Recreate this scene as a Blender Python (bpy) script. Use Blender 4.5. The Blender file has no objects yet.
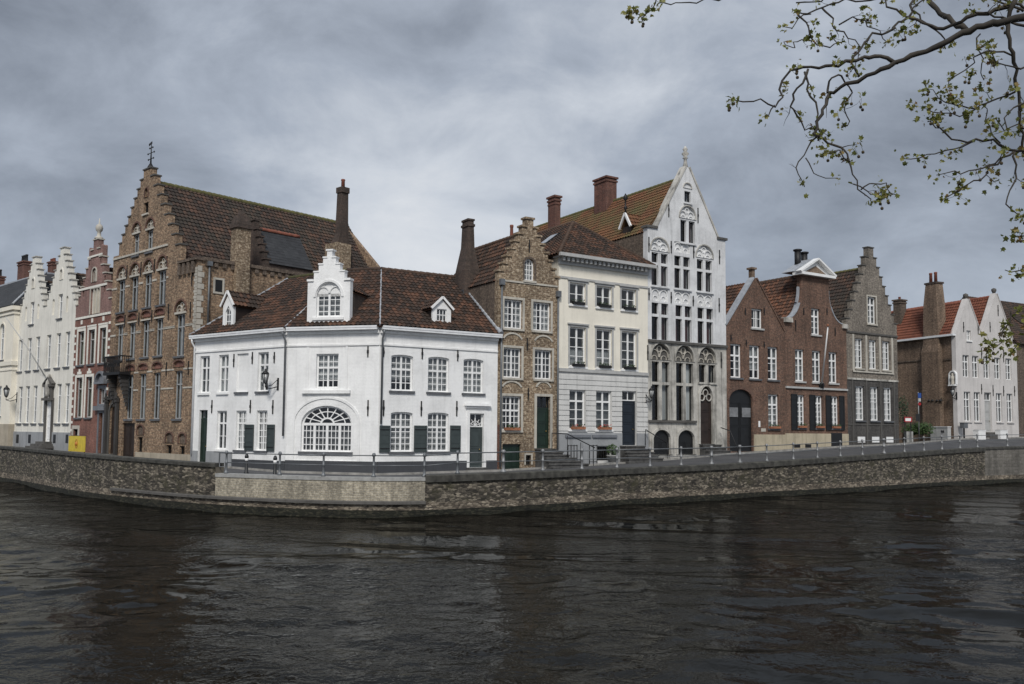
import bpy, bmesh, math, random
from mathutils import Vector, Matrix
from mathutils.geometry import tessellate_polygon
random.seed(7)
SC = bpy.context.scene
COL = SC.collection
R = math.radians
# ------------------------------------------------------------------ camera
EYE = 3.8; FPX = 880.0; PITCH = R(4.0); ROLL = R(0.5); SHIFT = 0.02635
cam_d = bpy.data.cameras.new('camera'); cam = bpy.data.objects.new('camera', cam_d); COL.objects.link(cam)
cam_d.sensor_width = 36; cam_d.lens = 36*FPX/1024; cam_d.shift_y = SHIFT
cam_d.clip_start = .1; cam_d.clip_end = 3000
CM = Matrix.Rotation(R(90)+PITCH, 4, 'X') @ Matrix.Rotation(ROLL, 4, 'Z')
cam.matrix_world = Matrix.Translation((0, 0, EYE)) @ CM
SC.camera = cam
CM3 = CM.to_3x3()
EYEV = Vector((0, 0, EYE))
def ray(px, py):
    return CM3 @ Vector(((px-512)/FPX, (342-py)/FPX + SHIFT*1024/FPX, -1))
def at(px, py, Y):                                   # the point at depth Y seen at a pixel
    r = ray(px, py); return EYEV + r*(Y/r.y)
def azi(px, py=431):
    r = ray(px, py); return r.x/r.y
def on_line(px, A, vp):                              # walk from ground point A towards the vanishing point of its street line
    k = azi(vp); a = azi(px)
    Y = (k*A[1]-A[0])/(k-a)
    return (a*Y, Y)

# ------------------------------------------------------------------ materials
MATS = {}
class NB:
    def __init__(s, name, rough=.8):
        s.m = bpy.data.materials.new(name); s.m.use_nodes = True; s.n = s.m.node_tree.nodes; s.l = s.m.node_tree.links
        s.b = s.n['Principled BSDF']; s.b.inputs['Roughness'].default_value = rough
        MATS[name] = s.m
    def new(s, t, **k):
        x = s.n.new(t)
        for a, v in k.items(): setattr(x, a, v)
        return x
    def link(s, a, b): s.l.new(a, b)
    def math(s, op, a, b=None, clamp=False):
        x = s.new('ShaderNodeMath', operation=op); x.use_clamp = clamp
        for i, v in enumerate((a, b)):
            if v is None: continue
            if isinstance(v, (int, float)): x.inputs[i].default_value = v
            else: s.link(v, x.inputs[i])
        return x.outputs[0]
    def coord(s, sx=1, sy=1, sz=1, kind='Object'):
        tc = s.new('ShaderNodeTexCoord'); mp = s.new('ShaderNodeMapping'); mp.inputs['Scale'].default_value = (sx, sy, sz)
        s.link(tc.outputs[kind], mp.inputs[0]); return mp.outputs[0]
    def noise(s, vec, scale, detail=4, rough=.55, dist=0):
        x = s.new('ShaderNodeTexNoise'); s.link(vec, x.inputs['Vector'])
        x.inputs['Scale'].default_value = scale; x.inputs['Detail'].default_value = detail; x.inputs['Roughness'].default_value = rough
        x.inputs['Distortion'].default_value = dist
        return x.outputs['Fac']
    def ramp(s, fac, stops):
        x = s.new('ShaderNodeValToRGB'); s.link(fac, x.inputs[0]); e = x.color_ramp.elements
        while len(e) < len(stops): e.new(.5)
        for i, (p, c) in enumerate(stops):
            e[i].position = p
            if isinstance(c, (int, float)): c = (c, c, c)
            e[i].color = (*c, 1)
        return x.outputs[0]
    def mix(s, fac, a, b, mode='MIX'):
        x = s.new('ShaderNodeMix', data_type='RGBA', blend_type=mode)
        for i, v in ((0, fac), (6, a), (7, b)):
            if isinstance(v, (int, float)): x.inputs[i].default_value = v
            elif isinstance(v, tuple): x.inputs[i].default_value = (*v, 1)
            else: s.link(v, x.inputs[i])
        return x.outputs[2]
    def color(s, c): s.link(c, s.b.inputs['Base Color'])
    def bump(s, h, strength=.5, dist=.02):
        x = s.new('ShaderNodeBump'); x.inputs['Strength'].default_value = strength; x.inputs['Distance'].default_value = dist
        s.link(h, x.inputs['Height']); s.link(x.outputs[0], s.b.inputs['Normal'])
    def wallvec(s):                                   # (x+y, z) so bricks run level on every wall of a house
        tc = s.new('ShaderNodeTexCoord'); sp = s.new('ShaderNodeSeparateXYZ'); s.link(tc.outputs['UV'], sp.inputs[0])
        return tc.outputs['UV'], sp.outputs[1]

def m_brick(name, c1, c2, mortar, mottle=.5, pale=None, patch=.5, dark=.35, grime=True, bw=.22, bh=.075, mort=.014):
    q = NB(name, .9); v, z = q.wallvec()
    br = q.new('ShaderNodeTexBrick'); q.link(v, br.inputs['Vector'])
    for k, c in (('Color1', c1), ('Color2', c2), ('Mortar', mortar)): br.inputs[k].default_value = (*c, 1)
    br.inputs['Scale'].default_value = 1; br.inputs['Mortar Size'].default_value = mort; br.inputs['Brick Width'].default_value = bw
    br.inputs['Row Height'].default_value = bh; br.inputs['Bias'].default_value = 0
    n1 = q.noise(v, 6.5, 5, .75); n2 = q.noise(v, .55, 4, .6); n3 = q.noise(v, 11, 3, .7)
    c = q.mix(mottle, br.outputs['Color'], q.ramp(n1, [(.34, dark), (.5, .85), (.66, 1.5)]), 'MULTIPLY')
    c = q.mix(.55, c, q.ramp(n3, [(.35, .55), (.6, 1.25)]), 'MULTIPLY')
    if pale: c = q.mix(q.math('MULTIPLY', q.ramp(n1, [(.54, 0), (.62, 1)]), patch), c, pale)
    c = q.mix(.7, c, q.ramp(n2, [(.3, .55), (.65, 1.15)]), 'MULTIPLY')
    if grime:
        sv = q.coord(1.2, 1.2, .12); st = q.noise(sv, 1.6, 5, .65)
        c = q.mix(.55, c, q.ramp(st, [(.38, .5), (.55, 1.05)]), 'MULTIPLY')
    q.color(c); q.bump(q.math('ADD', br.outputs['Fac'], q.math('MULTIPLY', n3, -1.5)), .6, -.02)
    return q.m
def m_paint(name, c, rough=.7, stain=.5, streak=.5, bump=.25, lo=.68):
    q = NB(name, rough); v, z = q.wallvec()
    n = q.noise(v, .7, 6, .65); sv = q.coord(1.4, 1.4, .1); st = q.noise(sv, 2.2, 6, .7); n3 = q.noise(v, 7, 4, .7)
    col = q.mix(stain, c, q.ramp(n, [(.3, lo), (.56, 1.0)]), 'MULTIPLY')
    col = q.mix(streak, col, q.ramp(st, [(.33, lo-.1), (.5, 1.0)]), 'MULTIPLY')
    col = q.mix(stain*.5, col, q.ramp(n3, [(.35, .8), (.55, 1.0)]), 'MULTIPLY')
    h = q.noise(v, 22, 4, .6)
    br = q.new('ShaderNodeTexBrick'); q.link(v, br.inputs['Vector']); br.inputs['Scale'].default_value = 1
    br.inputs['Mortar Size'].default_value = .012; br.inputs['Brick Width'].default_value = .22; br.inputs['Row Height'].default_value = .075
    h = q.math('ADD', h, q.math('MULTIPLY', br.outputs['Fac'], -.5))
    q.color(col); q.bump(h, bump, .015)
    return q.m
def m_plain(name, c, rough=.6, var=.25, metal=0):
    q = NB(name, rough); v = q.coord(); n = q.noise(v, 3, 4, .6)
    q.color(q.mix(1, c, q.ramp(n, [(.3, 1-var), (.7, 1+var*.4)]), 'MULTIPLY')); q.b.inputs['Metallic'].default_value = metal
    q.bump(q.noise(v, 25, 3, .6), .12, .01)
    return q.m
def m_tile(name, ca, cb, cc, moss=None, mossamt=.5, vary=1):
    q = NB(name, .85)
    tc = q.new('ShaderNodeTexCoord'); uv = tc.outputs['UV']
    fl = q.new('ShaderNodeVectorMath', operation='FLOOR'); q.link(uv, fl.inputs[0])
    wn = q.new('ShaderNodeTexWhiteNoise', noise_dimensions='2D'); q.link(fl.outputs[0], wn.inputs[0])
    n1 = q.noise(uv, .14, 5, .65); n2 = q.noise(uv, 1.7, 3, .7)
    f = q.math('ADD', q.math('MULTIPLY', wn.outputs[0], .42*vary), q.math('MULTIPLY', n1, .95))
    c = q.ramp(f, [(.30, ca), (.62, cb), (.98, cc)])
    c = q.mix(.6, c, q.ramp(n2, [(.35, .55), (.6, 1.15)]), 'MULTIPLY')
    if moss:
        n3 = q.noise(uv, .09, 5, .7); c = q.mix(q.math('MULTIPLY', q.ramp(n3, [(.42, 0), (.62, 1)]), mossamt), c, moss)
    q.color(c); q.bump(n2, .3, .02)
    return q.m
# walls
m_paint('white_limewash', (.85, .85, .84), .75, .5, .2, .6, .68)
m_paint('cream_limewash', (.76, .735, .665), .75, .45, .5)
m_paint('cream_stucco', (.80, .755, .65), .7, .3, .25, .1)
m_paint('grey_rusticated_paint', (.62, .615, .595), .7, .5, .5, .15)
m_paint('blue_grey_plinth', (.31, .32, .33), .7, .6, .6)
m_paint('slate_grey_plinth', (.052, .055, .062), .7, .4, .3)
m_paint('white_gable_limewash', (.68, .685, .69), .75, .8, .6)
m_paint('weathered_limestone', (.52, .50, .455), .85, .9, .9, .3, .38)
m_paint('pale_limestone', (.50, .47, .41), .85, .7, .8)
m_paint('pink_stucco', (.585, .56, .54), .75, .5, .4)
m_paint('bluestone', (.17, .18, .20), .75, .6, .6)
m_paint('pale_sandstone_plinth', (.46, .40, .29), .85, .8, .7)
m_paint('dark_stone', (.10, .095, .088), .85, .8, .8)
m_paint('sooty_stone', (.045, .042, .04), .85, .8, .8)
m_paint('beige_brick_stone', (.42, .37, .29), .85, .8, .7)
m_brick('brown_brick', (.39, .25, .155), (.20, .128, .08), (.28, .22, .16), .85, (.50, .39, .26), .75, bw=.3, bh=.1)
m_brick('sandy_rubble_brick', (.36, .265, .17), (.20, .13, .08), (.36, .29, .21), .9, (.62, .53, .40), .9, bw=.3, bh=.11)
m_brick('red_brick', (.27, .085, .055), (.20, .06, .042), (.24, .18, .15), .5)
m_brick('pink_brick', (.30, .155, .13), (.25, .12, .10), (.27, .21, .19), .45)
m_brick('russet_brick', (.22, .10, .062), (.13, .062, .042), (.17, .13, .10), .7, (.28, .16, .11), .4)
m_brick('dull_brown_brick', (.28, .18, .12), (.17, .108, .075), (.20, .16, .12), .75, (.34, .26, .18), .5)
m_brick('grey_brown_brick', (.17, .125, .09), (.11, .08, .058), (.15, .12, .10), .75, (.26, .21, .16), .4)
m_brick('dark_grey_brick', (.085, .08, .075), (.06, .055, .052), (.09, .085, .08), .6, (.16, .15, .13), .3)
m_brick('lichen_grey_brick', (.27, .235, .19), (.18, .157, .13), (.25, .22, .19), .75, (.40, .35, .28), .5)
m_brick('chimney_red_brick', (.20, .07, .045), (.13, .045, .032), (.16, .11, .09), .6)
m_brick('sooty_brick', (.10, .062, .048), (.06, .042, .035), (.085, .07, .058), .6)
m_brick('brick_arch', (.16, .06, .045), (.12, .05, .038), (.2, .15, .11), .5)
def m_rubble(name, cs, scale=4.2, moss=None):
    q = NB(name, .92); v, z = q.wallvec()
    vo = q.new('ShaderNodeTexVoronoi'); mp_ = q.new('ShaderNodeMapping'); mp_.inputs['Scale'].default_value = (.75, 2.0, 1); q.link(v, mp_.inputs[0]); q.link(mp_.outputs[0], vo.inputs['Vector']); vo.inputs['Scale'].default_value = scale
    ve = q.new('ShaderNodeTexVoronoi', feature='DISTANCE_TO_EDGE'); q.link(mp_.outputs[0], ve.inputs['Vector']); ve.inputs['Scale'].default_value = scale
    bw_ = q.new('ShaderNodeSeparateColor'); q.link(vo.outputs['Color'], bw_.inputs[0])
    n1 = q.noise(v, .8, 6, .65); n2 = q.noise(v, 9, 4, .7)
    c = q.ramp(q.math('ADD', q.math('MULTIPLY', bw_.outputs[0], .7), q.math('MULTIPLY', n2, .4)), [(.2, cs[0]), (.6, cs[1]), (.92, cs[2])])
    c = q.mix(1, c, q.ramp(n1, [(.3, .45), (.7, 1.2)]), 'MULTIPLY')
    c = q.mix(1, c, q.ramp(ve.outputs['Distance'], [(0, .5), (.09, 1)]), 'MULTIPLY')
    if moss: c = q.mix(q.ramp(q.noise(v, 1.3, 6, .75), [(.5, 0), (.66, .8)]), c, moss)
    q.color(c); q.bump(q.math('ADD', ve.outputs['Distance'], q.math('MULTIPLY', n2, .5)), .7, .05); return q.m
m_rubble('quay_rubble', ((.030, .026, .021), (.095, .082, .064), (.31, .27, .21)), 6.2, (.045, .042, .02))
m_rubble('quay_footing_rubble', ((.06, .05, .04), (.17, .14, .105), (.36, .31, .24)), 7)
m_rubble('algae', ((.006, .007, .004), (.016, .017, .009), (.05, .046, .03)), 7)
m_brick('quay_masonry', (.155, .135, .105), (.085, .075, .06), (.10, .09, .075), .85, (.30, .27, .22), .65, .3, True, .34, .15, .03)
m_brick('quay_yellow_brick', (.42, .37, .28), (.30, .265, .20), (.36, .33, .27), .65, (.50, .45, .35), .5, .4, True, .24, .1, .02)
m_brick('quay_grey_block', (.20, .185, .165), (.13, .12, .105), (.15, .14, .12), .35, None, .5, .6, True, .5, .25, .03)
m_brick('quay_footing', (.22, .18, .13), (.13, .11, .085), (.10, .09, .07), .85, (.38, .32, .24), .6, .3, True, .34, .12, .03)
m_plain('quay_coping_stone', (.06, .058, .05), .85, .7)
m_plain('pale_coping_stone', (.30, .29, .27), .8, .4)
# roofs
m_tile('brown_pantile', (.014, .010, .008), (.036, .022, .015), (.12, .056, .032))
m_tile('rust_pantile', (.026, .016, .012), (.065, .033, .021), (.17, .072, .038))
m_tile('dark_pantile', (.016, .013, .011), (.034, .023, .018), (.10, .05, .032), (.045, .042, .03), .4)
m_tile('mossy_orange_pantile', (.07, .035, .018), (.15, .062, .028), (.22, .095, .04), (.085, .075, .028), .95, .5)
m_tile('orange_pantile', (.10, .034, .02), (.16, .052, .028), (.22, .075, .036), None, 0, .5)
m_tile('slate', (.020, .021, .024), (.032, .034, .038), (.055, .058, .062), None, 0, .6)
m_plain('ridge_tile', (.075, .045, .03), .85, .5)
m_plain('ridge_tile_mossy', (.10, .095, .035), .9, .5)
m_plain('lead', (.34, .36, .39), .45, .3)
m_plain('clay_pot', (.20, .065, .04), .8, .4)
# joinery and metal
m_plain('white_paint', (.80, .80, .79), .45, .1)
m_plain('cream_paint', (.66, .62, .50), .5, .15)
m_plain('grey_paint', (.33, .345, .35), .5, .2)
m_plain('dark_paint', (.010, .011, .012), .5, .3)
m_plain('dark_green_paint', (.012, .026, .018), .35, .3)
m_plain('slate_green_paint', (.045, .058, .058), .45, .2)
m_plain('navy_paint', (.012, .018, .027), .35, .2)
m_plain('pale_grey_paint', (.42, .42, .41), .5, .15)
m_plain('brown_wood', (.055, .030, .020), .6, .5)
m_plain('oak_wood', (.12, .062, .036), .6, .4)
m_plain('dark_stain_wood', (.028, .018, .014), .6, .4)
m_plain('iron', (.018, .018, .019), .55, .3, .3)
m_plain('galvanised', (.25, .255, .26), .5, .35, .3)
m_plain('drain_zinc', (.16, .17, .18), .5, .3, .3)
m_plain('brass', (.35, .24, .08), .35, .2, .8)
m_plain('gutter_white', (.72, .73, .74), .5, .15)
m_plain('bluestone_sill', (.11, .115, .125), .7, .4)
m_plain('step_stone', (.085, .083, .08), .85, .6)
m_plain('yellow_board', (.62, .47, .045), .5, .2)
m_plain('sign_orange', (.45, .17, .03), .5, .1)
m_plain('sign_blue', (.015, .06, .25), .4, .05)
m_plain('sign_red', (.30, .012, .015), .4, .05)
m_plain('terracotta', (.30, .12, .06), .8, .3)
m_plain('soil', (.03, .02, .013), .9, .3)
m_plain('flower_red', (.40, .04, .03), .7, .3)
m_plain('plant_leaf', (.045, .085, .022), .7, .5)
m_plain('dark_leaf', (.018, .04, .012), .7, .5)
m_plain('bark', (.045, .038, .030), .9, .6)
m_plain('seed_ball', (.06, .045, .022), .9, .3)
m_plain('concrete', (.33, .33, .32), .85, .35)
m_plain('lamp_glass', (.35, .36, .36), .15, .1)
m_plain('window_blind_dark', (.05, .045, .04), .8, .2)
def m_leaf():
    q = NB('plane_leaf', .6); oi = q.new('ShaderNodeNewGeometry')
    c = q.ramp(oi.outputs['Random Per Island'], [(0, (.09, .11, .022)), (.5, (.20, .21, .045)), (.85, (.30, .27, .08)), (1, (.18, .09, .035))])
    q.color(c); q.b.inputs['Subsurface Weight'].default_value = 0
    tr = q.new('ShaderNodeBsdfTranslucent'); q.link(c, tr.inputs[0]); mx = q.new('ShaderNodeMixShader'); mx.inputs[0].default_value = .35
    q.link(q.b.outputs[0], mx.inputs[1]); q.link(tr.outputs[0], mx.inputs[2]); q.link(mx.outputs[0], q.n['Material Output'].inputs[0])
m_leaf()
def m_glass():
    q = NB('window_glass', .05); q.n.remove(q.b)
    g = q.new('ShaderNodeBsdfGlossy'); g.inputs['Roughness'].default_value = .06; g.inputs[0].default_value = (.9, .93, 1, 1)
    t = q.new('ShaderNodeBsdfTransparent'); t.inputs[0].default_value = (.80, .83, .84, 1)
    ge = q.new('ShaderNodeNewGeometry'); dt = q.new('ShaderNodeVectorMath', operation='DOT_PRODUCT'); q.link(ge.outputs['Incoming'], dt.inputs[0]); q.link(ge.outputs['Normal'], dt.inputs[1])
    fr_ = q.math('ADD', .05, q.math('MULTIPLY', q.math('POWER', q.math('SUBTRACT', 1, q.math('ABSOLUTE', dt.outputs['Value'])), 5), .95))
    v = q.coord(); b = q.new('ShaderNodeBump'); b.inputs['Strength'].default_value = .25; b.inputs['Distance'].default_value = .02
    q.link(q.noise(v, 2.0, 2, .5), b.inputs['Height']); q.link(b.outputs[0], g.inputs['Normal']); 
    m = q.new('ShaderNodeMixShader'); q.link(fr_, m.inputs[0])
    q.link(t.outputs[0], m.inputs[1]); q.link(g.outputs[0], m.inputs[2]); q.link(m.outputs[0], q.n['Material Output'].inputs[0])
m_glass()
def m_curtain(name, c):
    q = NB(name, .9); v = q.coord(9, 9, .3); n = q.noise(v, 1.3, 3, .5)
    oi = q.new('ShaderNodeObjectInfo'); q.color(q.mix(1, q.mix(1, c, q.ramp(n, [(.3, .6), (.7, 1.1)]), 'MULTIPLY'), q.ramp(oi.outputs['Random'], [(0, .3), (.5, .8), (1, 1.35)]), 'MULTIPLY'))
m_curtain('net_curtain', (.46, .46, .45)); m_curtain('green_curtain', (.20, .23, .17)); m_curtain('dim_curtain', (.16, .165, .165)); m_curtain('red_curtain', (.07, .02, .018))
def m_water():
    q = NB('canal_water', .03); v = q.coord(); q.n.remove(q.b)
    n2 = q.noise(v, 2.2, 3, .6, .6); n3 = q.noise(v, 6, 2, .5, .5)
    gust = q.ramp(q.noise(v, .09, 4, .6, 1.0), [(.42, .08), (.56, 1)])
    h = q.math('MULTIPLY', q.math('ADD', n2, q.math('MULTIPLY', n3, .3)), gust)
    b = q.new('ShaderNodeBump'); b.inputs['Strength'].default_value = 1; b.inputs['Distance'].default_value = .06
    q.link(h, b.inputs['Height'])
    g = q.new('ShaderNodeBsdfGlossy'); g.inputs['Roughness'].default_value = .05; g.inputs[0].default_value = (.50, .51, .51, 1); q.link(b.outputs[0], g.inputs['Normal'])
    d = q.new('ShaderNodeBsdfDiffuse'); d.inputs[0].default_value = (.008, .0075, .006, 1)
    f = q.new('ShaderNodeFresnel'); f.inputs[0].default_value = 1.26; q.link(b.outputs[0], f.inputs['Normal'])
    m = q.new('ShaderNodeMixShader'); q.link(f.outputs[0], m.inputs[0]); q.link(d.outputs[0], m.inputs[1]); q.link(g.outputs[0], m.inputs[2]); q.link(m.outputs[0], q.n['Material Output'].inputs[0])
m_water()
def m_street():
    q = NB('cobbles', .85); v = q.coord()
    vo = q.new('ShaderNodeTexVoronoi', feature='DISTANCE_TO_EDGE'); q.link(v, vo.inputs['Vector']); vo.inputs['Scale'].default_value = 7
    n = q.noise(v, .6, 5, .6); c = q.ramp(n, [(.3, (.045, .046, .05)), (.7, (.085, .085, .088))])
    c = q.mix(1, c, q.ramp(vo.outputs['Distance'], [(0, .55), (.08, 1)]), 'MULTIPLY'); q.color(c); q.bump(vo.outputs['Distance'], .4, .03)
    q = NB('paving', .85); v = q.coord()
    br = q.new('ShaderNodeTexBrick'); q.link(v, br.inputs['Vector']); br.inputs['Scale'].default_value = 2
    for k, c in (('Color1', (.13, .13, .13)), ('Color2', (.10, .10, .10)), ('Mortar', (.05, .05, .05))): br.inputs[k].default_value = (*c, 1)
    q.color(q.mix(.6, br.outputs[0], q.ramp(q.noise(v, .8, 5, .6), [(.3, .6), (.7, 1.1)]), 'MULTIPLY'))
    q = NB('dull_ground', .95); v = q.coord(); q.color(q.ramp(q.noise(v, .3, 5, .6), [(.3, (.03, .032, .02)), (.7, (.06, .055, .04))]))
m_street()

# ------------------------------------------------------------------ frames and meshes
class Frame:
    def __init__(s, A, B):
        s.A = Vector((A[0], A[1], 0)); s.B = Vector((B[0], B[1], 0)); s.ud = (s.B-s.A).normalized(); s.L = (s.B-s.A).length
        s.n = Vector((-s.ud.y, s.ud.x, 0))
        if s.n.dot(s.A) < 0: s.n = -s.n
        s.mat = Matrix(((s.ud.x, s.n.x, 0, s.A.x), (s.ud.y, s.n.y, 0, s.A.y), (0, 0, 1, 0), (0, 0, 0, 1)))
    def uz(s, px, py, d=0):
        r = ray(px, py); t = (s.A+s.n*d-EYEV).dot(s.n)/r.dot(s.n); p = EYEV+r*t
        return (p-s.A).dot(s.ud), p.z
    def u(s, px, py, d=0): return s.uz(px, py, d)[0]
    def z(s, px, py, d=0): return s.uz(px, py, d)[1]
    def w(s, u, d, z): return s.mat @ Vector((u, d, z))
    def rect(s, x0, x1, y0, y1, d=0):
        xm = (x0+x1)/2; ym = (y0+y1)/2
        return [s.u(x0, ym, d), s.u(x1, ym, d), s.z(xm, y1, d), s.z(xm, y0, d)]
    def row(s, xs, ya, yb, d=0):                      # xs = [(x0,x1)...]; ya/yb = (top, bottom) at the first and last opening; one level row
        out = []; n = len(xs)
        for i, (a, b) in enumerate(xs):
            t = i/max(1, n-1); out.append(s.rect(a, b, ya[0]*(1-t)+yb[0]*t, ya[1]*(1-t)+yb[1]*t, d))
        z0 = sum(r[2] for r in out)/n; z1 = sum(r[3] for r in out)/n; w = sum(r[1]-r[0] for r in out)/n
        return [[(r[0]+r[1])/2-w/2, (r[0]+r[1])/2+w/2, z0, z1] for r in out]

class MB:
    def __init__(s): s.bm = bmesh.new(); s.mi = 0
    def face(s, pts):
        try:
            f = s.bm.faces.new([s.bm.verts.new(p) for p in pts]); f.material_index = s.mi; return f
        except ValueError: return None
    def box(s, u0, u1, d0, d1, z0, z1, top=0):
        if u1 < u0: u0, u1 = u1, u0
        if d1 < d0: d0, d1 = d1, d0
        if z1 < z0: z0, z1 = z1, z0
        V = [s.bm.verts.new((x, y, z)) for z, k in ((z0, 0), (z1, top)) for x, y in ((u0+k, d0+k), (u1-k, d0+k), (u1-k, d1-k), (u0+k, d1-k))]
        for q in ((3, 2, 1, 0), (4, 5, 6, 7), (0, 1, 5, 4), (1, 2, 6, 5), (2, 3, 7, 6), (3, 0, 4, 7)):
            s.bm.faces.new([V[i] for i in q]).material_index = s.mi
        return s
    def bar(s, a, b, w, h=None):                      # square bar between two points
        a = Vector(a); b = Vector(b); h = h or w; t = (b-a).normalized(); up = Vector((0, 0, 1))
        if abs(t.z) > .95: up = Vector((0, 1, 0))
        x = t.cross(up).normalized()*w/2; y = x.cross(t).normalized()*h/2
        V = [s.bm.verts.new(p+o) for p in (a, b) for o in (-x-y, x-y, x+y, -x+y)]
        for q in ((3, 2, 1, 0), (4, 5, 6, 7), (0, 1, 5, 4), (1, 2, 6, 5), (2, 3, 7, 6), (3, 0, 4, 7)):
            s.bm.faces.new([V[i] for i in q]).material_index = s.mi
        return s
    def tube(s, pts, rs, n=8, cap=True):
        pts = [Vector(p) for p in pts]
        if isinstance(rs, (int, float)): rs = [rs]*len(pts)
        rings = []; prev = None
        for i, p in enumerate(pts):
            t = (pts[min(i+1, len(pts)-1)]-pts[max(i-1, 0)])
            if t.length < 1e-6: t = Vector((0, 0, 1))
            t.normalize()
            if prev is None: x = t.orthogonal().normalized()
            else:
                x = prev - t*prev.dot(t)
                x = x.normalized() if x.length > 1e-6 else t.orthogonal().normalized()
            prev = x; y = t.cross(x)
            rings.append([s.bm.verts.new(p+(x*math.cos(k*2*math.pi/n)+y*math.sin(k*2*math.pi/n))*rs[i]) for k in range(n)])
        for a, b in zip(rings, rings[1:]):
            for k in range(n):
                f = s.bm.faces.new((a[k], a[(k+1) % n], b[(k+1) % n], b[k])); f.material_index = s.mi; f.smooth = True
        if cap:
            s.bm.faces.new(rings[0][::-1]).material_index = s.mi; s.bm.faces.new(rings[-1]).material_index = s.mi
        return s
    def lathe(s, c, prof, n=12):                      # prof: (r, z)
        c = Vector(c); rings = [[s.bm.verts.new(c+Vector((max(r, .001)*math.cos(k*2*math.pi/n), max(r, .001)*math.sin(k*2*math.pi/n), z))) for k in range(n)] for r, z in prof]
        for a, b in zip(rings, rings[1:]):
            for k in range(n):
                f = s.bm.faces.new((a[k], a[(k+1) % n], b[(k+1) % n], b[k])); f.material_index = s.mi; f.smooth = True
        s.bm.faces.new(rings[0][::-1]).material_index = s.mi; s.bm.faces.new(rings[-1]).material_index = s.mi
        return s
    def ring(s, outer, inner, d0, d1):                # closed band between two same-length (u,z) loops
        n = len(outer)
        V = {(k, d): [s.bm.verts.new((p[0], d, p[1])) for p in L] for k, L in (('o', outer), ('i', inner)) for d in (d0, d1)}
        for i in range(n):
            j = (i+1) % n
            for q in ((V['o', d0][i], V['o', d0][j], V['i', d0][j], V['i', d0][i]), (V['o', d1][j], V['o', d1][i], V['i', d1][i], V['i', d1][j]),
                      (V['o', d1][i], V['o', d1][j], V['o', d0][j], V['o', d0][i]), (V['i', d0][i], V['i', d0][j], V['i', d1][j], V['i', d1][i])):
                s.bm.faces.new(q).material_index = s.mi
        return s
    def arc(s, uc, zc, r, a0, a1, w, d0, d1, n=10, rz=None):   # open arc band
        rz = rz or r
        P = []
        for i in range(n+1):
            a = R(a0+(a1-a0)*i/n); P.append(((uc+r*math.cos(a), zc+rz*math.sin(a)), (uc+(r-w)*math.cos(a), zc+(rz-w)*math.sin(a))))
        for (o1, i1), (o2, i2) in zip(P, P[1:]):
            V = [s.bm.verts.new((p[0], d, p[1])) for d in (d0, d1) for p in (o1, o2, i2, i1)]
            for q in ((0, 1, 2, 3), (7, 6, 5, 4), (0, 4, 5, 1), (1, 5, 6, 2), (2, 6, 7, 3), (3, 7, 4, 0)):
                s.bm.faces.new([V[k] for k in q]).material_index = s.mi
        return s
    def slab(s, outline, holes, d0, d1):              # plate with openings
        loops = [outline]+holes
        flat = [p for L in loops for p in L]
        tris = tessellate_polygon([[Vector((p[0], p[1], 0)) for p in L] for L in loops])
        F = [s.bm.verts.new((p[0], d0, p[1])) for p in flat]; B = [s.bm.verts.new((p[0], d1, p[1])) for p in flat]
        for t in tris:
            try:
                s.bm.faces.new([F[i] for i in t]); s.bm.faces.new([B[i] for i in reversed(t)])
            except ValueError: pass
        k = 0
        for L in loops:
            n = len(L)
            for i in range(n):
                j = (i+1) % n
                try: s.bm.faces.new((F[k+i], F[k+j], B[k+j], B[k+i]))
                except ValueError: pass
            k += n
        bmesh.ops.recalc_face_normals(s.bm, faces=s.bm.faces[:])
        return s
    def build(s, name, mats, parent=None, F=None, smooth=False, recalc=True):
        me = bpy.data.meshes.new(name)
        o = bpy.data.objects.new(name, me); COL.objects.link(o)
        M = F.mat if F is not None else Matrix.Identity(4)
        if parent is not None:
            root = parent
            while root.parent is not None: root = root.parent
            M = root.matrix_basis.inverted() @ M; o.parent = parent
        uvl = s.bm.loops.layers.uv.get('UVMap')
        if uvl is None:
            uvl = s.bm.loops.layers.uv.new('UVMap'); hz = random.random()*.01
            for f in s.bm.faces:
                for lp in f.loops: c_ = lp.vert.co; lp[uvl].uv = (c_.x+c_.y, c_.z+.0003*c_.y)
        s.bm.transform(M)
        if recalc: bmesh.ops.recalc_face_normals(s.bm, faces=s.bm.faces[:])
        s.bm.to_mesh(me); s.bm.free()
        if isinstance(mats, str): mats = [mats]
        for m in mats: me.materials.append(MATS[m])
        return o
def tag(o, label=None, cat=None, group=None, kind=None):
    if label: o['label'] = label
    if cat: o['category'] = cat
    if group: o['group'] = group
    if kind: o['kind'] = kind
    return o
def thing(name, label, cat, M=None, loc=None, group=None):
    o = bpy.data.objects.new(name, None); COL.objects.link(o); o.empty_display_size = .3
    if loc is not None: o.location = loc; o.matrix_basis = Matrix.Translation(loc)
    if M is not None: o.matrix_basis = M
    return tag(o, label, cat, group)

def shp(r, arch=0, inset=0, n=12):
    """rectangle with an arched head; arch = rise in metres, counter-clockwise from bottom left"""
    u0, u1, z0, z1 = r[0]+inset, r[1]-inset, r[2]+inset, r[3]-inset
    if arch <= 0: return [(u0, z0), (u1, z0), (u1, z1), (u0, z1)]
    P = [(u0, z0), (u1, z0)]; uc = (u0+u1)/2; hw = (u1-u0)/2; zs = z1-arch
    for i in range(n+1):
        a = math.pi*i/n; P.append((uc+hw*math.cos(a), zs+arch*math.sin(a)))
    return P
def arch_z(r, arch, u):
    if arch <= 0: return r[3]
    uc = (r[0]+r[1])/2; hw = (r[1]-r[0])/2; t = max(0, 1-((u-uc)/hw)**2)
    return r[3]-arch+arch*math.sqrt(t)

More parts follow.
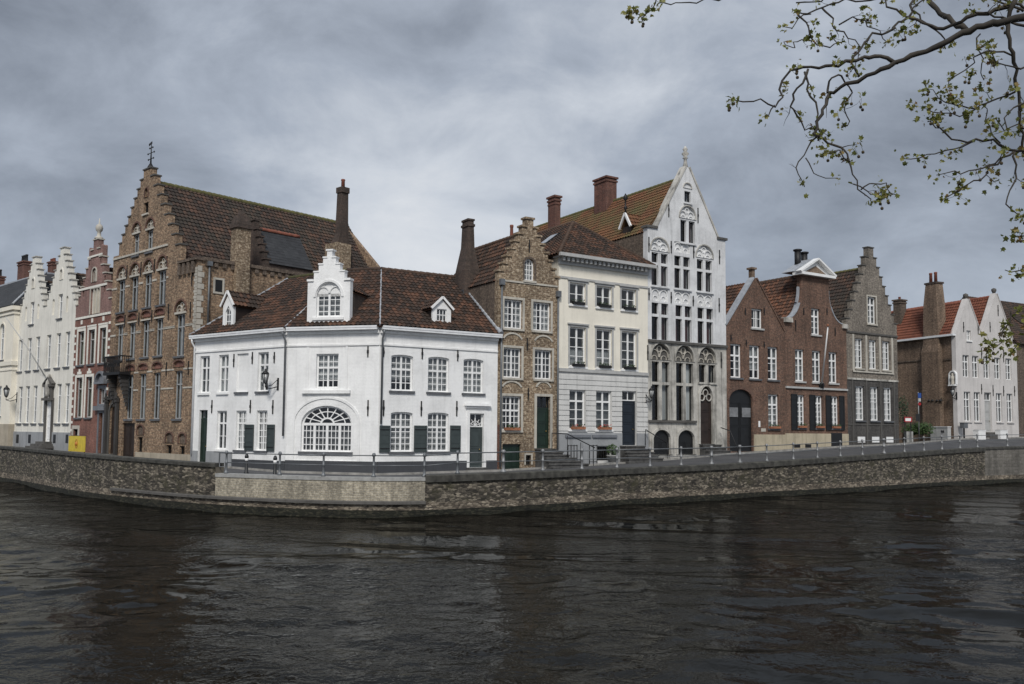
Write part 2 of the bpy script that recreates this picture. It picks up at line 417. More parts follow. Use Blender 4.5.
class House:
    def __init__(s, name, label, F, base, cat='house'):
        s.F = F; s.base = base
        s.root = thing(name, label, cat, F.mat @ Matrix.Translation((F.L/2, 0, base)))
        s.holes = {}
    def hole(s, F, poly): s.holes.setdefault(id(F), []).append(poly)
    def front(s, outline, mat, F=None, T=.4, name='front_wall'):
        F = F or s.F
        return MB().slab(outline, s.holes.get(id(F), []), 0, T).build(name, mat, s.root, F)
    def part(s, mb, name, mat, F=None, parent=None, **k): return mb.build(name, mat, parent or s.root, F or s.F, **k)
    def box(s, name, mat, r, d0, d1, F=None, parent=None):
        return s.part(MB().box(r[0], r[1], d0, d1, r[2], r[3]), name, mat, F, parent)
    def window(s, r, F=None, nx=2, ny=4, trans=.66, mat='white_paint', arch=0, sill='bluestone_sill', curtain='net', fw=.085, mull=.1, mun=.04, d0=.14, hood=None, surround=None, glass='window_glass', sw=.12):
        F = F or s.F; u0, u1, z0, z1 = r; w = u1-u0; h = z1-z0
        s.hole(F, shp(r, arch))
        m = MB(); fwi = min(fw, w*.2)
        m.ring(shp(r, arch), shp(r, arch, fwi), d0, d0+.07)
        zt = z0+h*trans if trans else None
        if mull: m.box((u0+u1)/2-mull/2, (u0+u1)/2+mull/2, d0-.01, d0+.06, z0+fwi*.5, arch_z(r, arch, (u0+u1)/2)-fwi*.5)
        if trans: m.box(u0+fwi*.5, u1-fwi*.5, d0-.006, d0+.055, zt-mull/2 if mull else zt-.04, zt+mull/2 if mull else zt+.04)
        for i in range(1, nx):
            if mull and abs(i-nx/2) < .01: continue
            uu = u0+fwi+(w-2*fwi)*i/nx
            m.box(uu-mun/2, uu+mun/2, d0+.01, d0+.05, z0+fwi*.5, arch_z(r, arch, uu)-fwi*.5)
        for i in range(1, ny):
            zz = z0+fwi+(h-2*fwi)*i/ny
            if zt and abs(zz-zt) < h/ny*.45: continue
            if zz > z1-arch: continue
            m.box(u0+fwi*.5, u1-fwi*.5, d0+.012, d0+.048, zz-mun/2, zz+mun/2)
        wo = s.part(m, 'window', mat, F)
        p = MB(); p.face([(a, d0+.035, b) for a, b in shp(r, arch, .01)]); s.part(p, 'pane', glass, F, wo)
        if curtain:
            c = MB(); zc0 = z0+.02; zc1 = z1-.02-(arch*.6 if arch else 0)
            cm = {'net': 'net_curtain', 'green': 'green_curtain', 'dim': 'dim_curtain', 'half': 'net_curtain', 'sides': 'net_curtain', 'red': 'red_curtain', 'low': 'net_curtain'}[curtain]
            spans = [(u0+.02, u1-.02)]
            if curtain == 'half': zc0 = z0+h*random.uniform(.2, .3)
            if curtain == 'low': zc1 = z0+h*.45
            if curtain in ('sides', 'red'): k = random.uniform(.22, .36); spans = [(u0+.02, u0+w*k), (u1-w*k, u1-.02)]
            for a, b in spans:
                n = max(4, int((b-a)/.06)); 
                for i in range(n):
                    x0 = a+(b-a)*i/n; x1 = a+(b-a)*(i+1)/n; y0 = d0+.15+.03*(i % 2); y1 = d0+.15+.03*((i+1) % 2)
                    c.face([(x0, y0, zc0), (x1, y1, zc0), (x1, y1, zc1), (x0, y0, zc1)])
            s.part(c, 'curtain', cm, F, wo)
        if sill: s.part(MB().box(u0-.1, u1+.1, -.1, d0, z0-.12, z0-.003), 'sill', sill, F, wo)
        if surround: s.part(MB().ring(shp([u0-sw, u1+sw, z0-.001, z1+sw], arch*1.1 if arch else 0), shp([u0-.002, u1+.002, z0, z1+.002], arch), -.035, .02), 'surround', surround, F, wo)
        if hood: s.part(MB().box(u0-sw-.06, u1+sw+.06, -.12, -.002, z1+sw+.01, z1+sw+.1), 'hood', hood, F, wo)
        return wo
    def door(s, r, F=None, mat='dark_green_paint', arch=0, transom=0, tmat='white_paint', d0=.16, panels=2, leaves=1, surround=None, knob='brass', step=True, label=None):
        F = F or s.F; u0, u1, z0, z1 = r; s.hole(F, shp(r, arch)); w = u1-u0
        zt = z1-(z1-z0)*transom if transom else z1
        rr = [u0, u1, z0, zt] if transom else r; ar = 0 if transom else arch
        m = MB(); m.ring(shp(rr, ar), shp(rr, ar, .07), d0-.03, d0+.05)
        inner = shp(rr, ar, .06); m.slab(inner, [], d0, d0+.045)
        o = s.part(m, 'door', mat, F)
        if label: o['label'] = label
        p = MB(); zh = zt-.14-ar; H = zh-z0-.14; lw = (w-.16)/leaves
        for L in range(leaves):
            a = u0+.08+lw*L+.08; b = u0+.08+lw*(L+1)-.08
            for k in range(panels):
                q0 = z0+.14+H*k/panels+.04; q1 = z0+.14+H*(k+1)/panels-.04
                p.ring(shp([a, b, q0, q1]), shp([a, b, q0, q1], 0, .035), d0-.022, d0+.01)
            if L: p.box(u0+.08+lw*L-.02, u0+.08+lw*L+.02, d0-.02, d0+.01, z0+.08, zt-.1-ar)
        s.part(p, 'panel', mat, F, o)
        if knob: s.part(MB().lathe((u1-.2, d0-.06, z0+1.0), [(.01, -.035), (.035, -.02), (.035, .02), (.01, .035)], 8).box(u1-.21, u1-.19, d0-.06, d0, z0+.99, z0+1.01), 'handle', knob, F, o)
        if transom:
            t = MB(); rt = [u0, u1, zt, z1]; t.ring(shp(rt, arch), shp(rt, arch, .06), d0-.01, d0+.05); t.box((u0+u1)/2-.03, (u0+u1)/2+.03, d0, d0+.04, zt+.03, z1-.03)
            tw = s.part(t, 'transom_window', tmat, F)
            p = MB(); p.face([(a, d0+.03, b) for a, b in shp(rt, arch, .01)]); s.part(p, 'pane', 'window_glass', F, tw)
        if surround: s.part(MB().ring(shp([u0-.16, u1+.16, z0, z1+.16], arch*1.1 if arch else 0), shp([u0-.002, u1+.002, z0+.001, z1+.002], arch), -.06, .02), 'door_surround', surround, F, o)
        if step: s.part(MB().box(u0-.15, u1+.15, -.35, d0, z0-.16, z0-.004), 'doorstep', 'step_stone', F, o)
        return o
    def niche(s, r, F=None, arch=0, depth=.12, mat='brown_brick', tracery=None, ring=None, rw=.12, name='blind_arch', style='gothic'):
        F = F or s.F; s.hole(F, shp(r, arch)); u0, u1, z0, z1 = r
        P = shp(r, arch, -.01); m = MB(); m.slab(P, [], depth, depth+.04); o = s.part(m, name, mat, F)
        if ring: s.part(MB().ring(shp([u0-rw, u1+rw, z0-.001, z1+rw], arch+rw*.8 if arch else 0), shp([u0-.002, u1+.002, z0, z1+.002], arch), -.05, .015), 'arch_ring', ring, F, o)
        if tracery:
            t = MB(); w = u1-u0; uc = (u0+u1)/2; q = w/4; zs = z1-arch if arch else z1-q; zs = max(zs-.02, z0+.02)
            for c in (uc-q, uc+q):
                t.arc(c, zs, q-.01, 0, 180, .05, depth-.08, depth+.01, 8, min(q*1.25, z1-zs-.02)); t.arc(c, z0+(zs-z0)*.35, q*.62, 0, 360, .04, depth-.06, depth+.01, 10)
                if zs-z0 > .2: t.box(c+q-.03, c+q+.03, depth-.08, depth+.01, z0, zs); t.box(c-q-.0, c-q+.05, depth-.08, depth+.01, z0, zs)
            if arch > q*1.3: t.arc(uc, zs+arch*.62, q*.55, 0, 360, .045, depth-.08, depth+.01, 10)
            s.part(t, 'tracery', tracery, F, o)
        return o
    def band(s, z, h=.12, proj=.06, mat='pale_limestone', u0=0, u1=None, F=None, name='string_course', d=0):
        F = F or s.F; u1 = F.L if u1 is None else u1
        return s.part(MB().box(u0, u1, d-proj, d-.002 if proj > 0 else d, z, z+h), name, mat, F)
    def anchor(s, px, y0, y1, F=None, mat='iron'):
        F = F or s.F; u, z0 = F.uz(px, y1); z1 = F.z(px, y0); zc = (z0+z1)/2
        m = MB().box(u-.03, u+.03, -.05, -.002, z0, z1); m.box(u-.05, u+.05, -.06, -.012, zc-.08, zc+.08)
        return s.part(m, 'wall_anchor', mat, F)
    def shutter(s, r, F=None, mat='slate_green_paint'):
        F = F or s.F; u0, u1, z0, z1 = r
        m = MB().ring(shp(r), shp(r, 0, .08), -.075, -.02); m.box(u0+.05, u1-.05, -.055, -.03, z0+.05, z1-.05)
        for f in (.36, .68): m.box(u0+.05, u1-.05, -.07, -.025, z0+(z1-z0)*f-.05, z0+(z1-z0)*f+.05)
        o = s.part(m, 'shutter', mat, F)
        h = MB()
        for f in (.15, .85): h.box(u0+.02, u1-.02, -.085, -.077, z0+(z1-z0)*f-.02, z0+(z1-z0)*f+.02)
        s.part(h, 'hinge', 'iron', F, o)
        return o
    def roof(s, pts, mat, F=None, name='roof', tw=.27, th=.34, amp=.07, F2=None):
        """pts in frame (u,d,z): eave first edge p0->p1; tiles modelled as a rolling surface cut to the outline"""
        F = F or s.F; P = [Vector(p) for p in pts]; e1 = (P[1]-P[0]).normalized(); n = Vector((0, 0, 0))
        for i in range(len(P)):
            a = P[i]; b = P[(i+1) % len(P)]; n += Vector(((a.y-b.y)*(a.z+b.z), (a.z-b.z)*(a.x+b.x), (a.x-b.x)*(a.y+b.y)))
        n.normalize()
        if n.z < 0: n = -n
        e1 = (e1-n*e1.dot(n)).normalized(); e2 = n.cross(e1).normalized()
        if e2.z < 0: e2 = -e2
        O = P[0]; Q = [((p-O).dot(e1), (p-O).dot(e2)) for p in P]
        a0 = min(q[0] for q in Q)-tw; a1 = max(q[0] for q in Q)+tw; b0 = min(q[1] for q in Q)-.02; b1 = max(q[1] for q in Q)+th
        bm = bmesh.new(); uvl = bm.loops.layers.uv.new('UVMap')
        SUB = 4; nu = int((a1-a0)/tw*SUB)+1; nv = int((b1-b0)/th)+1; grid = []
        prof = [0, .75, 1, .5]
        for j in range(nv):
            for k in (0, 1):
                rowv = []; v = b0+(j+k*.97)*th
                for i in range(nu+1):
                    u = a0+i*tw/SUB; h = prof[i % SUB]*amp+(.055*(1-k) if amp > .01 else .01*(1-k))+.012*math.sin(i*.031+j*.4)
                    rowv.append((bm.verts.new(O+e1*u+e2*v+n*h), u/tw, (j+k*.97)))
                grid.append(rowv)
        for j in range(len(grid)-1):
            for i in range(nu):
                q = (grid[j][i], grid[j][i+1], grid[j+1][i+1], grid[j+1][i])
                f = bm.faces.new([x[0] for x in q])
                for lp, x in zip(f.loops, q): lp[uvl].uv = (min(max(x[1], (i//SUB)+.02), (i//SUB)+.98), x[2] if j % 2 == 0 else j//2+.985)
        cen = Vector((sum(q[0] for q in Q)/len(Q), sum(q[1] for q in Q)/len(Q)))
        for i in range(len(Q)):
            qa = Vector(Q[i]); qb = Vector(Q[(i+1) % len(Q)]); t = qb-qa
            if t.length < .01: continue
            nn = Vector((t.y, -t.x)).normalized()
            if (cen-qa).dot(nn) > 0: nn = -nn
            wn = e1*nn.x+e2*nn.y; g = bm.verts[:]+bm.edges[:]+bm.faces[:]
            bmesh.ops.bisect_plane(bm, geom=g, plane_co=O+e1*qa.x+e2*qa.y, plane_no=wn, clear_outer=True, dist=1e-5)
        f1 = [bm.verts.new(O+e1*q[0]+e2*q[1]-n*.07) for q in Q]; f0 = [bm.verts.new(O+e1*q[0]+e2*q[1]-n*.004) for q in Q]
        bm.faces.new(f1)
        for i in range(len(Q)): bm.faces.new((f1[i], f1[(i+1) % len(Q)], f0[(i+1) % len(Q)], f0[i]))
        me = bpy.data.meshes.new(name); o = bpy.data.objects.new(name, me); COL.objects.link(o); o.parent = s.root
        bm.transform(s.root.matrix_basis.inverted() @ F.mat); bm.normal_update(); bm.to_mesh(me); bm.free(); me.materials.append(MATS[mat])
        return o
    def ridge(s, a, b, F=None, mat='ridge_tile', r=.13, parent=None):
        a = Vector(a); b = Vector(b); L = (b-a).length; n = max(2, int(L/.4)); pts = []; rs = []
        for i in range(n):
            pts += [a+(b-a)*(i/n), a+(b-a)*((i+.97)/n)]; rs += [r*1.12, r*.9]
        return s.part(MB().tube(pts, rs, 8), 'ridge', mat, F, parent)
    def chimney(s, px0, px1, ytop, ybot, d, F=None, mat='chimney_red_brick', depth=.9, caps=2, pots=0, taper=0, pot_mat='clay_pot', capmat=None, poth=.6, potr=.13):
        F = F or s.F; ym = (ytop+ybot)/2
        u0 = F.u(px0, ytop, d); u1 = F.u(px1, ytop, d); zt = F.z((px0+px1)/2, ytop, d); zb = F.z((px0+px1)/2, ybot, d)
        # silhouette width -> real width of a block seen at an angle
        vd = (F.w((u0+u1)/2, d, 0)-Vector((0, 0, 0))).normalized(); tn = abs(vd.dot(F.ud))/abs(vd.dot(F.n)); uc = (u0+u1)/2
        depth = min(depth, (u1-u0)*.55/max(tn, .05)); w = (u1-u0)-depth*tn; dd = depth/2
        m = MB(); V = []
        for z, e in ((zb, taper), (zb+(zt-zb)*.45, taper*.55), (zt, 0)):
            V.append([m.bm.verts.new((uc+sx*(w/2+e), d+sy*(dd+e), z)) for sx, sy in ((-1, -1), (1, -1), (1, 1), (-1, 1))])
        for A, B in zip(V, V[1:]):
            for i in range(4): m.bm.faces.new((A[i], A[(i+1) % 4], B[(i+1) % 4], B[i]))
        m.bm.faces.new(V[-1]); m.bm.faces.new(V[0][::-1])
        o = s.part(m, 'chimney', mat, F)
        c = MB()
        for i in range(caps):
            e = .1-.035*i; z = zt-.02-.26*i; c.box(uc-w/2-e, uc+w/2+e, d-dd-e, d+dd+e, z-.1, z+.035)
        s.part(c, 'cap', capmat or mat, F, o)
        for i in range(pots):
            pu = uc+(i-(pots-1)/2)*w/max(1, pots)*.95
            s.part(MB().lathe((pu, d, zt), [(potr*1.1, 0), (potr, .08), (potr*.85, poth*.8), (potr*1.05, poth*.86), (potr, poth)], 10), 'pot', pot_mat, F, o)
        return o
def steps(uL, zL, uA, zA, uR, zR, nl, nr, topw):
    """crow-stepped outline, right foot to left foot (counter-clockwise top), plus treads"""
    pts = []; tr = []
    def stair(u0, z0, u1, z1, n):
        P = []
        for i in range(n):
            za = z0+(z1-z0)*(i+1)/(n); ua = u0+(u1-u0)*i/n; ub = u0+(u1-u0)*(i+1)/n
            P += [(ua, za), (ub, za)]; 
            tr.append((min(ua, ub), max(ua, ub), za))
        return P
    drop = (zA-max(zL, zR))/max(nl, nr)*.95
    right = stair(uR, zR, uA+topw/2, zA-drop, nr); left = stair(uL, zL, uA-topw/2, zA-drop, nl)
    tr.append((uA-topw/2, uA+topw/2, zA))
    top = [(uA+topw/2, zA), (uA-topw/2, zA)]
    return right[:]+top+left[::-1], tr
def step_copings(H, tr, mat, F=None, T=.4, h=.09, over=.06, name='step_coping'):
    for a, b, z in tr: H.part(MB().box(a-over, b+over, -over, T+over, z+.002, z+h), name, mat, F)
def verge(H, a, b, mat, F=None, T=.4, w=.1, h=.14):
    """coping along a sloping gable edge between (u,z) points"""
    F = F or H.F; m = MB(); a = Vector((a[0], 0, a[1])); b = Vector((b[0], 0, b[1])); t = (b-a).normalized(); up = Vector((-t.z, 0, t.x))
    if up.z < 0: up = -up
    V = [m.bm.verts.new(p+Vector((0, d, 0))+up*k) for p in (a, b) for d, k in ((-.06, .01), (T+.06, .01), (T+.06, h), (-.06, h))]
    for q in ((3, 2, 1, 0), (4, 5, 6, 7), (0, 1, 5, 4), (1, 2, 6, 5), (2, 3, 7, 6), (3, 0, 4, 7)): m.bm.faces.new([V[i] for i in q])
    return H.part(m, 'gable_coping', mat, F)
def shell(H, D, zl, zr=None, mat='brown_brick', F=None, zb=None, u0=None, u1=None, gable=None, T=.4):
    """side walls and back wall"""
    F = F or H.F; zr = zr or zl; zb = H.base-.6 if zb is None else zb; u0 = 0 if u0 is None else u0; u1 = F.L if u1 is None else u1
    m = MB().box(u0+.003, u0+.3, T+.001, D, zb, zl); m.box(u1-.3, u1-.003, T+.001, D, zb, zr)
    H.part(m, 'side_wall', mat, F)
    out = [(u0+.3, zb), (u1-.3, zb), (u1-.3, zr)]+([gable] if gable else [])+[(u0+.3, zl)]
    H.part(MB().slab(out, [], D-.3, D), 'back_wall', mat, F)

# ------------------------------------------------------------------ plan of the quay, from the corner house outwards
g = (azi(497)*50.2, 50.2)
PT = {497: g}
PT[378] = on_line(378, g, 1950); PT[286] = on_line(286, PT[378], -2900); PT[192] = on_line(192, PT[286], -760)
for x in (106.5, 70.5, 14, -70): PT[x] = on_line(x, PT[192], -470)
for x in (558, 648, 727, 785, 848, 899): PT[x] = on_line(x, g, 1900)
PT[958] = (azi(958)*78, 78); PT[1019] = on_line(1019, PT[958], 2060); PT[1120] = on_line(1120, PT[958], 2060)
kside = azi(150)
PT['side'] = (PT[958][0]-13*(-kside)/math.hypot(kside, 1), PT[958][1]+13/math.hypot(kside, 1))
GZ = {-70: 2.0, 14: 2.0, 70.5: 1.95, 106.5: 1.88, 192: 1.67, 286: 1.47, 378: 1.45, 497: 1.5, 558: 1.66, 648: 1.95, 727: 2.4, 785: 2.62, 848: 2.92, 899: 3.06, 958: 3.45, 1019: 3.62, 1120: 3.8}
def fr(a, b): return Frame(PT[a], PT[b])

# ================================================================== corner white house (three faces)
FL, FM, FR = fr(192, 286), fr(286, 378), fr(378, 497)
H = House('corner_house', 'long white house on the quay corner with red tiled roof and green shutters', FM, 1.46); Wh = H
zEL, zEM, zER = FL.z(240, 333), FM.z(332, 329), FR.z(437, 331.5)
zE = (zEL+zEM+zER)/3; zP = (FR.z(437, 461)+FM.z(332, 461))/2
# left face
up = FL.row([(200, 209), (218.8, 227.8), (256.8, 269)], (355, 393.5), (353.7, 391)); blind = FL.rect(236.5, 248, 357, 391)
blind[2:] = up[0][2:]
for r, c in zip(up, ('dim', 'net', 'half')): H.window(r, FL, 2, 4 if c == 'half' else 3, .68, curtain=c, sill='white_paint' if c != 'half' else 'bluestone_sill')
H.niche(blind, FL, mat='white_limewash', depth=.1, name='blind_window')
H.box('sill', 'bluestone_sill', [blind[0]-.08, blind[1]+.08, blind[2]-.12, blind[2]-.003], -.1, .05, FL)
lo = FL.row([(216.8, 226), (236, 245.5), (255.7, 267.5)], (410.5, 449.5), (410.8, 450.5))
for i, r in enumerate(lo): H.window(r, FL, 2 if i == 0 else 4, 3 if i == 0 else 6, .68, curtain='dim' if i == 0 else 'net', sill='white_paint' if i == 0 else 'bluestone_sill')
for x0, x1 in ((245.5, 254), (267.6, 275)): r = FL.rect(x0, x1, 424.5, 452); r[2] = lo[1][2]-.02; H.shutter(r, FL)
d = FL.rect(198.6, 206.8, 410, 463); d[2] = 1.72; H.door(d, FL, 'dark_green_paint', transom=.16, tmat='dark_green_paint')
# middle face
r = FM.rect(316, 338.3, 353.7, 388); H.window(r, FM, 4, 5, .6, curtain='half', sill=None)
H.part(MB().box(r[0]-.75, r[1]+.75, -.16, -.002, r[2]-.3, r[2]-.12), 'window_ledge', 'white_limewash', FM)
H.part(MB().ring(shp([r[0]-.55, r[1]+.55, r[2]-.118, r[3]+.5]), shp([r[0]-.42, r[1]+.42, r[2]-.1, r[3]+.37]), -.035, -.002), 'recess_frame', 'white_limewash', FM)
a = FM.rect(301, 351.5, 405.7, 451.7); hA = FM.z(326, 405.7)-FM.z(326, 424); H.hole(FM, shp(a, hA, 0, 20))
m = MB(); m.ring(shp(a, hA, 0, 20), shp(a, hA, .09, 20), .14, .22); zt = a[3]-hA; aw = a[1]-a[0]
m.box(a[0]+.04, a[1]-.04, .125, .21, zt-.08, zt+.06)
for i in (1, 2, 3): x = a[0]+aw*i/4; m.box(x-.07, x+.07, .13, .21, a[2]+.04, zt-.03)
for i in range(4):
    for k in (1, 2):
        x = a[0]+aw*i/4+aw/4*k/3; m.box(x-.02, x+.02, .155, .195, a[2]+.04, zt-.03)
for k in range(1, 4): z = a[2]+(zt-a[2])*k/4; m.box(a[0]+.04, a[1]-.04, .157, .193, z-.02, z+.02)
ac = (a[0]+a[1])/2
for k in range(1, 8):
    t = math.pi*k/8; m.bar((ac+.35*math.cos(t), .17, zt+.3*math.sin(t)), (ac+(aw/2-.06)*math.cos(t), .17, zt+(hA-.06)*math.sin(t)), .05)
m.arc(ac, zt, .42, 0, 180, .09, .14, .2, 10, .36); m.arc(ac, zt, aw*.36, 0, 180, .05, .15, .19, 16, hA*.7)
w = H.part(m, 'arched_window', 'white_paint', FM)
p = MB(); p.face([(x, .175, z) for x, z in shp(a, hA, .01, 20)]); H.part(p, 'pane', 'window_glass', FM, w)
c = MB()
for i in range(40): x0 = a[0]+aw*i/40; c.face([(x0, .3+.03*(i % 2), a[2]), (x0+aw/40, .3+.03*((i+1) % 2), a[2]), (x0+aw/40, .3+.03*((i+1) % 2), zt), (x0, .3+.03*(i % 2), zt)])
H.part(c, 'curtain', 'net_curtain', FM, w)
H.box('sill', 'bluestone_sill', [a[0]-.1, a[1]+.1, a[2]-.14, a[2]-.003], -.1, .1, FM)
H.part(MB().ring(shp([a[0]-.5, a[1]+.5, zP, a[3]+.5], hA+.4, 0, 20), shp([a[0]-.38, a[1]+.38, zP+.01, a[3]+.38], hA+.32, 0, 20), -.05, -.002), 'arch_moulding', 'white_limewash', FM)
# right face
up = FR.row([(391, 413), (428, 449), (463.5, 483.3)], (355, 391.5), (358.8, 392.6))
lo = FR.row([(390.6, 412.4), (427.5, 448.6)], (412, 451.4), (412.4, 451.6))
for i, r in enumerate(up): H.window(r, FR, 4, 5, .6, arch=.1, curtain='half' if i == 0 else 'net')
for r in lo: H.window(r, FR, 4, 6, .62, arch=.1, curtain='net')
for x0, x1 in ((378.6, 390.2), (413.2, 427), (449.2, 460.6)): r = FR.rect(x0, x1, 425.5, 452.5); r[2] = lo[0][2]-.04; r[0] += .03; r[1] -= .03; H.shutter(r, FR)
d = FR.rect(469.3, 483.4, 413.5, 461.7); d[2] = 1.72
do = H.door(d, FR, 'slate_green_paint', transom=.25, surround='white_limewash')
m = MB(); dz = d[3]-(d[3]-d[2])*.25; dc = (d[0]+d[1])/2
for k in range(1, 6): t = math.pi*k/6; m.bar((dc, .16, dz+.05), (dc+.5*math.cos(t), .16, dz+.05+.42*math.sin(t)), .03)
m.arc(dc, dz+.05, .3, 0, 180, .03, .145, .175, 8); H.part(m, 'fanlight', 'white_paint', FR, do)
H.part(MB().box(d[0]-.35, d[1]+.4, -.22, -.002, d[3]+.42, d[3]+.56, .03).box(d[0]-.28, d[1]+.33, -.12, -.002, d[3]+.30, d[3]+.418), 'door_hood', 'white_limewash', FR)
H.part(MB().box(d[0]-.4, d[1]+.6, -.9, -.355, 1.4, 1.62), 'doorstep', 'step_stone', FR)
for px, y0, y1, F in [(234, 354, 367, FL), (252.5, 352, 364, FL), (274.5, 352, 363, FL), (212, 400, 413, FL), (250.5, 400, 413, FL), (273, 400, 414, FL),
                      (368, 346, 357, FM), (368, 400, 416, FM), (383.3, 347, 357, FR), (422, 348, 359, FR), (457.5, 350, 361, FR), (383.3, 400, 416, FR), (421, 401, 416, FR), (456.5, 401, 416, FR)]:
    H.anchor(px, y0, y1, F)
for F, n in ((FL, 'l'), (FM, 'm'), (FR, 'r')):
    H.front([(0, .9), (F.L, .9), (F.L, zE), (0, zE)], 'white_limewash', F, .4)
    pm = 'slate_grey_plinth' if F is not FL else 'blue_grey_plinth'
    segs = [(0, F.L)]
    if F is FR: segs = [(0, d[0]-.17), (d[1]+.17, F.L)]
    if F is FL: q = FL.rect(198.6, 206.8, 410, 463); segs = [(0, q[0]-.02), (q[1]+.02, F.L*.46)]; 
    for s0, s1 in segs: H.part(MB().box(s0, s1, -.05, -.002, .9, zP if F is not FL else zP+.35), 'plinth', pm, F)
    if F is FL: H.part(MB().box(F.L*.46+.002, F.L, -.05, -.002, .9, zP-.05), 'plinth', 'slate_grey_plinth', F)
    H.band(zE-.95, .1, .06, 'white_limewash', F=F, u0=.01, u1=F.L-.01)
    H.band(zE-.3, .16, .12, 'white_limewash', F=F, u0=.01, u1=F.L-.01, name='cornice')
    g_ = MB().box(-.1 if F is FL else .03, F.L+(.1 if F is FR else -.03), -.36, -.05, zE-.13, zE+.05); g_.box(-.1 if F is FL else .03, F.L+(.1 if F is FR else -.03), -.38, -.34, zE-.02, zE+.08)
    H.part(g_, 'gutter', 'gutter_white', F)
for F, px, y1 in ((FL, 286.5, 436), (FR, 379.6, 424), (FL, 193.6, 455)):
    u = F.u(px, 400); u = min(max(u, .12), F.L-.12)
    H.part(MB().tube([(u, -.3, zE-.13), (u, -.3, zE-.3), (u, -.1, zE-.6), (u, -.1, F.z(px, y1))], .055), 'downpipe', 'drain_zinc' if px != 193.6 else 'gutter_white', F)
# roof: eave and ridge lines turn the two corners
zR = FM.z(337, 271.5, 5.2); DR = 5.2
def isect(F1, d1, F2, d2):
    a = F1.w(0, d1, 0); b = F2.w(0, d2, 0); den = F1.ud.x*F2.ud.y-F1.ud.y*F2.ud.x; t = ((b.x-a.x)*F2.ud.y-(b.y-a.y)*F2.ud.x)/den
    return a+F1.ud*t
def loc(F, p, z): q = F.mat.inverted() @ Vector((p.x, p.y, 0)); return (q.x, q.y, z)
eo = -.3; e0 = FL.w(-.1, eo, 0); e1 = isect(FL, eo, FM, eo); e2 = isect(FM, eo, FR, eo); e3 = FR.w(FR.L+.05, eo, 0)
r0 = FL.w(2.2, DR, 0); r1 = isect(FL, DR, FM, DR); r2 = isect(FM, DR, FR, DR); r3 = FR.w(FR.L+.05-.0, DR, 0)
zr = zR; ze = zE+.06
H.roof([loc(FL, e0, ze), loc(FL, e1, ze), loc(FL, r1, zr), loc(FL, r0, zr)], 'brown_pantile', FL)
H.roof([loc(FM, e1, ze), loc(FM, e2, ze), loc(FM, r2, zr), loc(FM, r1, zr)], 'brown_pantile', FM)
H.roof([loc(FR, e2, ze), loc(FR, e3, ze), loc(FR, r3, zr), loc(FR, r2, zr)], 'brown_pantile', FR)
def back(F, a, b, za, zb_, D):                         # rear slope
    q0 = Vector(loc(F, a, za)); q1 = Vector(loc(F, b, za)); H.roof([(q1.x, D*2-eo, zb_), (q0.x, D*2-eo, zb_), tuple(q0), tuple(q1)], 'brown_pantile', F)
back(FL, r0, r1, zr, ze, DR); back(FM, r1, r2, zr, ze, DR); back(FR, r2, r3, zr, ze, DR)
for F, a_, b_ in ((FL, r0, r1), (FM, r1, r2), (FR, r2, r3)): H.ridge(loc(F, a_, zr+.04), loc(F, b_, zr+.04), F, 'ridge_tile_mossy' if F is FL else 'ridge_tile')
H.ridge(loc(FL, e1, ze+.05), loc(FL, r1, zr+.03), FL, 'lead', .05); H.ridge(loc(FR, e2, ze+.05), loc(FR, r2, zr+.03), FR, 'lead', .05)
H.ridge(loc(FL, e0, ze+.03), loc(FL, r0, zr+.03), FL, 'lead', .1)
H.ridge(loc(FR, e3, ze+.06), loc(FR, r3, zr+.06), FR, 'lead', .14)
m = MB().slab([(0, .9), (DR*2, .9), (DR*2, zE), (DR, zR-.1), (0.01, zE)], [], 0, .3)
Fs = Frame((FR.w(FR.L-.001, 0, 0).x, FR.w(FR.L, 0, 0).y), tuple(FR.w(FR.L, 5, 0))[:2]); H.part(MB().box(FR.L-.33, FR.L-.03, .41, DR*2, .9, zE), 'side_wall', 'white_limewash', FR)
gm = MB(); gm.bm.faces.new([gm.bm.verts.new(p) for p in ((FR.L-.03, .41, zE), (FR.L-.03, DR*2, zE), (FR.L-.03, DR, zR-.08))]); gm.bm.faces.new([gm.bm.verts.new(p) for p in ((FR.L-.33, .41, zE), (FR.L-.33, DR, zR-.08), (FR.L-.33, DR*2, zE))])
H.part(gm, 'gable_wall', 'sooty_brick', FR)
H.part(MB().box(.03, .33, .41, DR*2, .9, zE), 'side_wall', 'white_limewash', FL)
for F in (FL, FM, FR): H.part(MB().box(.4, F.L-.4, DR*1.25, DR*1.25+.3, .9, zE+.6), 'back_wall', 'white_limewash', F)
# stepped dormer in the middle
u0, z0 = FM.uz(307.5, 327); u1 = FM.u(350, 327); L_ = FM.rect(307.5, 350, 281, 327)
def U(px, y): return FM.u(px, y)
def Z(y): return FM.z(329, y)
cx = (L_[0]+L_[1])/2; hw = (L_[1]-L_[0])/2
out = [(cx-hw, zE+.05), (cx+hw, zE+.05), (cx+hw, Z(281)), (cx+hw*.72, Z(281)), (cx+hw*.72, Z(272)), (cx+hw*.5, Z(272)), (cx+hw*.5, Z(264.5)), (cx+hw*.3, Z(264.5)), (cx+hw*.3, Z(258)), (cx+hw*.12, Z(258)), (cx+hw*.12, Z(251))]
out = out+[(2*cx-a_, b_) for a_, b_ in out[::-1][:-2]]
wr = FM.rect(316.5, 341, 282.5, 317); ah = .3
D_H = House('dormer_tmp', None, FM, 1.46) if False else None
dh = shp(wr, ah*2.6)
dm = H.part(MB().slab([(a_, b_) for a_, b_ in out], [dh], -.02, .33), 'dormer', 'white_limewash', FM)
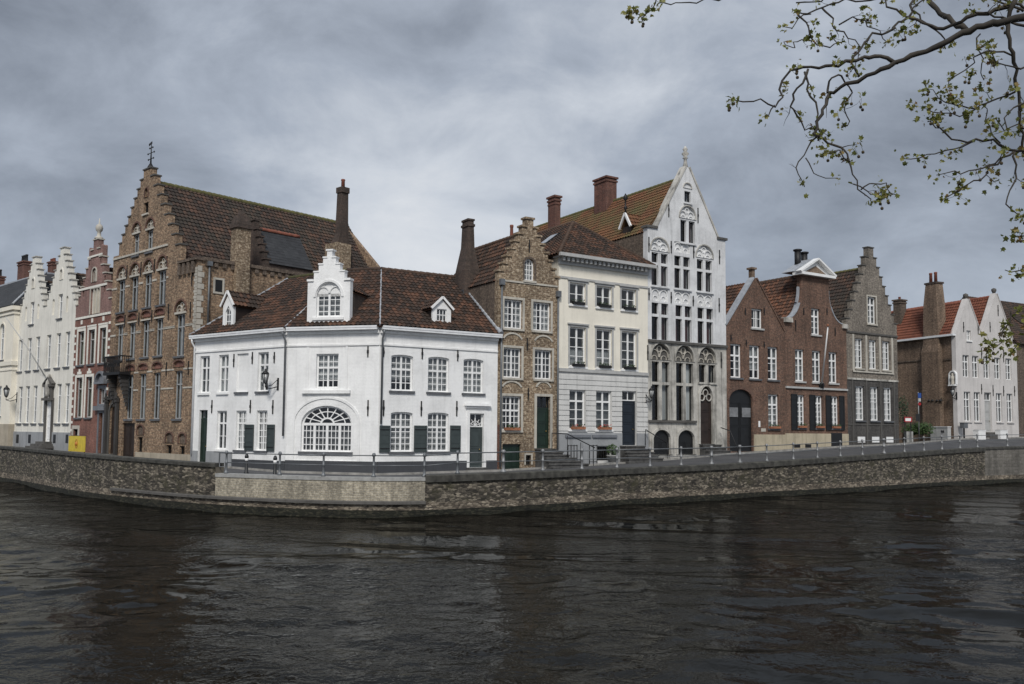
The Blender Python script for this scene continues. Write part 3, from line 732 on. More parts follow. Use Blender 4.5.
m = MB(); m.ring(shp([wr[0], wr[1], wr[2], Z(293.5)]), shp([wr[0], wr[1], wr[2], Z(293.5)], 0, .1), .1, .18); m.box((wr[0]+wr[1])/2-.06, (wr[0]+wr[1])/2+.06, .09, .17, wr[2]+.05, Z(293.5)-.05)
for x in (.27, .73): q = wr[0]+(wr[1]-wr[0])*x; m.box(q-.02, q+.02, .12, .16, wr[2]+.05, Z(293.5)-.05)
for k in (1, 2, 3): q = wr[2]+(Z(293.5)-wr[2])*k/4; m.box(wr[0]+.05, wr[1]-.05, .122, .158, q-.02, q+.02)
w = H.part(m, 'window', 'white_paint', FM, dm)
# pieces of the dormer
p = MB(); p.face([(a_, .14, b_) for a_, b_ in shp([wr[0], wr[1], wr[2], Z(293.5)])]); p.mi = 1
p.face([(a_, .3, b_) for a_, b_ in shp([wr[0], wr[1], wr[2], Z(293.5)])]); H.part(p, 'pane', ['window_glass', 'net_curtain'], FM, dm)
t = MB().slab(shp([wr[0]-.03, wr[1]+.03, Z(293.5)+.002, wr[3]+.03], ah*2.6), [], .1, .2); cw = (wr[0]+wr[1])/2; qw = (wr[1]-wr[0])/4
for s_ in (-1, 1): t.arc(cw+s_*qw, Z(292.5), qw, 0, 180, .06, .04, .12, 8, (wr[3]-Z(293.5))*.6)
H.part(t, 'tympanum', 'white_limewash', FM, dm)
H.part(MB().arc(cw, wr[3]-ah*2.6, (wr[1]-wr[0])/2+.16, 0, 180, .12, -.08, -.021, 14, ah*2.6+.16), 'arch_moulding', 'white_limewash', FM, dm)
H.part(MB().box(wr[0]-.2, wr[1]+.2, -.1, -.021, wr[2]-.16, wr[2]-.02), 'sill', 'white_limewash', FM, dm)
sc_ = lambda *a: H.part(MB().box(*a), 'step_coping', 'white_limewash', FM, dm)
for s_ in (-1, 1):
    sc_(cx+s_*hw*.72-(.0 if s_ > 0 else hw*.3), cx+s_*hw*.72+(hw*.3 if s_ > 0 else 0), -.1, .38, Z(281)+.003, Z(281)+.12)
    for f0, f1, yy in ((.5, .72, 272), (.3, .5, 264.5), (.12, .3, 258)):
        a_, b_ = sorted((cx+s_*hw*f0, cx+s_*hw*f1)); sc_(a_-.02, b_+.03, -.06, .36, Z(yy)+.003, Z(yy)+.08)
sc_(cx-hw*.17, cx+hw*.17, -.06, .36, Z(251)+.003, Z(251)+.1)
zd = Z(276); dd = DR*(zd-ze)/(zr-ze)+.4
m = MB()
for s_ in (-1, 1): m.box(cx+s_*hw*.94-.06, cx+s_*hw*.94+.06, .335, dd, zE+.1, Z(292))
H.part(m, 'dormer_cheek', 'sooty_brick', FM, dm)
for s_ in (-1, 1): H.roof([(cx+s_*(hw+.05), .33 if s_ < 0 else dd, Z(292)), (cx+s_*(hw+.05), dd if s_ < 0 else .33, Z(292)), (cx, dd if s_ < 0 else .33, zd), (cx, .33 if s_ < 0 else dd, zd)], 'brown_pantile', FM, 'dormer_roof')
def small_dormer(F, x0, x1, ya, yshoulder, ybot, wx0, wx1, wy0, wy1, depth, label, pointed=1, set_back=.35):
    u0, u1, za, zap = F.rect(x0, x1, ya, ybot, set_back); zs = F.z((x0+x1)/2, yshoulder, set_back); uc = (u0+u1)/2
    wr = F.rect(wx0, wx1, wy0, wy1, set_back); wr = [uc-(wr[1]-wr[0])/2, uc+(wr[1]-wr[0])/2, wr[2], wr[3]]
    hole = shp(wr) if pointed == 1 else [(wr[0], wr[2]), (wr[1], wr[2]), (wr[1], wr[3]-.25), (uc, wr[3]+.15), (wr[0], wr[3]-.25)]
    m = MB().slab([(u0, za-.05), (u1, za-.05), (u1, zs), (uc, zap), (u0, zs)], [hole], set_back, set_back+.15); o = H.part(m, 'dormer', 'white_paint', F)
    if label: o['label'] = label
    m = MB(); m.ring(shp(wr), shp(wr, 0, .05), set_back+.07, set_back+.11)
    nx = 3 if pointed == 1 else 2
    for i in range(1, nx): q = wr[0]+(wr[1]-wr[0])*i/nx; m.box(q-.02, q+.02, set_back+.07, set_back+.1, wr[2], wr[3])
    for i in (1, 2): q = wr[2]+(wr[3]-wr[2])*i/3; m.box(wr[0], wr[1], set_back+.072, set_back+.098, q-.02, q+.02)
    H.part(m, 'window', 'white_paint', F, o)
    p = MB(); p.face([(a_, set_back+.09, b_) for a_, b_ in hole]); p.mi = 1; p.face([(a_, set_back+.2, b_) for a_, b_ in hole]); H.part(p, 'pane', ['window_glass', 'dim_curtain'], F, o)
    H.part(MB().box(u0+.02, u0+.1, set_back+.152, depth, za-.05, zs).box(u1-.1, u1-.02, set_back+.152, depth, za-.05, zs), 'cheek', 'dark_stain_wood', F, o)
    for s_ in (0, 1):
        ue = u0-.12 if s_ == 0 else u1+.12; zz = zs-.08
        A, B = (set_back-.08, depth+.5) if s_ == 0 else (depth+.5, set_back-.08)
        H.roof([(ue, A, zz), (ue, B, zz), (uc, B, zap+.1), (uc, A, zap+.1)], 'brown_pantile', F, 'dormer_roof')
    m = MB(); m.bar((u0-.12, set_back-.1, zs-.06), (uc, set_back-.1, zap+.1), .09, .12); m.bar((u1+.12, set_back-.1, zs-.06), (uc, set_back-.1, zap+.1), .09, .12); H.part(m, 'bargeboard', 'white_paint', F, o)
small_dormer(FR, 432.5, 451, 299, 308, 329.5, 436.5, 446.5, 309, 326.5, 3.0, 'small white dormer with a pediment')
small_dormer(FL, 223, 233.5, 293, 305, 330.5, 225.5, 231, 308, 328, 3.2, 'narrow white dormer with a sharply pointed front', 2)

# ================================================================== large brown stepped-gable house
F = fr(106.5, 192); H = House('merchant_house', 'tall brown brick merchant house with a high stepped gable and iron weathervane', F, 1.75); Br = H
zc = F.z(189, 262); zb = 1.2
uA, zA = F.uz(149.5, 168.5); uL, zL = F.uz(119.6, 238); uR, zRr = F.uz(180.5, 240)
uA = (F.u(139, 240)+F.u(151, 236))/2
tw = (F.u(154.5, 168)-F.u(147, 168))
pts, tr = steps(max(uL, .02), zL-1.0, uA, zA, uR, zRr-1.0, 8, 8, tw)
r1 = F.row([(118, 125), (130.8, 138.3), (144, 151.5), (157.6, 166)], (267, 312), (256.5, 304.6))
zsp = sum(F.z(x, y) for x, y in ((121, 280), (134, 277), (147, 274.5), (162, 269.5)))/4
r2 = F.row([(116.2, 123), (128.2, 135.2), (141.8, 148.8), (155.2, 162.5)], (325.5, 360), (318, 355.5))
r3 = F.row([(126, 132.8), (138.7, 145.5), (152.6, 160), (173.9, 182)], (374.5, 418), (371.4, 420))
r5 = F.rect(175.8, 184.6, 300.6, 356); z5 = F.z(180, 314)
gk = dict(mat='grey_paint', curtain='dim', fw=.07, mull=.08, mun=.03)
def arched(r, zs, F=F):
    n = H.niche([r[0]-.12, r[1]+.12, zs+.14, r[3]], F, (r[3]-zs-.14)*.92, .14, 'brown_brick', 'pale_limestone', 'brick_arch', .12)
    H.part(MB().box(r[0]-.16, r[1]+.16, -.05, .1, zs+.002, zs+.135), 'lintel', 'pale_limestone', F)
    H.window([r[0], r[1], r[2], zs], F, 2, 2, .7, **gk)
for r in r1: arched(r, zsp)
for r in r2: H.window(r, F, 2, 2, .72, **gk); H.niche([r[0]-.1, r[1]+.1, r[3]+.22, r[3]+.62], F, .2, .08, 'red_brick', None, 'brick_arch', .1, 'brick_panel'); H.part(MB().box(r[0]-.16, r[1]+.16, -.05, -.002, r[3]+.003, r[3]+.1), 'lintel', 'pale_limestone', F)
arched(r5, z5)
for r in r3: H.window(r, F, 2, 2, .72, **gk); H.niche([r[0]-.1, r[1]+.1, r[3]+.24, r[3]+.62], F, .2, .08, 'red_brick', None, 'brick_arch', .1, 'brick_panel')
g2 = F.row([(133.6, 139), (146.6, 153.2)], (223, 255.5), (219, 251.5)); zg = (F.z(136, 234)+F.z(150, 230))/2
for r in g2: arched(r, zg)
r = F.rect(142.6, 147, 203, 214); du = uA-(r[0]+r[1])/2; r[0] += du; r[1] += du; H.window(r, F, 1, 1, None, mull=0, mat='dark_paint', curtain=None, sill='pale_limestone')
n = [r[0]+.1, r[1]-.1, r[3]+.35, r[3]+.95]; H.niche(n, F, .25, .12, 'brown_brick', None, 'brick_arch', .08)
dz = 1.8
dgr = F.rect(121.6, 134.2, 423, 458); dgr[2] = dz; H.door(dgr, F, 'dark_stain_wood', leaves=2, panels=1, knob='iron', label='wide dark plank double door')
po = F.rect(109.5, 116, 404, 450); po[2] = dz+.2; H.door(po, F, 'dark_stain_wood', arch=.7, leaves=1, panels=3, knob='iron', surround='dark_stone', label='carved dark wooden entrance door')
for x0, x1, y0, y1 in ((137.5, 142.3, 437, 452), (166.3, 171.6, 445, 455), (179.3, 184.6, 446, 455.3)):
    q = F.rect(x0, x1, y0, y1); q[2] = max(q[2], 1.95); H.window(q, F, 1, 1, None, mull=0, mat='dark_paint', curtain=None, sill=None)
    H.niche([q[0]-.1, q[1]+.1, q[3]+.15, q[3]+.75], F, .3, .07, 'grey_brown_brick', None, 'brick_arch', .1)
o = [(0, zb), (F.L, zb), (F.L, zc), (uR, zc)]+pts+[(max(uL, .02), zL-1.2), (0, zL-1.2)]
H.front(o, 'brown_brick'); step_copings(H, tr, 'dark_stone')
for y0, y1, h in ((258.5, 246, .13),): 
    z = (F.z(121, y0)+F.z(168, y1))/2; H.band(z, .13, .07, u0=.05, u1=F.u(168, 250))
for z in (r1[0][2]-.28, r3[0][3]+.12, r2[0][3]+.12): H.band(z-.0, .09, .03, 'pale_limestone', u0=.05, u1=F.L-.05) if False else None
def piers(zz, rs, h=.1, u0=.05, u1=None):              # bands that stop at the openings
    u1 = u1 or F.L-.05; a_ = u0
    for r in sorted(rs): 
        if r[0]-.12 > a_: H.part(MB().box(a_, r[0]-.12, -.035, -.002, zz, zz+h), 'string_course', 'pale_limestone')
        a_ = r[1]+.12
    H.part(MB().box(a_, u1, -.035, -.002, zz, zz+h), 'string_course', 'pale_limestone')
piers(zsp-.6, r1, .13, u1=F.u(168, 290)); piers(r2[0][3]-.75, r2+[r5], .12); piers(r5[3]-1.6, [r5]+r2, .1, u0=F.u(164, 330)); piers(r3[0][3]+.05, r3, .1); piers(r3[0][3]-1.1, r3, .1, u0=F.u(160, 390))
H.band(1.2, F.z(160, 453)-1.2, .05, 'beige_brick_stone', u0=dgr[1]+.25, name='plinth')
qz = MB()
for i in range(22):
    z = F.z(196, 330)+i*(zc-.4-F.z(196, 330))/22; w_ = .34 if i % 2 else .24; qz.box(F.L-w_, F.L+.02, -.03, -.002, z, z+.42 if False else z+(zc-.4-F.z(196, 330))/22-.02)
H.part(qz, 'corner_quoins', 'pale_limestone')
for px, y0, y1 in ((168.5, 304, 320), (190.5, 302, 318), (192, 270, 286), (166.5, 362, 376), (188.5, 361, 375), (127, 265, 279), (141, 262, 277), (154.5, 259, 273), (167, 256, 268), (125, 315, 327), (139, 313, 325), (152, 310, 322)): H.anchor(px, y0, y1)
cb = MB()
for i in range(4):
    a_ = uR+(F.L-uR)*i/4; cb.box(a_+.05, a_+(F.L-uR)/4*.62, -.16, -.002, zc-.75, zc-.05)
cb.box(uR+.05, F.L+.1, -.2, .42, zc+.003, zc+.16); H.part(cb, 'corbel_table', 'grey_brown_brick')
# balcony and carved brackets over the portal
b0, b1, bz0, bz1 = F.rect(105.5, 122, 356.5, 373.5, -.6); bz0 += .0
m = MB().box(b0, b1, -.75, -.002, bz0-.1, bz0+.08)
for i in range(int((b1-b0)/.14)+1): q = min(b0+.02+i*.14, b1-.04); m.box(q, q+.03, -.73, -.69, bz0+.082, bz1-.05)
m.box(b0, b1, -.76, -.67, bz1-.05, bz1+.03)
for q in (b0, b1-.05): 
    m.box(q, q+.05, -.665, -.003, bz1-.05, bz1+.03)
    for k in range(5): m.box(q+.01, q+.04, -.6+k*.13, -.57+k*.13, bz0+.082, bz1-.052)
for k in range(7): 
    x = b0+(b1-b0)*(k+.5)/7; m.arc(x, (bz0+bz1)/2, .14, 0, 360, .03, -.735, -.70, 10)
H.part(m, 'balcony', 'iron')
m = MB()
for x in (b0+.35, b1-.35):
    for k in range(8): z = bz0-.12-k*.26; m.box(x-.16+.01*k, x+.16-.01*k, -.62+.07*k, -.003, z-.24, z, .02)
for x in (po[0]-.42, po[1]+.2): m.box(x, x+.26, -.22, -.062, dz, po[3]+.1); m.box(x-.04, x+.3, -.28, -.062, po[3]+.102, po[3]+.28); m.lathe((x+.13, -.2, po[3]+.28), [(.1, 0), (.14, .12), (.06, .3), (.09, .38), (.02, .5)], 8)
m.box(po[0]-.5, po[1]+.5, -.2, -.062, po[3]+.29, po[3]+.42)
m.arc((po[0]+po[1])/2, po[3]+.43, .55, 0, 180, .14, -.18, -.062, 10, .7); m.box((po[0]+po[1])/2-.2, (po[0]+po[1])/2+.2, -.16, -.062, po[3]+.43, po[3]+.85)
H.part(m, 'carved_portal', 'sooty_stone')
# roof
rz = F.z(154, 183, .5)
ez = zc+.02; eL = F.z(121, 262)-.2
def yd(Fx, px, d_plane_u):
    A_ = Fx.w(d_plane_u, 0, 0); r = ray(px, 300); nn = Fx.ud; t = (A_-EYEV).dot(nn)/r.dot(nn); p = EYEV+r*t; return (p-A_).dot(Fx.n)
D = yd(F, 346, uA); eu = uR+.1
H.part(MB().box(eu-.1, F.L-.02, .41, D, ez-.25, ez-.03), 'parapet_gutter', 'lead')
shell(H, D, ez, ez, 'brown_brick', zb=1.2, gable=(uA, rz-.1))
H.roof([(eu, .3, ez), (eu, D, ez), (uA, D, rz), (uA, .3, rz)], 'dark_pantile', tw=.29, th=.36, amp=.075)
H.roof([(.05, D, ez), (.05, .3, ez), (uA, .3, rz), (uA, D, rz)], 'dark_pantile', tw=.29, th=.36, amp=.075)
H.ridge((uA, .35, rz+.05), (uA, D, rz+.05), mat='ridge_tile_mossy', r=.16)
cb = MB()
for i in range(22): cb.box(F.L+.002, F.L+.1, .5+i*.56, .75+i*.56, ez-.3, ez-.02)
cb.box(F.L-.25, F.L+.14, .45, 13.0, ez+.003, ez+.22); H.part(cb, 'side_parapet', 'grey_brown_brick')
# side wall window, pipe
FS = Frame(tuple(F.w(F.L, 0, 0))[:2], tuple(F.w(F.L, D, 0))[:2])
q = FS.rect(213, 224, 278, 294); m = MB().ring(shp(q), shp(q, 0, .12), -.05, -.004); so = H.part(m, 'side_window', 'pale_limestone', FS); p = MB(); p.mi = 0; p.box(q[0]+.12, q[1]-.12, -.02, -.004, q[2]+.12, q[3]-.12); H.part(p, 'pane', 'dark_paint', FS, so)
q = FS.u(208, 290); H.part(MB().tube([(q, -.1, ez-.1), (q, -.1, zE+.5)], .06).box(q-.15, q+.15, -.22, -.004, ez-.3, ez-.02), 'downpipe', 'drain_zinc', FS)
qz = MB()
for i in range(14): z = ez-.35-i*.36; qz.box(.02, .3+.14*(i % 2), -.025, -.003, z-.32, z)
H.part(qz, 'side_quoins', 'pale_limestone', FS)
# stair turret stack, dormer and chimneys over the side wall
def yd(Fx, px, d_plane_u):                            # depth along the house where a ray meets the plane u = const
    A_ = Fx.w(d_plane_u, 0, 0); r = ray(px, 300); nn = Fx.ud; t = (A_-EYEV).dot(nn)/r.dot(nn); p = EYEV+r*t; return (p-A_).dot(Fx.n)
def zu(Fx, px, py, u_):
    A_ = Fx.w(u_, 0, 0); r = ray(px, py); t = (A_-EYEV).dot(Fx.ud)/r.dot(Fx.ud); return (EYEV+r*t).z
def block(name, mat, px0, px1, ytop, zbot, u_, wu, taper=0, Hh=None, Fx=None):
    Hh = Hh or H; Fx = Fx or F
    d0 = yd(Fx, px0, u_); d1 = yd(Fx, px1, u_); zt = zu(Fx, (px0+px1)/2, ytop, u_)
    m = MB(); V = []
    for z, e in ((zbot, taper), (zbot+(zt-zbot)*.42, taper), (zbot+(zt-zbot)*.62, taper*.12), (zt, 0)): V.append([m.bm.verts.new(p) for p in ((u_-wu-e, d0-e, z), (u_, d0-e, z), (u_, d1+e, z), (u_-wu-e, d1+e, z))])
    for A, B in zip(V, V[1:]):
        for i in range(4): m.bm.faces.new((A[i], A[(i+1) % 4], B[(i+1) % 4], B[i]))
    m.bm.faces.new(V[-1]); m.bm.faces.new(V[0][::-1]); o = Hh.part(m, name, mat, Fx); return o, d0, d1, zt
o, d0, d1, zt = block('chimney', 'sandy_rubble_brick', 235.5, 249, 228, ez-2, F.L+.3, .75)
m = MB(); m.box(F.L-.55, F.L+.4, d0-.1, d1+.1, zt+.002, zt+.3, .03); m.box(F.L-.5, F.L+.34, d0-.02, d1+.02, zt+.3, zt+.8, .12); m.box(F.L-.35, F.L+.1, d0+.3, d1-.3, zt+.8, zt+1.2, .05)
H.part(m, 'cap', 'sooty_brick', parent=o)
o, d0, d1, zt = block('chimney', 'sooty_brick', 339.6, 346, 188, zE+3.2, F.L-.6, .55, .5)
m = MB(); m.box(F.L-1.22, F.L-.53, d0-.06, d1+.06, zt-.3, zt+.1); H.part(m, 'cap', 'sooty_brick', parent=o)
H.part(MB().lathe((F.L-.87, (d0+d1)/2, zt+.1), [(.14, 0), (.13, .5), (.16, .55), (.13, .62)], 10), 'pot', 'clay_pot', parent=o)
block('chimney_base', 'sandy_rubble_brick', 335.5, 350, 243, zE+.5, F.L-.3, 1.35)
# cross dormer with crow steps and slate roof
dn = yd(F, 262, F.L-.5); df = yd(F, 310, F.L-.5); zt = zu(F, 262, 226, F.L-1.2); zed = zu(F, 270, 262, F.L-.3)
dfc = df
m = MB(); um = F.L-.35; half = (df-dn)/2; dc = (dn+df)/2
FD = Frame(tuple(F.w(F.L-.3, dn, 0))[:2], tuple(F.w(F.L-.3, df, 0))[:2])
# gable wall of the dormer faces the canal side, its roof runs back to the main slope
W_ = 3.2; pt2, tr2 = steps(-W_, zed, -W_/2+.2, zt+.9, .2, zed, 4, 4, .5)
Fg = Frame(tuple(F.w(F.L-3.5, dn, 0))[:2], tuple(F.w(F.L-.3, dn, 0))[:2]); Fg.n = F.n.copy()
pt2, tr2 = steps(.0, zed-.4, Fg.L/2, zt+.4, Fg.L, zed-.4, 5, 5, .5)
dg = H.part(MB().slab([(0, ez-.5), (Fg.L, ez-.5), (Fg.L, zed-.4)]+pt2+[(0, zed-.4)], [], 0, .35), 'cross_gable', 'sooty_brick', Fg)
for a_, b_, z_ in tr2: H.part(MB().box(a_-.05, b_+.05, -.08, .43, z_+.002, z_+.1), 'step_coping', 'sooty_brick', Fg, dg)
H.part(MB().box(Fg.L-.3, Fg.L-.01, .36, df-dn, ez-1, zed-.05), 'cross_wall', 'sooty_brick', Fg, dg)
H.roof([(Fg.L+.1, .3, zed-.1), (Fg.L+.1, df-dn, zed-.1), (Fg.L*.5, df-dn, zt-.1), (Fg.L*.5, .3, zt-.1)], 'slate', Fg, 'cross_roof', tw=.3, th=.25, amp=.004)
H.roof([(-.1, df-dn, zed-.1), (-.1, .3, zed-.1), (Fg.L*.5, .3, zt-.1), (Fg.L*.5, df-dn, zt-.1)], 'slate', Fg, 'cross_roof', tw=.3, th=.25, amp=.004)
H.ridge((Fg.L*.5, .3, zt-.04), (Fg.L*.5, df-dn, zt-.04), Fg, 'clay_pot', .12)
# weathervane
m = MB().tube([(uA, .2, zA+.05), (uA, .2, zA+1.9)], [.07, .02], 6)
for z, L in ((zA+.75, .5), (zA+1.15, .62), (zA+1.5, .3)): m.tube([(uA-L*.7, .2, z), (uA+L*.7, .2, z)], .025, 5); [m.lathe((uA+s_*L*.7, .2, z), [(.01, -.07), (.06, 0), (.01, .07)], 6) for s_ in (-1, 1)]
m.lathe((uA, .2, zA+.05), [(.25, 0), (.2, .15), (.06, .4)], 8); m.bar((uA-.35, .2, zA+1.75), (uA+.1, .2, zA+1.85), .02, .16)
H.part(m, 'weathervane', 'iron')

# ================================================================== red and pink stepped gable
F = fr(70.5, 106.5); H = House('gabled_house', 'narrow red brick house with pink brick stepped gable and white stone bands', F, 1.9); zb = 1.3
zf = (F.z(76.7, 312)+F.z(112, 301))/2; uA = F.L*.5; zA = F.z(102, 238)
pts, tr = steps(.02, zf-.3, uA, zA, F.L-.02, zf-.3, 7, 7, .75)
a1 = F.row([(78, 84), (88.3, 94.8), (99.5, 106)], (331.6, 365), (327.8, 363)); a2 = F.row([(76, 82), (85.6, 92)], (377.5, 417.6), (377, 417.6))
k = dict(nx=1, ny=1, trans=.72, mat='pale_grey_paint', mull=0, curtain='green', surround='cream_limewash', sw=.2)
for r in a1+a2: H.window(r, F, **k)
blind3 = F.rect(89, 98, 289, 314); blind3[0] += .3; blind3[1] += .3; H.niche(blind3, F, 0, .12, 'cream_stucco', None, 'pale_limestone', .1, 'blind_window')
m = MB(); bw_ = (blind3[1]-blind3[0])/3
for i in (1, 2): m.box(blind3[0]+bw_*i-.07, blind3[0]+bw_*i+.07, -.02, .11, blind3[2], blind3[3])
H.part(m, 'mullion', 'pale_limestone')
H.niche([uA-.35, uA+.35, blind3[3]+.5, blind3[3]+1.5], F, .35, .14, 'pink_brick', 'pale_limestone', 'pale_limestone', .1)
for s_ in (-1, 1): 
    for z0_, h_, off in ((blind3[2]+1.0, 1.2, 1.75), (blind3[3]+1.4, 1.3, .95)): H.niche([uA+s_*off-.13, uA+s_*off+.13, z0_+.4, z0_+.4+h_], F, .12, .1, 'pink_brick', None, None, .1, 'slit_niche')
d = F.rect(98.6, 102.8, 413, 451); d[2] = 2.0; H.door(d, F, 'oak_wood', panels=3, surround='bluestone'); t = F.rect(97.8, 104.5, 388.5, 404); tc = (d[0]+d[1])/2
H.window([tc-.45, tc+.45, t[2], t[3]], F, 2, 1, None, mat='pale_grey_paint', curtain='dim', sill='bluestone', surround='bluestone', sw=.22)
H.box('door_cornice', 'bluestone', [tc-.85, tc+.85, t[2]-.45, t[2]-.14], -.25, -.04); m = MB(); pz = t[3]+.3; m.box(tc-.8, tc+.8, -.3, -.04, pz, pz+.15); m.arc(tc, pz+.15, .78, 0, 180, .16, -.28, -.004, 12, .75); m.arc(tc, pz+.15, .5, 0, 180, .5, -.1, -.004, 12, .48)
H.part(m, 'door_pediment', 'bluestone')
q = F.rect(73.3, 78, 429, 435.5); H.window(q, F, 1, 1, None, mull=0, mat='dark_paint', curtain=None, sill=None, surround='pale_limestone', sw=.25)
zm = F.z(92, 316); lowm = MB()
H.front([(0, zb), (F.L, zb), (F.L, zm), (0, zm)], 'red_brick') if False else None
holes = H.holes[id(F)]; lowh = [h for h in holes if max(p[1] for p in h) < zm]; uph = [h for h in holes if min(p[1] for p in h) > zm]
H.part(MB().slab([(0, zb), (F.L, zb), (F.L, zm-.002), (0, zm-.002)], lowh, 0, .4), 'front_wall', 'red_brick')
H.part(MB().slab([(0.01, zm), (F.L-.01, zm), (F.L-.02, zf-.3)]+pts+[(.02, zf-.3)], uph, 0, .4), 'gable_wall', 'pink_brick')
step_copings(H, tr, 'pale_limestone')
for z in (zm-.1, F.z(94, 288)): H.band(z, .16, .06, 'cream_limewash', u0=.05, u1=F.L-.05 if z < zm+1 else F.L*.86)
H.band(F.z(98, 256), .13, .06, 'cream_limewash', u0=uA-1.2, u1=uA+1.2)
def sb(*a): H.part(MB().box(*a), 'stone_block', 'cream_limewash')
for i in range(1, 30, 2):
    z = 2.6+i*(zm-3.1)/30
    for a_ in (0.01, F.L-.31): sb(a_, a_+.3, -.025, -.002, z, z+.18)
for r in a1: sb(r[0]-.25, r[1]+.25, -.05, -.036, r[3]+.22, r[3]+.34); sb((r[0]+r[1])/2-.12, (r[0]+r[1])/2+.12, -.05, -.002, r[3]+.5, r[3]+.8)
for r in a2: sb((r[0]+r[1])/2-.35, (r[0]+r[1])/2+.35, -.06, -.037, r[3]+.22, r[3]+.42); sb((r[0]+r[1])/2-.15, (r[0]+r[1])/2+.15, -.05, -.037, r[3]+.42, r[3]+.6)
fm = MB().lathe((uA, .2, zA+.1), [(.3, 0), (.28, .12), (.14, .2), (.12, .5), (.22, .6), (.26, .8), (.2, 1.0), (.06, 1.1), (.03, 1.5)], 10); H.part(fm, 'finial', 'pale_limestone')
shell(H, 14, zf-.6, mat='red_brick', gable=(uA, zA-2.2)); rz = zA-2.0
for pp in ([(F.L-.05, .3, zf-.6), (F.L-.05, 14, zf-.6), (uA, 14, rz), (uA, .3, rz)], [(.05, 14, zf-.6), (.05, .3, zf-.6), (uA, .3, rz), (uA, 14, rz)]): H.roof(pp, 'rust_pantile')
H.ridge((uA, .3, rz+.04), (uA, 14, rz+.04))

# ================================================================== white double stepped gable
F = fr(14, 70.5); H = House('double_gabled_house', 'cream white house with twin stepped gables and a narrow white door', F, 2.0); zb = 1.4
zv = (F.z(44, 320)+F.z(25.5, 310))/2; um = F.u(44.5, 322)
t1z = F.z(38.3, 258); t2z = F.z(67.5, 244.5)
tz = (t1z+t2z)/2; c1 = um*.5; c2 = (um+F.L)/2
p2, tr2 = steps(um+.02, zv, c2, tz, F.L-.02, zv, 8, 8, .8); p1, tr1 = steps(.02, zv, c1, tz, um-.02, zv, 8, 8, .8)
w1 = F.row([(18.3, 22.5), (27, 31.2), (35.2, 39.6), (46.3, 50.6), (55.8, 60.4), (65, 69.6)], (340.5, 371), (331, 367))
w2 = F.row([(17.8, 22), (24.9, 29.2), (32.5, 36.9), (40.8, 45.2), (56.2, 60.9), (64.4, 69.2)], (386.5, 423.5), (383.8, 423))
for r in w1+w2: H.window(r, F, 2, 3, .7, mull=.06, fw=.07, mun=.03, curtain=random.choice(('dim', 'net', 'sides')))
for cc, (x0, x1, y0, y1) in ((c1, (30.5, 35, 302, 324)), (c2, (58.7, 63.4, 294, 318))):
    q = F.rect(x0, x1, y0, y1); q = [cc-.42, cc+.42, q[2], q[3]]; H.window(q, F, 2, 3, .7, mull=.06, fw=.07, mun=.03, curtain='dim')
    for s_ in (-1, 1): H.niche([cc+s_*1.3-.2, cc+s_*1.3+.2, q[2]+.35, q[3]-.25], F, .2, .14, 'cream_limewash', None, None, .1, 'arched_niche')
    H.niche([cc-.22, cc+.22, q[3]+1.1, q[3]+1.9], F, .22, .16, 'dark_stone', None, 'cream_limewash', .12, 'arched_niche')
d = F.rect(46.4, 52.0, 402, 441); d[2] = F.z(49, 441.5); H.door(d, F, 'white_paint', panels=3, d0=.06, label='narrow white front door')
sc = (d[0]+d[1])/2; sz = F.z(49.5, 379); m = MB()
for s_ in (-1, 1): m.box(sc+s_*.66-.12, sc+s_*.66+.12, -.12, -.003, d[2]-.1, d[3]+.1)
m.box(sc-.8, sc+.8, -.36, -.003, d[3]+.11, d[3]+.3)
for s_ in (-1, 1): m.box(sc+s_*.55-.1, sc+s_*.55+.1, -.2, -.003, d[3]+.301, sz-.6)
m.box(sc-.85, sc+.85, -.3, -.003, sz-.6, sz-.42); m.bar((sc-.9, -.15, sz-.42), (sc, -.15, sz+.1), .28, .12); m.bar((sc+.9, -.15, sz-.42), (sc, -.15, sz+.1), .28, .12)
H.part(m, 'door_surround', 'dark_stone')
m = MB().lathe((sc, -.16, d[3]+.4), [(.22, 0), (.2, .25), (.26, .7), (.2, 1.15), (.1, 1.3), (.14, 1.5), (.11, 1.68), (.02, 1.75)], 10); H.part(m, 'niche_statue', 'weathered_limestone')
m = MB()
for i in range(3): m.box(sc-.9-.2*i, sc+.9+.2*i, -.6-.28*i, -.075, d[2]-.17*(i+1), d[2]-.17*i-.003)
H.part(m, 'front_steps', 'dark_stone')
o = [(0, zb), (F.L, zb), (F.L, zv)]+p2+[(um, zv)]+p1+[(0, zv)]
H.front(o, 'cream_limewash'); step_copings(H, tr1+tr2, 'weathered_limestone', h=.07, over=.07)
zp = F.z(42, 432); H.part(MB().box(.02, sc-.78, -.07, -.002, zb, zp).box(sc+.78, F.L-.02, -.07, -.002, zb, zp), 'plinth', 'blue_grey_plinth')
for px in (18.5, 30.5, 55.5, 68): q = F.rect(px-1.2, px+1.2, 434.5, 443); H.box('cellar_grille', 'dark_paint', q, -.09, -.071)
H.box('flagpole', 'weathered_limestone', [um-.03, um+.03, 0, .01], 0, .01) if False else None
m = MB().tube([(F.u(46.5, 372), -.1, F.z(46.5, 376)), (F.u(43.5, 350), -1.1, F.z(43, 350)), (F.u(37.5, 320), -2.3, F.z(36.5, 320))], [.05, .045, .03], 6); H.part(m, 'slanting_pole', 'pale_grey_paint')
shell(H, 15, zv-.2, mat='cream_limewash', gable=None); rz = tz-1.9
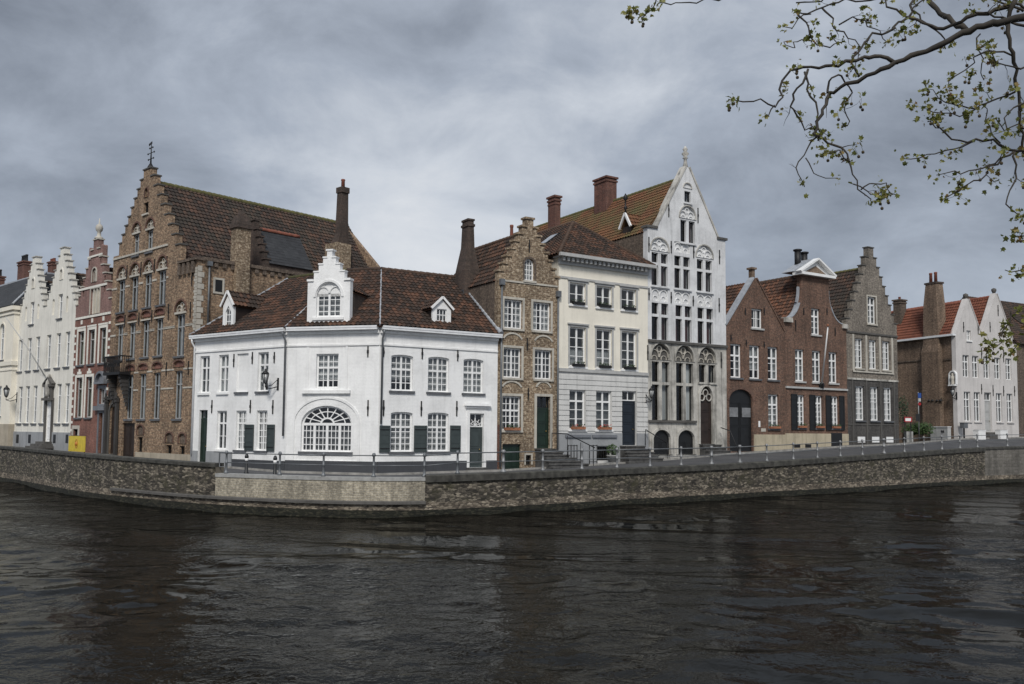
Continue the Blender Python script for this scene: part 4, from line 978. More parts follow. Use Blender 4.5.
for cc, ua, ub in ((c1, .05, um), (c2, um, F.L-.05)):
    for pp in ([(ub, .3, zv-.2), (ub, 15, zv-.2), (cc, 15, rz), (cc, .3, rz)], [(ua, 15, zv-.2), (ua, .3, zv-.2), (cc, .3, rz), (cc, 15, rz)]): H.roof(pp, 'slate' if cc == c1 else 'dark_pantile')
    H.ridge((cc, .3, rz+.03), (cc, 15, rz+.03))
    gm = MB().slab([(ua, zv-.2), (ub, zv-.2), (cc, rz-.1)], [], 14.7, 15); H.part(gm, 'back_gable', 'cream_limewash')
H.chimney(48, 58, 262, 290, 8, mat='chimney_red_brick', depth=1.4, caps=2, pots=3, poth=.35)

# ================================================================== cream building at the left edge
Ft = fr(-70, 14)
dn_ = None
best = min(((abs(((ray(8.5, 431).x/ray(8.5, 431).y) - (Ft.w(Ft.L, -k*.02, 0).x/Ft.w(Ft.L, -k*.02, 0).y))), k*.02) for k in range(0, 200)), key=lambda t: t[0])[1]
F = Frame(tuple(Ft.w(0, -best, 0))[:2], tuple(Ft.w(Ft.L, -best, 0))[:2]); H = House('classical_house', 'cream classical building with dark mansard roof at the far left end of the row', F, 2.0); zb = 1.4
ze_ = F.z(4, 308)
cxs = [F.u(2, 340)-i*2.6 for i in range(5)]
z1a, z1b = F.z(1, 360), F.z(1, 324); z0a, z0b = F.z(1, 416), F.z(1, 386)
for cc in cxs:
    if cc < 1: continue
    H.window([cc-.55, cc+.55, z1a, z1b], F, 2, 4, .6, arch=.5, curtain='dim', surround='cream_stucco'); H.window([cc-.5, cc+.5, z0a, z0b], F, 2, 4, .68, curtain='dim')
H.front([(0, zb), (F.L, zb), (F.L, ze_), (0, ze_)], 'cream_stucco')
D = 11; shell(H, D, ze_, mat='cream_stucco')
for z, h, p_ in ((F.z(4, 366), .35, .12), (F.z(4, 371), .14, .06), (F.z(4, 316), .16, .1), (ze_-.35, .34, .22)):
    H.band(z, h, p_, 'cream_stucco', u1=F.L+p_); H.part(MB().box(F.L+.002, F.L+p_, 0, best+.0, z, z+h), 'string_course', 'cream_stucco')
H.part(MB().box(-.1, F.L+.06, -.06, -.002, zb, F.z(4, 424)).box(F.L+.002, F.L+.06, -.002, best-.01, zb, F.z(4, 424)), 'plinth', 'beige_brick_stone')
zt_ = F.z(25, 283, 4.5); i_ = 3.6
H.roof([(0, -.25, ze_+.02), (F.L+.25, -.25, ze_+.02), (F.L-i_, i_, zt_), (0, i_, zt_)], 'slate', tw=.3, th=.25, amp=.004)
H.roof([(F.L+.25, -.25, ze_+.02), (F.L+.25, D, ze_+.02), (F.L-i_, D-i_, zt_), (F.L-i_, i_, zt_)], 'slate', tw=.3, th=.25, amp=.004)
H.part(MB().box(0, F.L-i_+.1, i_-.1, D-i_, zt_-.1, zt_+.04), 'roof_top', 'lead')
H.ridge((F.L+.25, -.25, ze_+.08), (F.L-i_, i_, zt_+.05), mat='lead', r=.09)
H.chimney(18, 31.5, 262, 300, 6, mat='chimney_red_brick', depth=1.6, pots=3, poth=.7, pot_mat='iron')
H.chimney(-7, 5, 277, 305, 4, mat='chimney_red_brick', depth=1.2, pots=2, poth=.7, pot_mat='iron')

# ================================================================== narrow sandy brown stepped gable
F = fr(497, 558); H = House('gabled_house', 'narrow sandy brown brick house with crow-stepped gable and green door', F, 1.55); zb = 1.0; Nb = H
zfL = F.z(498, 281); zfR = F.z(556, 274); zf = (zfL+zfR)/2; uA, zA = F.uz(527.5, 219)
uA = F.L*.5
pts, tr = steps(.0, zf-.3, uA, zA, F.L, zf-.3, 7, 7, F.u(531.5, 220)-F.u(524, 220))
r = F.rect(523.5, 533.5, 258.5, 280.6); rc = uA; w_ = (r[1]-r[0])/2; H.window([rc-w_, rc+w_, r[2], r[3]], F, 3, 4, None, mull=0, arch=.35, mat='white_paint', curtain='net', sill='pale_limestone', surround='grey_brown_brick')
a1 = F.row([(504, 522.5), (533, 550.5)], (299.5, 328.5), (302.5, 331)); a2 = F.row([(503, 521.5), (534.8, 551.5)], (347.8, 378), (350, 379)); a3 = F.rect(502, 520.8, 396, 430.3)
k = dict(nx=4, ny=4, trans=None, mull=.1, curtain='sides', sill='pale_limestone', surround='pale_limestone', sw=.14)
H.window(a1[0], F, mat='white_paint', **k); H.window(a1[1], F, mat='white_paint', **k)
k['curtain'] = 'net'; H.window(a2[0], F, mat='white_paint', **k); k['curtain'] = 'dim'; H.window(a2[1], F, mat='white_paint', **k)
k['curtain'] = 'sides'; k['trans'] = .58; k['ny'] = 5; H.window(a3, F, mat='white_paint', **k)
for r in a2+[a3, F.rect(536, 550, 396, 448)]:
    zz = r[3]+.35; H.part(MB().arc((r[0]+r[1])/2, zz, (r[1]-r[0])/2+.1, 20, 160, .1, -.05, -.002, 12, .55), 'relieving_arch', 'pale_limestone')
d = F.rect(536.3, 549.8, 396.5, 448.3); H.door(d, F, 'dark_green_paint', transom=.22, tmat='dark_paint', panels=3, surround='pale_limestone', step=False)
dz = d[2]
g_ = F.rect(502.3, 520.8, 444, 468); g_[2] = 1.56; H.door(g_, F, 'dark_green_paint', leaves=2, panels=1, knob=None, step=False, label='low green cellar double door')
q = F.rect(525.6, 531, 455, 464.6); H.window(q, F, 1, 1, None, mull=0, mat='dark_paint', curtain=None, sill=None, surround='pale_limestone', sw=.1)
H.front([(0, zb), (F.L, zb), (F.L, zf-.3)]+pts+[(0, zf-.3)], 'sandy_rubble_brick'); step_copings(H, tr, 'sandy_rubble_brick', h=.12, over=.07)
H.band(F.z(527, 284), .1, .05, 'pale_limestone', u0=.1, u1=F.L-.1)
H.part(MB().box(.01, .14, -.03, -.002, zb, F.z(498, 425)), 'brick_edge', 'chimney_red_brick')
for u_, px, ya in ((.18, 499, 285), (F.L-.1, 556.5, 297)): H.part(MB().tube([(u_, -.1, F.z(px, ya)), (u_, -.1, 1.7)], .06).box(u_-.14, u_+.14, -.24, -.01, F.z(px, ya), F.z(px, ya)+.35), 'downpipe', 'drain_zinc')
for px, y0, y1 in ((529, 272-32, 252), (527, 338, 350), (528, 388, 400)): H.anchor(px, y0, y1)
def stairs(H, F, s0, s1, zt, zg, name='front_steps', d=.55, tread=.27, spread=.2, left=.2, mat='step_stone'):
    n = max(2, round((zt-zg)/.17)); 
    for i in range(n):
        z = zt-(i+.05)*(zt-zg)/n; m = MB().box(s0-left*i, s1+spread*i, -d-tread*i, -.066 if i == 0 else -d-tread*(i-1)-.003, 1.0, z-.07); m.box(s0-left*i-.04, s1+spread*i+.04, -d-tread*i-.04, -.066 if i == 0 else -d-tread*(i-1)-.003, z-.068, z)
        H.part(m, name, mat, F)
# stone stair going down to the left quay side
s0 = d[0]-.1; s1 = d[1]+.1; stairs(H, F, s0, s1, dz-.01, 1.6, spread=.27, left=.03)
m = MB(); xr = s1+.25; ye = -1.3
for i in range(3): a_ = xr+i*.95; za = dz-.2-i*.38; m.tube([(a_, ye, max(za-.2, 1.4)), (a_, ye, za+.95)], .022, 6)
m.tube([(xr-1.1, ye, dz+.9), (xr, ye, dz+.85), (xr+2.0, ye, dz+.05)], .028, 6); m.tube([(xr-1.1, ye, dz), (xr-1.1, ye, dz+.9)], .022, 6); H.part(m, 'handrail', 'iron')
rz = F.z(527, 236, 1.0); D = yd(F, 470, uA)
shell(H, D, zf-.4, mat='grey_brown_brick', gable=(uA, rz-.1))
for pp in ([(F.L-.02, .3, zf-.4), (F.L-.02, D, zf-.4), (uA, D, rz), (uA, .3, rz)], [(.0, D, zf-.4), (.0, .3, zf-.4), (uA, .3, rz), (uA, D, rz)]): H.roof(pp, 'brown_pantile')
H.ridge((uA, .3, rz+.04), (uA, D, rz+.04))
def skylight(H, F, c, du, dd, slope_sign, z0, kz):
    pass
H.chimney(503.5, 519.5, 240, 262, 5.5, mat='sooty_brick', depth=1.0, pots=1, poth=1.0, potr=.12)
# tall tapered chimney at the white house's gable end
o, d0, d1, zt = None, 0, 0, 0
Hs = Wh; u_ = FR.L-.05
uc = FR.u(468, 225, 4.0); zt = FR.z(469, 222, 4.0); wA = (FR.u(475, 240, 4.0)-FR.u(463.5, 240, 4.0))*.48
m = MB(); V = []; zb_ = zR-1.9
for z, e in ((zb_, .36), (FR.z(468, 272, 4.0), .33), (FR.z(468, 248, 4.0), .06), (zt, 0)): V.append([m.bm.verts.new((uc+sx*(wA/2+e), 4.0+sy*(.38+e*.6), z)) for sx, sy in ((-1, -1), (1, -1), (1, 1), (-1, 1))])
for A, B in zip(V, V[1:]):
    for i in range(4): m.bm.faces.new((A[i], A[(i+1) % 4], B[(i+1) % 4], B[i]))
m.bm.faces.new(V[-1]); m.bm.faces.new(V[0][::-1]); o = Hs.part(m, 'chimney', 'sooty_brick', FR)
Hs.part(MB().box(uc-wA/2-.07, uc+wA/2+.07, 3.56, 4.44, zt-.35, zt-.2).box(uc-wA/2-.05, uc+wA/2+.05, 3.57, 4.43, zt+.002, zt+.12), 'cap', 'sooty_brick', FR, o)
Hs.part(MB().box(uc-wA/2-.4, uc+wA/2+.4, 3.42, 4.58, zb_-1, zb_+.9), 'chimney_base', 'slate_grey_plinth', FR, o)

# ================================================================== cream hipped house
F = fr(558, 648); H = House('hipped_house', 'cream and grey town house with dentil cornice and hipped brown tile roof', F, 1.8); zb = 1.1
z_e = (F.z(563, 259.5)+F.z(640, 266.5))/2
a1 = F.row([(569.5, 585.8), (596.3, 612), (621.5, 636)], (283.5, 305), (289, 310)); a2 = F.row([(569.6, 585.8), (596.3, 612), (621.6, 636.5)], (327.8, 366.8), (331, 369.4)); a3 = F.row([(569.6, 585), (595.8, 611.5)], (390, 429), (391, 430))
for r in a1: H.window(r, F, 2, 2, None, mull=.11, curtain=None, sill='white_paint', surround='pale_grey_paint', hood='pale_grey_paint')
for r in a2: H.window(r, F, 2, 4, None, mull=.11, curtain='low' if r != a2[2] else 'dim', sill='white_paint', surround='pale_grey_paint', hood='pale_grey_paint')
for r in a3: H.window(r, F, 2, 4, .72, mull=.11, curtain='dim', sill='white_paint')
d = F.rect(622, 636.3, 391, 445.3); H.door(d, F, 'navy_paint', transom=.18, panels=4, step=False); dz = d[2]
q = F.rect(596.5, 611, 446.5, 460.5); q[2] = max(q[2], 1.95); H.window(q, F, 5, 1, None, mull=0, mat='iron', curtain=None, sill=None)
zbd = (F.z(561, 371)+F.z(645, 375.5))/2; zpl = (F.z(575, 432)+F.z(640, 434))/2
holes = H.holes[id(F)]
for nm, mt, za, zb2 in (('upper_wall', 'cream_stucco', zbd+.002, z_e), ('lower_wall', 'grey_rusticated_paint', zb, zbd)):
    H.part(MB().slab([(0, za), (F.L, za), (F.L, zb2), (0, zb2)], [h for h in holes if za < sum(p[1] for p in h)/len(h) < zb2], 0, .4), nm, mt)
H.band(zbd-.02, .2, .1, 'pale_grey_paint')
m = MB(); z = zpl+.12; rows = []
while z < zbd-.3:
    ops = [r for r in a3+[d] if r[2] < z+.25 and r[3] > z]; a_ = .02
    for r in sorted(ops): 
        m.box(a_, r[0]-.02, -.04, -.002, z, z+.25); a_ = r[1]+.02
    m.box(a_, F.L-.02, -.04, -.002, z, z+.25); z += .31
H.part(m, 'rusticated_courses', 'grey_rusticated_paint')
m = MB().box(.01, q[0]-.05, -.06, -.002, zb, zpl).box(q[1]+.05, d[0]-.02, -.06, -.002, zb, zpl).box(q[0]-.049, q[1]+.049, -.06, -.002, q[3]+.05, zpl).box(d[1]+.02, F.L-.01, -.06, -.002, zb, zpl); H.part(m, 'plinth', 'blue_grey_plinth')
for r in a3: H.part(MB().box(r[0]-.35, r[1]+.35, -.16, -.062, zpl-.28, zpl-.12), 'ledge', 'bluestone')
m = MB().box(-.2, F.L+.15, -.5, .35, z_e-.02, z_e+.14).box(-.3, F.L+.25, -.6, -.42, z_e+.0, z_e+.2).box(-.06, F.L, -.14, -.002, z_e-.42, z_e-.021); H.part(m, 'cornice', 'pale_grey_paint')
m = MB(); n = int(F.L/.34)
for i in range(n): m.box(.02+i*.34, .02+i*.34+.17, -.42, -.141, z_e-.24, z_e-.022)
H.part(m, 'dentils', 'pale_grey_paint')
H.part(MB().box(.0, F.L, -.06, -.002, z_e-1.25, z_e-1.13), 'string_course', 'pale_grey_paint')
D = 11; shell(H, D, z_e, mat='cream_stucco')
uap, zap = F.uz(572, 223, 3.6); ua2 = F.u(566, 223, 3.6); zt_ = z_e+.12
uu = F.L*.5; pk = 4.3; zap = F.z(573, 223, pk); uu = F.u(573, 223, pk)
H.roof([(-.3, -.45, zt_), (F.L+.2, -.45, zt_), (uu+.0, pk, zap)], 'brown_pantile')
H.roof([(F.L+.2, -.45, zt_), (F.L+.2, D, zt_), (uu, D, zap), (uu, pk, zap)], 'brown_pantile')
H.roof([(-.3, D, zt_), (-.3, -.45, zt_), (uu, pk, zap), (uu, D, zap)], 'brown_pantile')
H.ridge((uu, pk, zap+.04), (uu, D, zap+.04)); H.ridge((-.3, -.45, zt_+.05), (uu, pk, zap+.04), r=.12, mat='ridge_tile'); H.ridge((F.L+.2, -.45, zt_+.05), (uu, pk, zap+.04), r=.12)
sl = MB(); sp = Vector((-.3+(uu+.3)*.55, 4.2, zt_+(zap-zt_)*.55+.06)); su = Vector((uu+.3, 0, zap-zt_)).normalized()
def quadbox(c, e1, e2, n_, a_, b_, t):
    m = MB(); V = [m.bm.verts.new(c+e1*x+e2*y+n_*z) for z in (0, t) for x, y in ((-a_, -b_), (a_, -b_), (a_, b_), (-a_, b_))]
    for q_ in ((3, 2, 1, 0), (4, 5, 6, 7), (0, 1, 5, 4), (1, 2, 6, 5), (2, 3, 7, 6), (3, 0, 4, 7)): m.bm.faces.new([V[i] for i in q_])
    return m
e2 = Vector((0, 1, 0)); nn = su.cross(e2).normalized(); nn = nn if nn.z > 0 else -nn
o = H.part(quadbox(sp, su, e2, nn, .7, .5, .1), 'skylight', 'iron'); H.part(quadbox(sp+nn*.103, su, e2, nn, .6, .4, .012), 'pane', 'lead', parent=o)
H.chimney(548, 560.5, 197, 235, 8, mat='chimney_red_brick', depth=.9, caps=3)
# steps and front railings
stairs(H, F, d[0]-.2, d[1]+.2, dz-.01, 2.0, spread=.13, left=.16, d=.6)
m = MB(); m.tube([(d[1]+.5, -.3, dz+1.0), (d[1]+1.6, -1.1, dz+.15)], .03, 6); m.tube([(d[1]+1.6, -1.1, 1.9), (d[1]+1.6, -1.1, dz+.2)], .025, 6); m.tube([(d[1]+.5, -.3, dz), (d[1]+.5, -.3, dz+1.0)], .025, 6); H.part(m, 'handrail', 'iron')
for x0, x1 in ((568, 577), (589.5, 597)):
    a_ = F.u(x0, 460, -1.2); b_ = F.u(x1, 460, -1.2); m = MB(); k = int((b_-a_)/.3)+1
    for i in range(k+1): x = a_+(b_-a_)*i/k; m.tube([(x, -1.2, 1.7), (x, -1.2, 3.0)], .03, 6)
    m.tube([(a_, -1.2, 2.95), (b_, -1.2, 2.95)], .022, 6); m.tube([(a_, -1.2, 2.0), (b_, -1.2, 2.0)], .018, 6)
    t = thing('area_railing', 'short upright iron railing in front of the grey plinth, %s' % ('nearer the brown house stair' if x0 < 580 else 'beside the potted shrub'), 'railing', F.mat @ Matrix.Translation(((a_+b_)/2, -1.2, 1.75)), group='iron railings before the cream house')
    m.build('bars', 'iron', t, F)

# ================================================================== tall white gothic gable
F = fr(648, 727); H = House('gothic_house', 'tallest white gabled house with paired dark windows, grey stone ground floor and pointed gable', F, 2.2); zb = 1.4
uA = F.u(681.5, 250); zA = F.z(681.5, 166); zsL = F.z(650, 228); zsR = F.z(718, 239); zs = (zsL+zsR)/2; uL = F.u(653, 228); uR = F.u(713, 237)
half = (uR-uL)/2; uA = F.L/2; uL = uA-half-.1; uR = uA+half+.1
rows = [F.row([(651.5, 668), (674.5, 690), (697, 712)], (253.5, 286), (259.5, 291.6)), F.row([(651.8, 668.4), (675.4, 692), (697.8, 713)], (303.5, 340), (308, 343.6))]
def gw(r, trans=.66, curtain='red', stone='white_gable_limewash'):
    w = H.window(r, F, 2, 1, None, mull=0, fw=.05, mat='dark_paint', curtain=curtain, sill=stone, d0=.2)
    c = (r[0]+r[1])/2; m = MB().box(c-.12, c+.12, .02, .19, r[2], r[3])
    if trans: z = r[2]+(r[3]-r[2])*trans; m.box(r[0], c-.121, .03, .19, z-.09, z+.09).box(c+.121, r[1], .03, .19, z-.09, z+.09)
    H.part(m, 'stone_mullion', stone, F, w); return w
for rr in rows:
    for r in rr: gw(r)
r = F.row([(674, 688.5)], (219.5, 241.8), (219.5, 241.8))[0]; c = (r[0]+r[1])/2; r = [uA-(r[1]-r[0])/2, uA+(r[1]-r[0])/2, r[2], r[3]]; gw(r, None)
zt_ = F.z(681, 205); H.niche([r[0]-.05, r[1]+.05, r[3]+.12, zt_], F, (zt_-r[3])*.75, .12, 'white_gable_limewash', 'white_limewash', 'weathered_limestone', .08)
q = F.rect(678.5, 683.5, 190, 201.3); q = [uA-.28, uA+.28, q[2], q[3]]; H.window(q, F, 1, 1, None, mull=0, mat='dark_paint', curtain=None, sill='white_gable_limewash')
H.niche([uA-.35, uA+.35, q[3]+.2, q[3]+.55], F, .3, .05, 'white_gable_limewash', None, 'weathered_limestone', .06)
for i, yy in ((0, 238), (2, 245)):
    r = rows[0][i]; zt_ = (F.z(659, 238)+F.z(704, 245.5))/2; H.niche([r[0]-.05, r[1]+.05, r[3]+.12, zt_], F, (zt_-r[3])*.75, .12, 'white_gable_limewash', 'white_limewash', 'weathered_limestone', .08)
for r in rows[0]: H.niche([r[0], r[1], r[2]-1.0, r[2]-.2], F, 0, .1, 'white_gable_limewash', 'white_limewash', None, name='tracery_panel')
r = rows[0][1]; H.niche([r[0], r[1], r[3]+.25, r[3]+.95], F, 0, .1, 'white_gable_limewash', 'white_limewash', None, name='tracery_panel')
zst = (F.z(652, 341.5)+F.z(720, 346.5))/2
gl = F.row([(652, 669.5), (676, 693.5)], (361.5, 420), (363.5, 421)); gt = (F.z(661, 343.5)+F.z(685, 345.5))/2
for r in gl: gw(r, .63, 'sides', 'weathered_limestone'); H.niche([r[0]-.04, r[1]+.04, r[3]+.12, gt], F, (gt-r[3])*.72, .2, 'dark_stone', 'pale_limestone', 'weathered_limestone', .1)
r = F.rect(699, 715.5, 365, 382.5); r[3] = gl[0][3]; gw(r, None, None, 'weathered_limestone'); H.niche([r[0]-.04, r[1]+.04, r[3]+.12, gt], F, (gt-r[3])*.72, .2, 'dark_stone', 'pale_limestone', 'weathered_limestone', .1)
d = F.rect(700, 712.6, 385.5, 444); d[3] = min(d[3], r[2]-.25); d[2] = max(d[2], 3.0); H.door(d, F, 'dark_stain_wood', arch=.85, panels=4, surround='weathered_limestone', step=False, knob='iron', label='dark pointed gothic door')
m = MB(); c = (d[0]+d[1])/2; 
for s_ in (-1, 0, 1): m.arc(c+s_*.32, d[3]-.75+(.3 if s_ == 0 else 0), .26, 0, 360, .06, .05, .12, 10)
H.part(m, 'door_tracery', 'weathered_limestone')
cells = F.row([(654, 669.5), (677, 695)], (432, 454.5), (428, 454.5))
for r in cells: r[2] = max(r[2], 2.28); H.door(r, F, 'dark_paint', arch=(r[1]-r[0])*.42, panels=1, leaves=2, surround='weathered_limestone', step=False, knob=None, label='arched dark cellar door')
holes = H.holes[id(F)]
low = [h for h in holes if sum(p[1] for p in h)/len(h) < zst]; upp = [h for h in holes if sum(p[1] for p in h)/len(h) > zst]
H.part(MB().slab([(0, zb), (F.L, zb), (F.L, zst-.002), (0, zst-.002)], low, 0, .45), 'lower_wall', 'weathered_limestone')
H.part(MB().slab([(0.01, zst), (F.L-.01, zst), (F.L-.01, zs), (uR, zs), (uA+.12, zA), (uA-.12, zA), (uL, zs), (.01, zs)], upp, 0, .45), 'gable_wall', 'white_gable_limewash')
H.band(zst-.05, .16, .14, 'dark_stone'); H.band((F.z(652, 422)+F.z(695, 423))/2, .14, .14, 'dark_stone', u1=d[0]-.4)
verge(H, (uR, zs), (uA+.1, zA), 'weathered_limestone', T=.45); verge(H, (uA-.1, zA), (uL, zs), 'weathered_limestone', T=.45)
H.part(MB().box(-.12, uL+.1, -.1, .5, zs+.002, zs+.16).box(uR-.1, F.L+.12, -.1, .5, zs+.002, zs+.16), 'shoulder_coping', 'dark_stone')
H.part(MB().lathe((uA, .2, zA), [(.2, 0), (.12, .35), (.1, .6), (.2, .68), (.1, .78), (.26, .98), (.1, 1.15), (.18, 1.28), (.04, 1.5)], 8), 'finial', 'weathered_limestone')
for px, y0, y1 in ((668.6, 202, 217), (697.8, 208, 223), (648.7, 237, 252), (671, 241, 253), (693.5, 246, 258), (719.3, 250, 264), (648.8, 288, 300), (671, 292, 303), (693, 296, 306), (719, 298, 312), (721, 352, 368), (647.5, 345, 360)): H.anchor(px, y0, y1)
m = MB().tube([(d[1]+.45, -.3, d[2]+1.1), (d[1]+.7, -.9, d[2]+.9), (d[1]+.9, -1.3, d[2]-.2), (d[1]+1.0, -1.35, 2.3)], .035, 6); H.part(m, 'handrail', 'iron')
stairs(H, F, d[0]-.1, d[1]+.4, d[2]-.02, 2.42, spread=.15, left=.02, d=.4)
rz = F.z(677, 178, .6); D = 19; shell(H, D, zs-.3, mat='grey_brown_brick', gable=(uA, rz-.1), T=.45)
for pp in ([(F.L-.02, .35, zs-.3), (F.L-.02, D, zs-.3), (uA, D, rz), (uA, .35, rz)], [(.02, D, zs-.3), (.02, .35, zs-.3), (uA, .35, rz), (uA, D, rz)]): H.roof(pp, 'mossy_orange_pantile')
H.ridge((uA, .35, rz+.04), (uA, D, rz+.04), mat='ridge_tile_mossy')
# roof turret
dT = 2.6; sl_ = (rz-zs+.3)/(uA-.02); uT = F.u(632, 225, dT); zT = zs-.3+sl_*(uT)
uT = .75; zT = zs-.3+sl_*.2
m = MB().box(uT-.5, uT+.6, 2.0, 2.8, zT-.6, zT+.6); to = H.part(m, 'roof_turret', 'dark_stain_wood')
zr_ = zT+1.45
H.roof([(uT-.6, 1.85, zT+.55), (uT+1.0, 1.85, zT+.55), (uT+1.0, 2.4, zr_), (uT-.6, 2.4, zr_)], 'mossy_orange_pantile', name='turret_roof'); H.roof([(uT+1.0, 2.95, zT+.55), (uT-.6, 2.95, zT+.55), (uT-.6, 2.4, zr_), (uT+1.0, 2.4, zr_)], 'mossy_orange_pantile', name='turret_roof')
m = MB(); m.bar((uT-.65, 1.8, zT+.5), (uT-.65, 2.4, zr_+.05), .12, .14); m.bar((uT-.65, 3.0, zT+.5), (uT-.65, 2.4, zr_+.05), .12, .14); H.part(m, 'bargeboard', 'white_paint', parent=to)
H.part(MB().lathe((uT-.6, 2.4, zr_), [(.1, 0), (.05, .3), (.14, .42), (.05, .55), (.05, .9), (.17, 1.05), (.1, 1.25), (.02, 1.4)], 8), 'finial', 'iron', parent=to)
H.chimney(594, 616.5, 179, 250, 8.5, mat='chimney_red_brick', depth=1.5, caps=2)

# ================================================================== russet brick twin, left
F = fr(727, 785); H = House('gabled_house', 'russet brick house with plain pointed gable and big black arched gate', F, 2.45); zb = 1.9
zf = (F.z(727, 325.5)+F.z(781, 331))/2; uA = F.u(753, 300); zA = F.z(753, 278); uA = F.L/2
r = F.rect(748.8, 759.8, 308.5, 328); r = [uA-(r[1]-r[0])/2+.15, uA+(r[1]-r[0])/2+.15, r[2], r[3]]; H.window(r, F, 3, 2, None, mull=.05, fw=.1, curtain='dim', sill='pale_grey_paint')
a1 = F.row([(730.5, 741.5), (749.3, 760.3), (768, 778)], (343.5, 377.5), (347.5, 380)); a2 = F.rect(768.3, 778.8, 394.5, 428.6)
for i, r in enumerate(a1): H.window(r, F, 2, 4, .66, curtain=('sides', 'half', 'sides')[i], fw=.1, mull=.12)
H.window(a2, F, 2, 5, .7, curtain='net', fw=.1, mull=.12)
gt = F.rect(728.8, 752.6, 389.5, 452); gt[2] = 2.5; gt[0] = max(gt[0], .25); H.door(gt, F, 'dark_paint', arch=.75, leaves=2, panels=2, knob='iron', step=False, surround=None, label='big black arched carriage gate')
c = (gt[0]+gt[1])/2; H.part(MB().arc(c, gt[3]-.75, (gt[1]-gt[0])/2+.24, 0, 180, .22, -.03, -.002, 16, .99), 'gate_arch', 'brick_arch')
for s_ in (-1, 1): H.part(MB().box(c+s_*.62-.42, c+s_*.62+.42, .1, .125, gt[3]-1.9, gt[3]-1.25), 'gate_grille', 'galvanised') 
H.front([(0, zb), (F.L, zb), (F.L, zf), (uA+.15, zA), (uA-.15, zA), (0, zf)], 'russet_brick')
verge(H, (F.L, zf), (uA+.1, zA), 'russet_brick', h=.1); verge(H, (uA-.1, zA), (0, zf), 'lead', h=.12)
zpl = F.z(766, 434.5); H.part(MB().box(gt[1]+.1, F.L-.005, -.06, -.002, zb, zpl), 'plinth', 'pale_sandstone_plinth')
for px, y0, y1 in ((745, 308, 315), (764, 308, 315), (727.8+3, 335, 341), (746, 340, 346), (764, 342, 348)): H.anchor(px, y0, y1)
H.part(MB().box(F.u(758.3, 424)-.0, F.u(760, 424), -.03, -.002, F.z(759, 427), F.z(759, 421)), 'house_plate', 'white_paint'); H.part(MB().box(F.u(761, 430), F.u(765.5, 430), -.03, -.002, F.z(763, 431.6), F.z(763, 428.4)), 'wall_plaque', 'pale_limestone')
H.part(MB().box(-.3, .3, -.3, -.002, F.z(781, 333), zf), 'kneeler', 'dark_stone') if False else None
shell(H, 9, zf-.1, mat='dull_brown_brick', gable=(uA, zA-.4))
for pp in ([(F.L-.02, .3, zf-.15), (F.L-.02, 9, zf-.15), (uA, 9, zA-.25), (uA, .3, zA-.25)], [(.02, 9, zf-.15), (.02, .3, zf-.15), (uA, .3, zA-.25), (uA, 9, zA-.25)]): H.roof(pp, 'rust_pantile')
H.chimney(748.5, 754.8, 268, 285, .5, mat='dull_brown_brick', depth=.7, caps=1)
Fl1 = F; zfl1 = zf

# ================================================================== russet brick twin, right: bell gable with pediment
F = fr(785, 848); H = House('bell_gabled_house', 'red brown brick house with curved bell gable, white pediment and black shutters', F, 2.7); zb = 2.1
uA = F.L/2; zsh = (F.z(785, 321)+F.z(845, 322))/2; zn = F.z(815, 289); zt = F.z(815, 277); 
nw = (F.u(828, 285)-F.u(800.5, 285))/2; zap = F.z(818, 260)
pr = [(F.L, zsh)]; N = 9; dx = (F.L/2-.35)-nw
for i in range(N+1):
    t = math.pi/2*i/N; pr.append((uA+nw+dx*(1-math.sin(t)), zsh+(zn-zsh)*(1-math.cos(t))))
pr += [(uA+nw, zt)]
pl = [(2*uA-a_, b_) for a_, b_ in pr[::-1]]
out = [(0, zb), (F.L, zb)]+pr+pl
r = F.rect(811, 819.6, 308.5, 334.7); wq = (r[1]-r[0])/2; H.window([uA-wq, uA+wq, r[2], r[3]], F, 2, 4, .7, curtain='dim', fw=.1, mull=.12, sill='pale_grey_paint')
a1 = F.row([(795.3, 804.3), (812.2, 821.2), (829, 837.4)], (349, 381.4), (352.5, 383)); a2 = F.row([(796.9, 805.3), (815.3, 822.8), (831.8, 838.4)], (394.8, 428), (396.5, 428.2))
for r in a1: H.window(r, F, 2, 4, .72, curtain='net', fw=.1, mull=.12, sill='pale_grey_paint')
for r in a2: H.window(r, F, 2, 6, .76, curtain='net', fw=.1, mull=.12)
H.front(out, 'russet_brick')
sw_ = .62
for r in a2: H.shutter([r[0]-sw_-.06, r[0]-.05, r[2]-.15, r[3]+.05], F, 'dark_paint')
r = a2[2]; H.shutter([r[1]+.05, r[1]+sw_+.0, r[2]-.15, r[3]+.05], F, 'dark_paint')
z = (F.z(789, 388)+F.z(845, 391))/2; H.band(z, .14, .12, 'pale_grey_paint', u0=.1, u1=F.L-.05)
q = F.rect(831, 841, 433.5, 446); q[2] = 2.88
H.part(MB().box(.005, q[0]-.06, -.06, -.002, zb, F.z(810, 433.5)).box(q[1]+.06, F.L-.005, -.06, -.002, zb, F.z(810, 433.5)), 'plinth', 'pale_sandstone_plinth')
H.part(MB().box(q[0]-.05, q[1]+.05, -.07, -.002, zb, F.z(810, 432.8)), 'cellar_hatch', 'dark_paint')
for px in (796.5, 807.5): v = F.rect(px-3, px+3, 444.3, 448.3); v[2] = max(v[2], 2.75); H.part(MB().box(v[0], v[1], -.075, -.062, v[2], v[3]), 'cellar_vent', 'iron')
m = MB().box(uA-nw-.35, uA+nw+.35, -.4, .5, zt+.002, zt+.2); m.slab([(uA-nw-.2, zt+.2), (uA+nw+.2, zt+.2), (uA, zap-.1)], [], -.06, .4); H.part(m, 'pediment', 'white_paint')
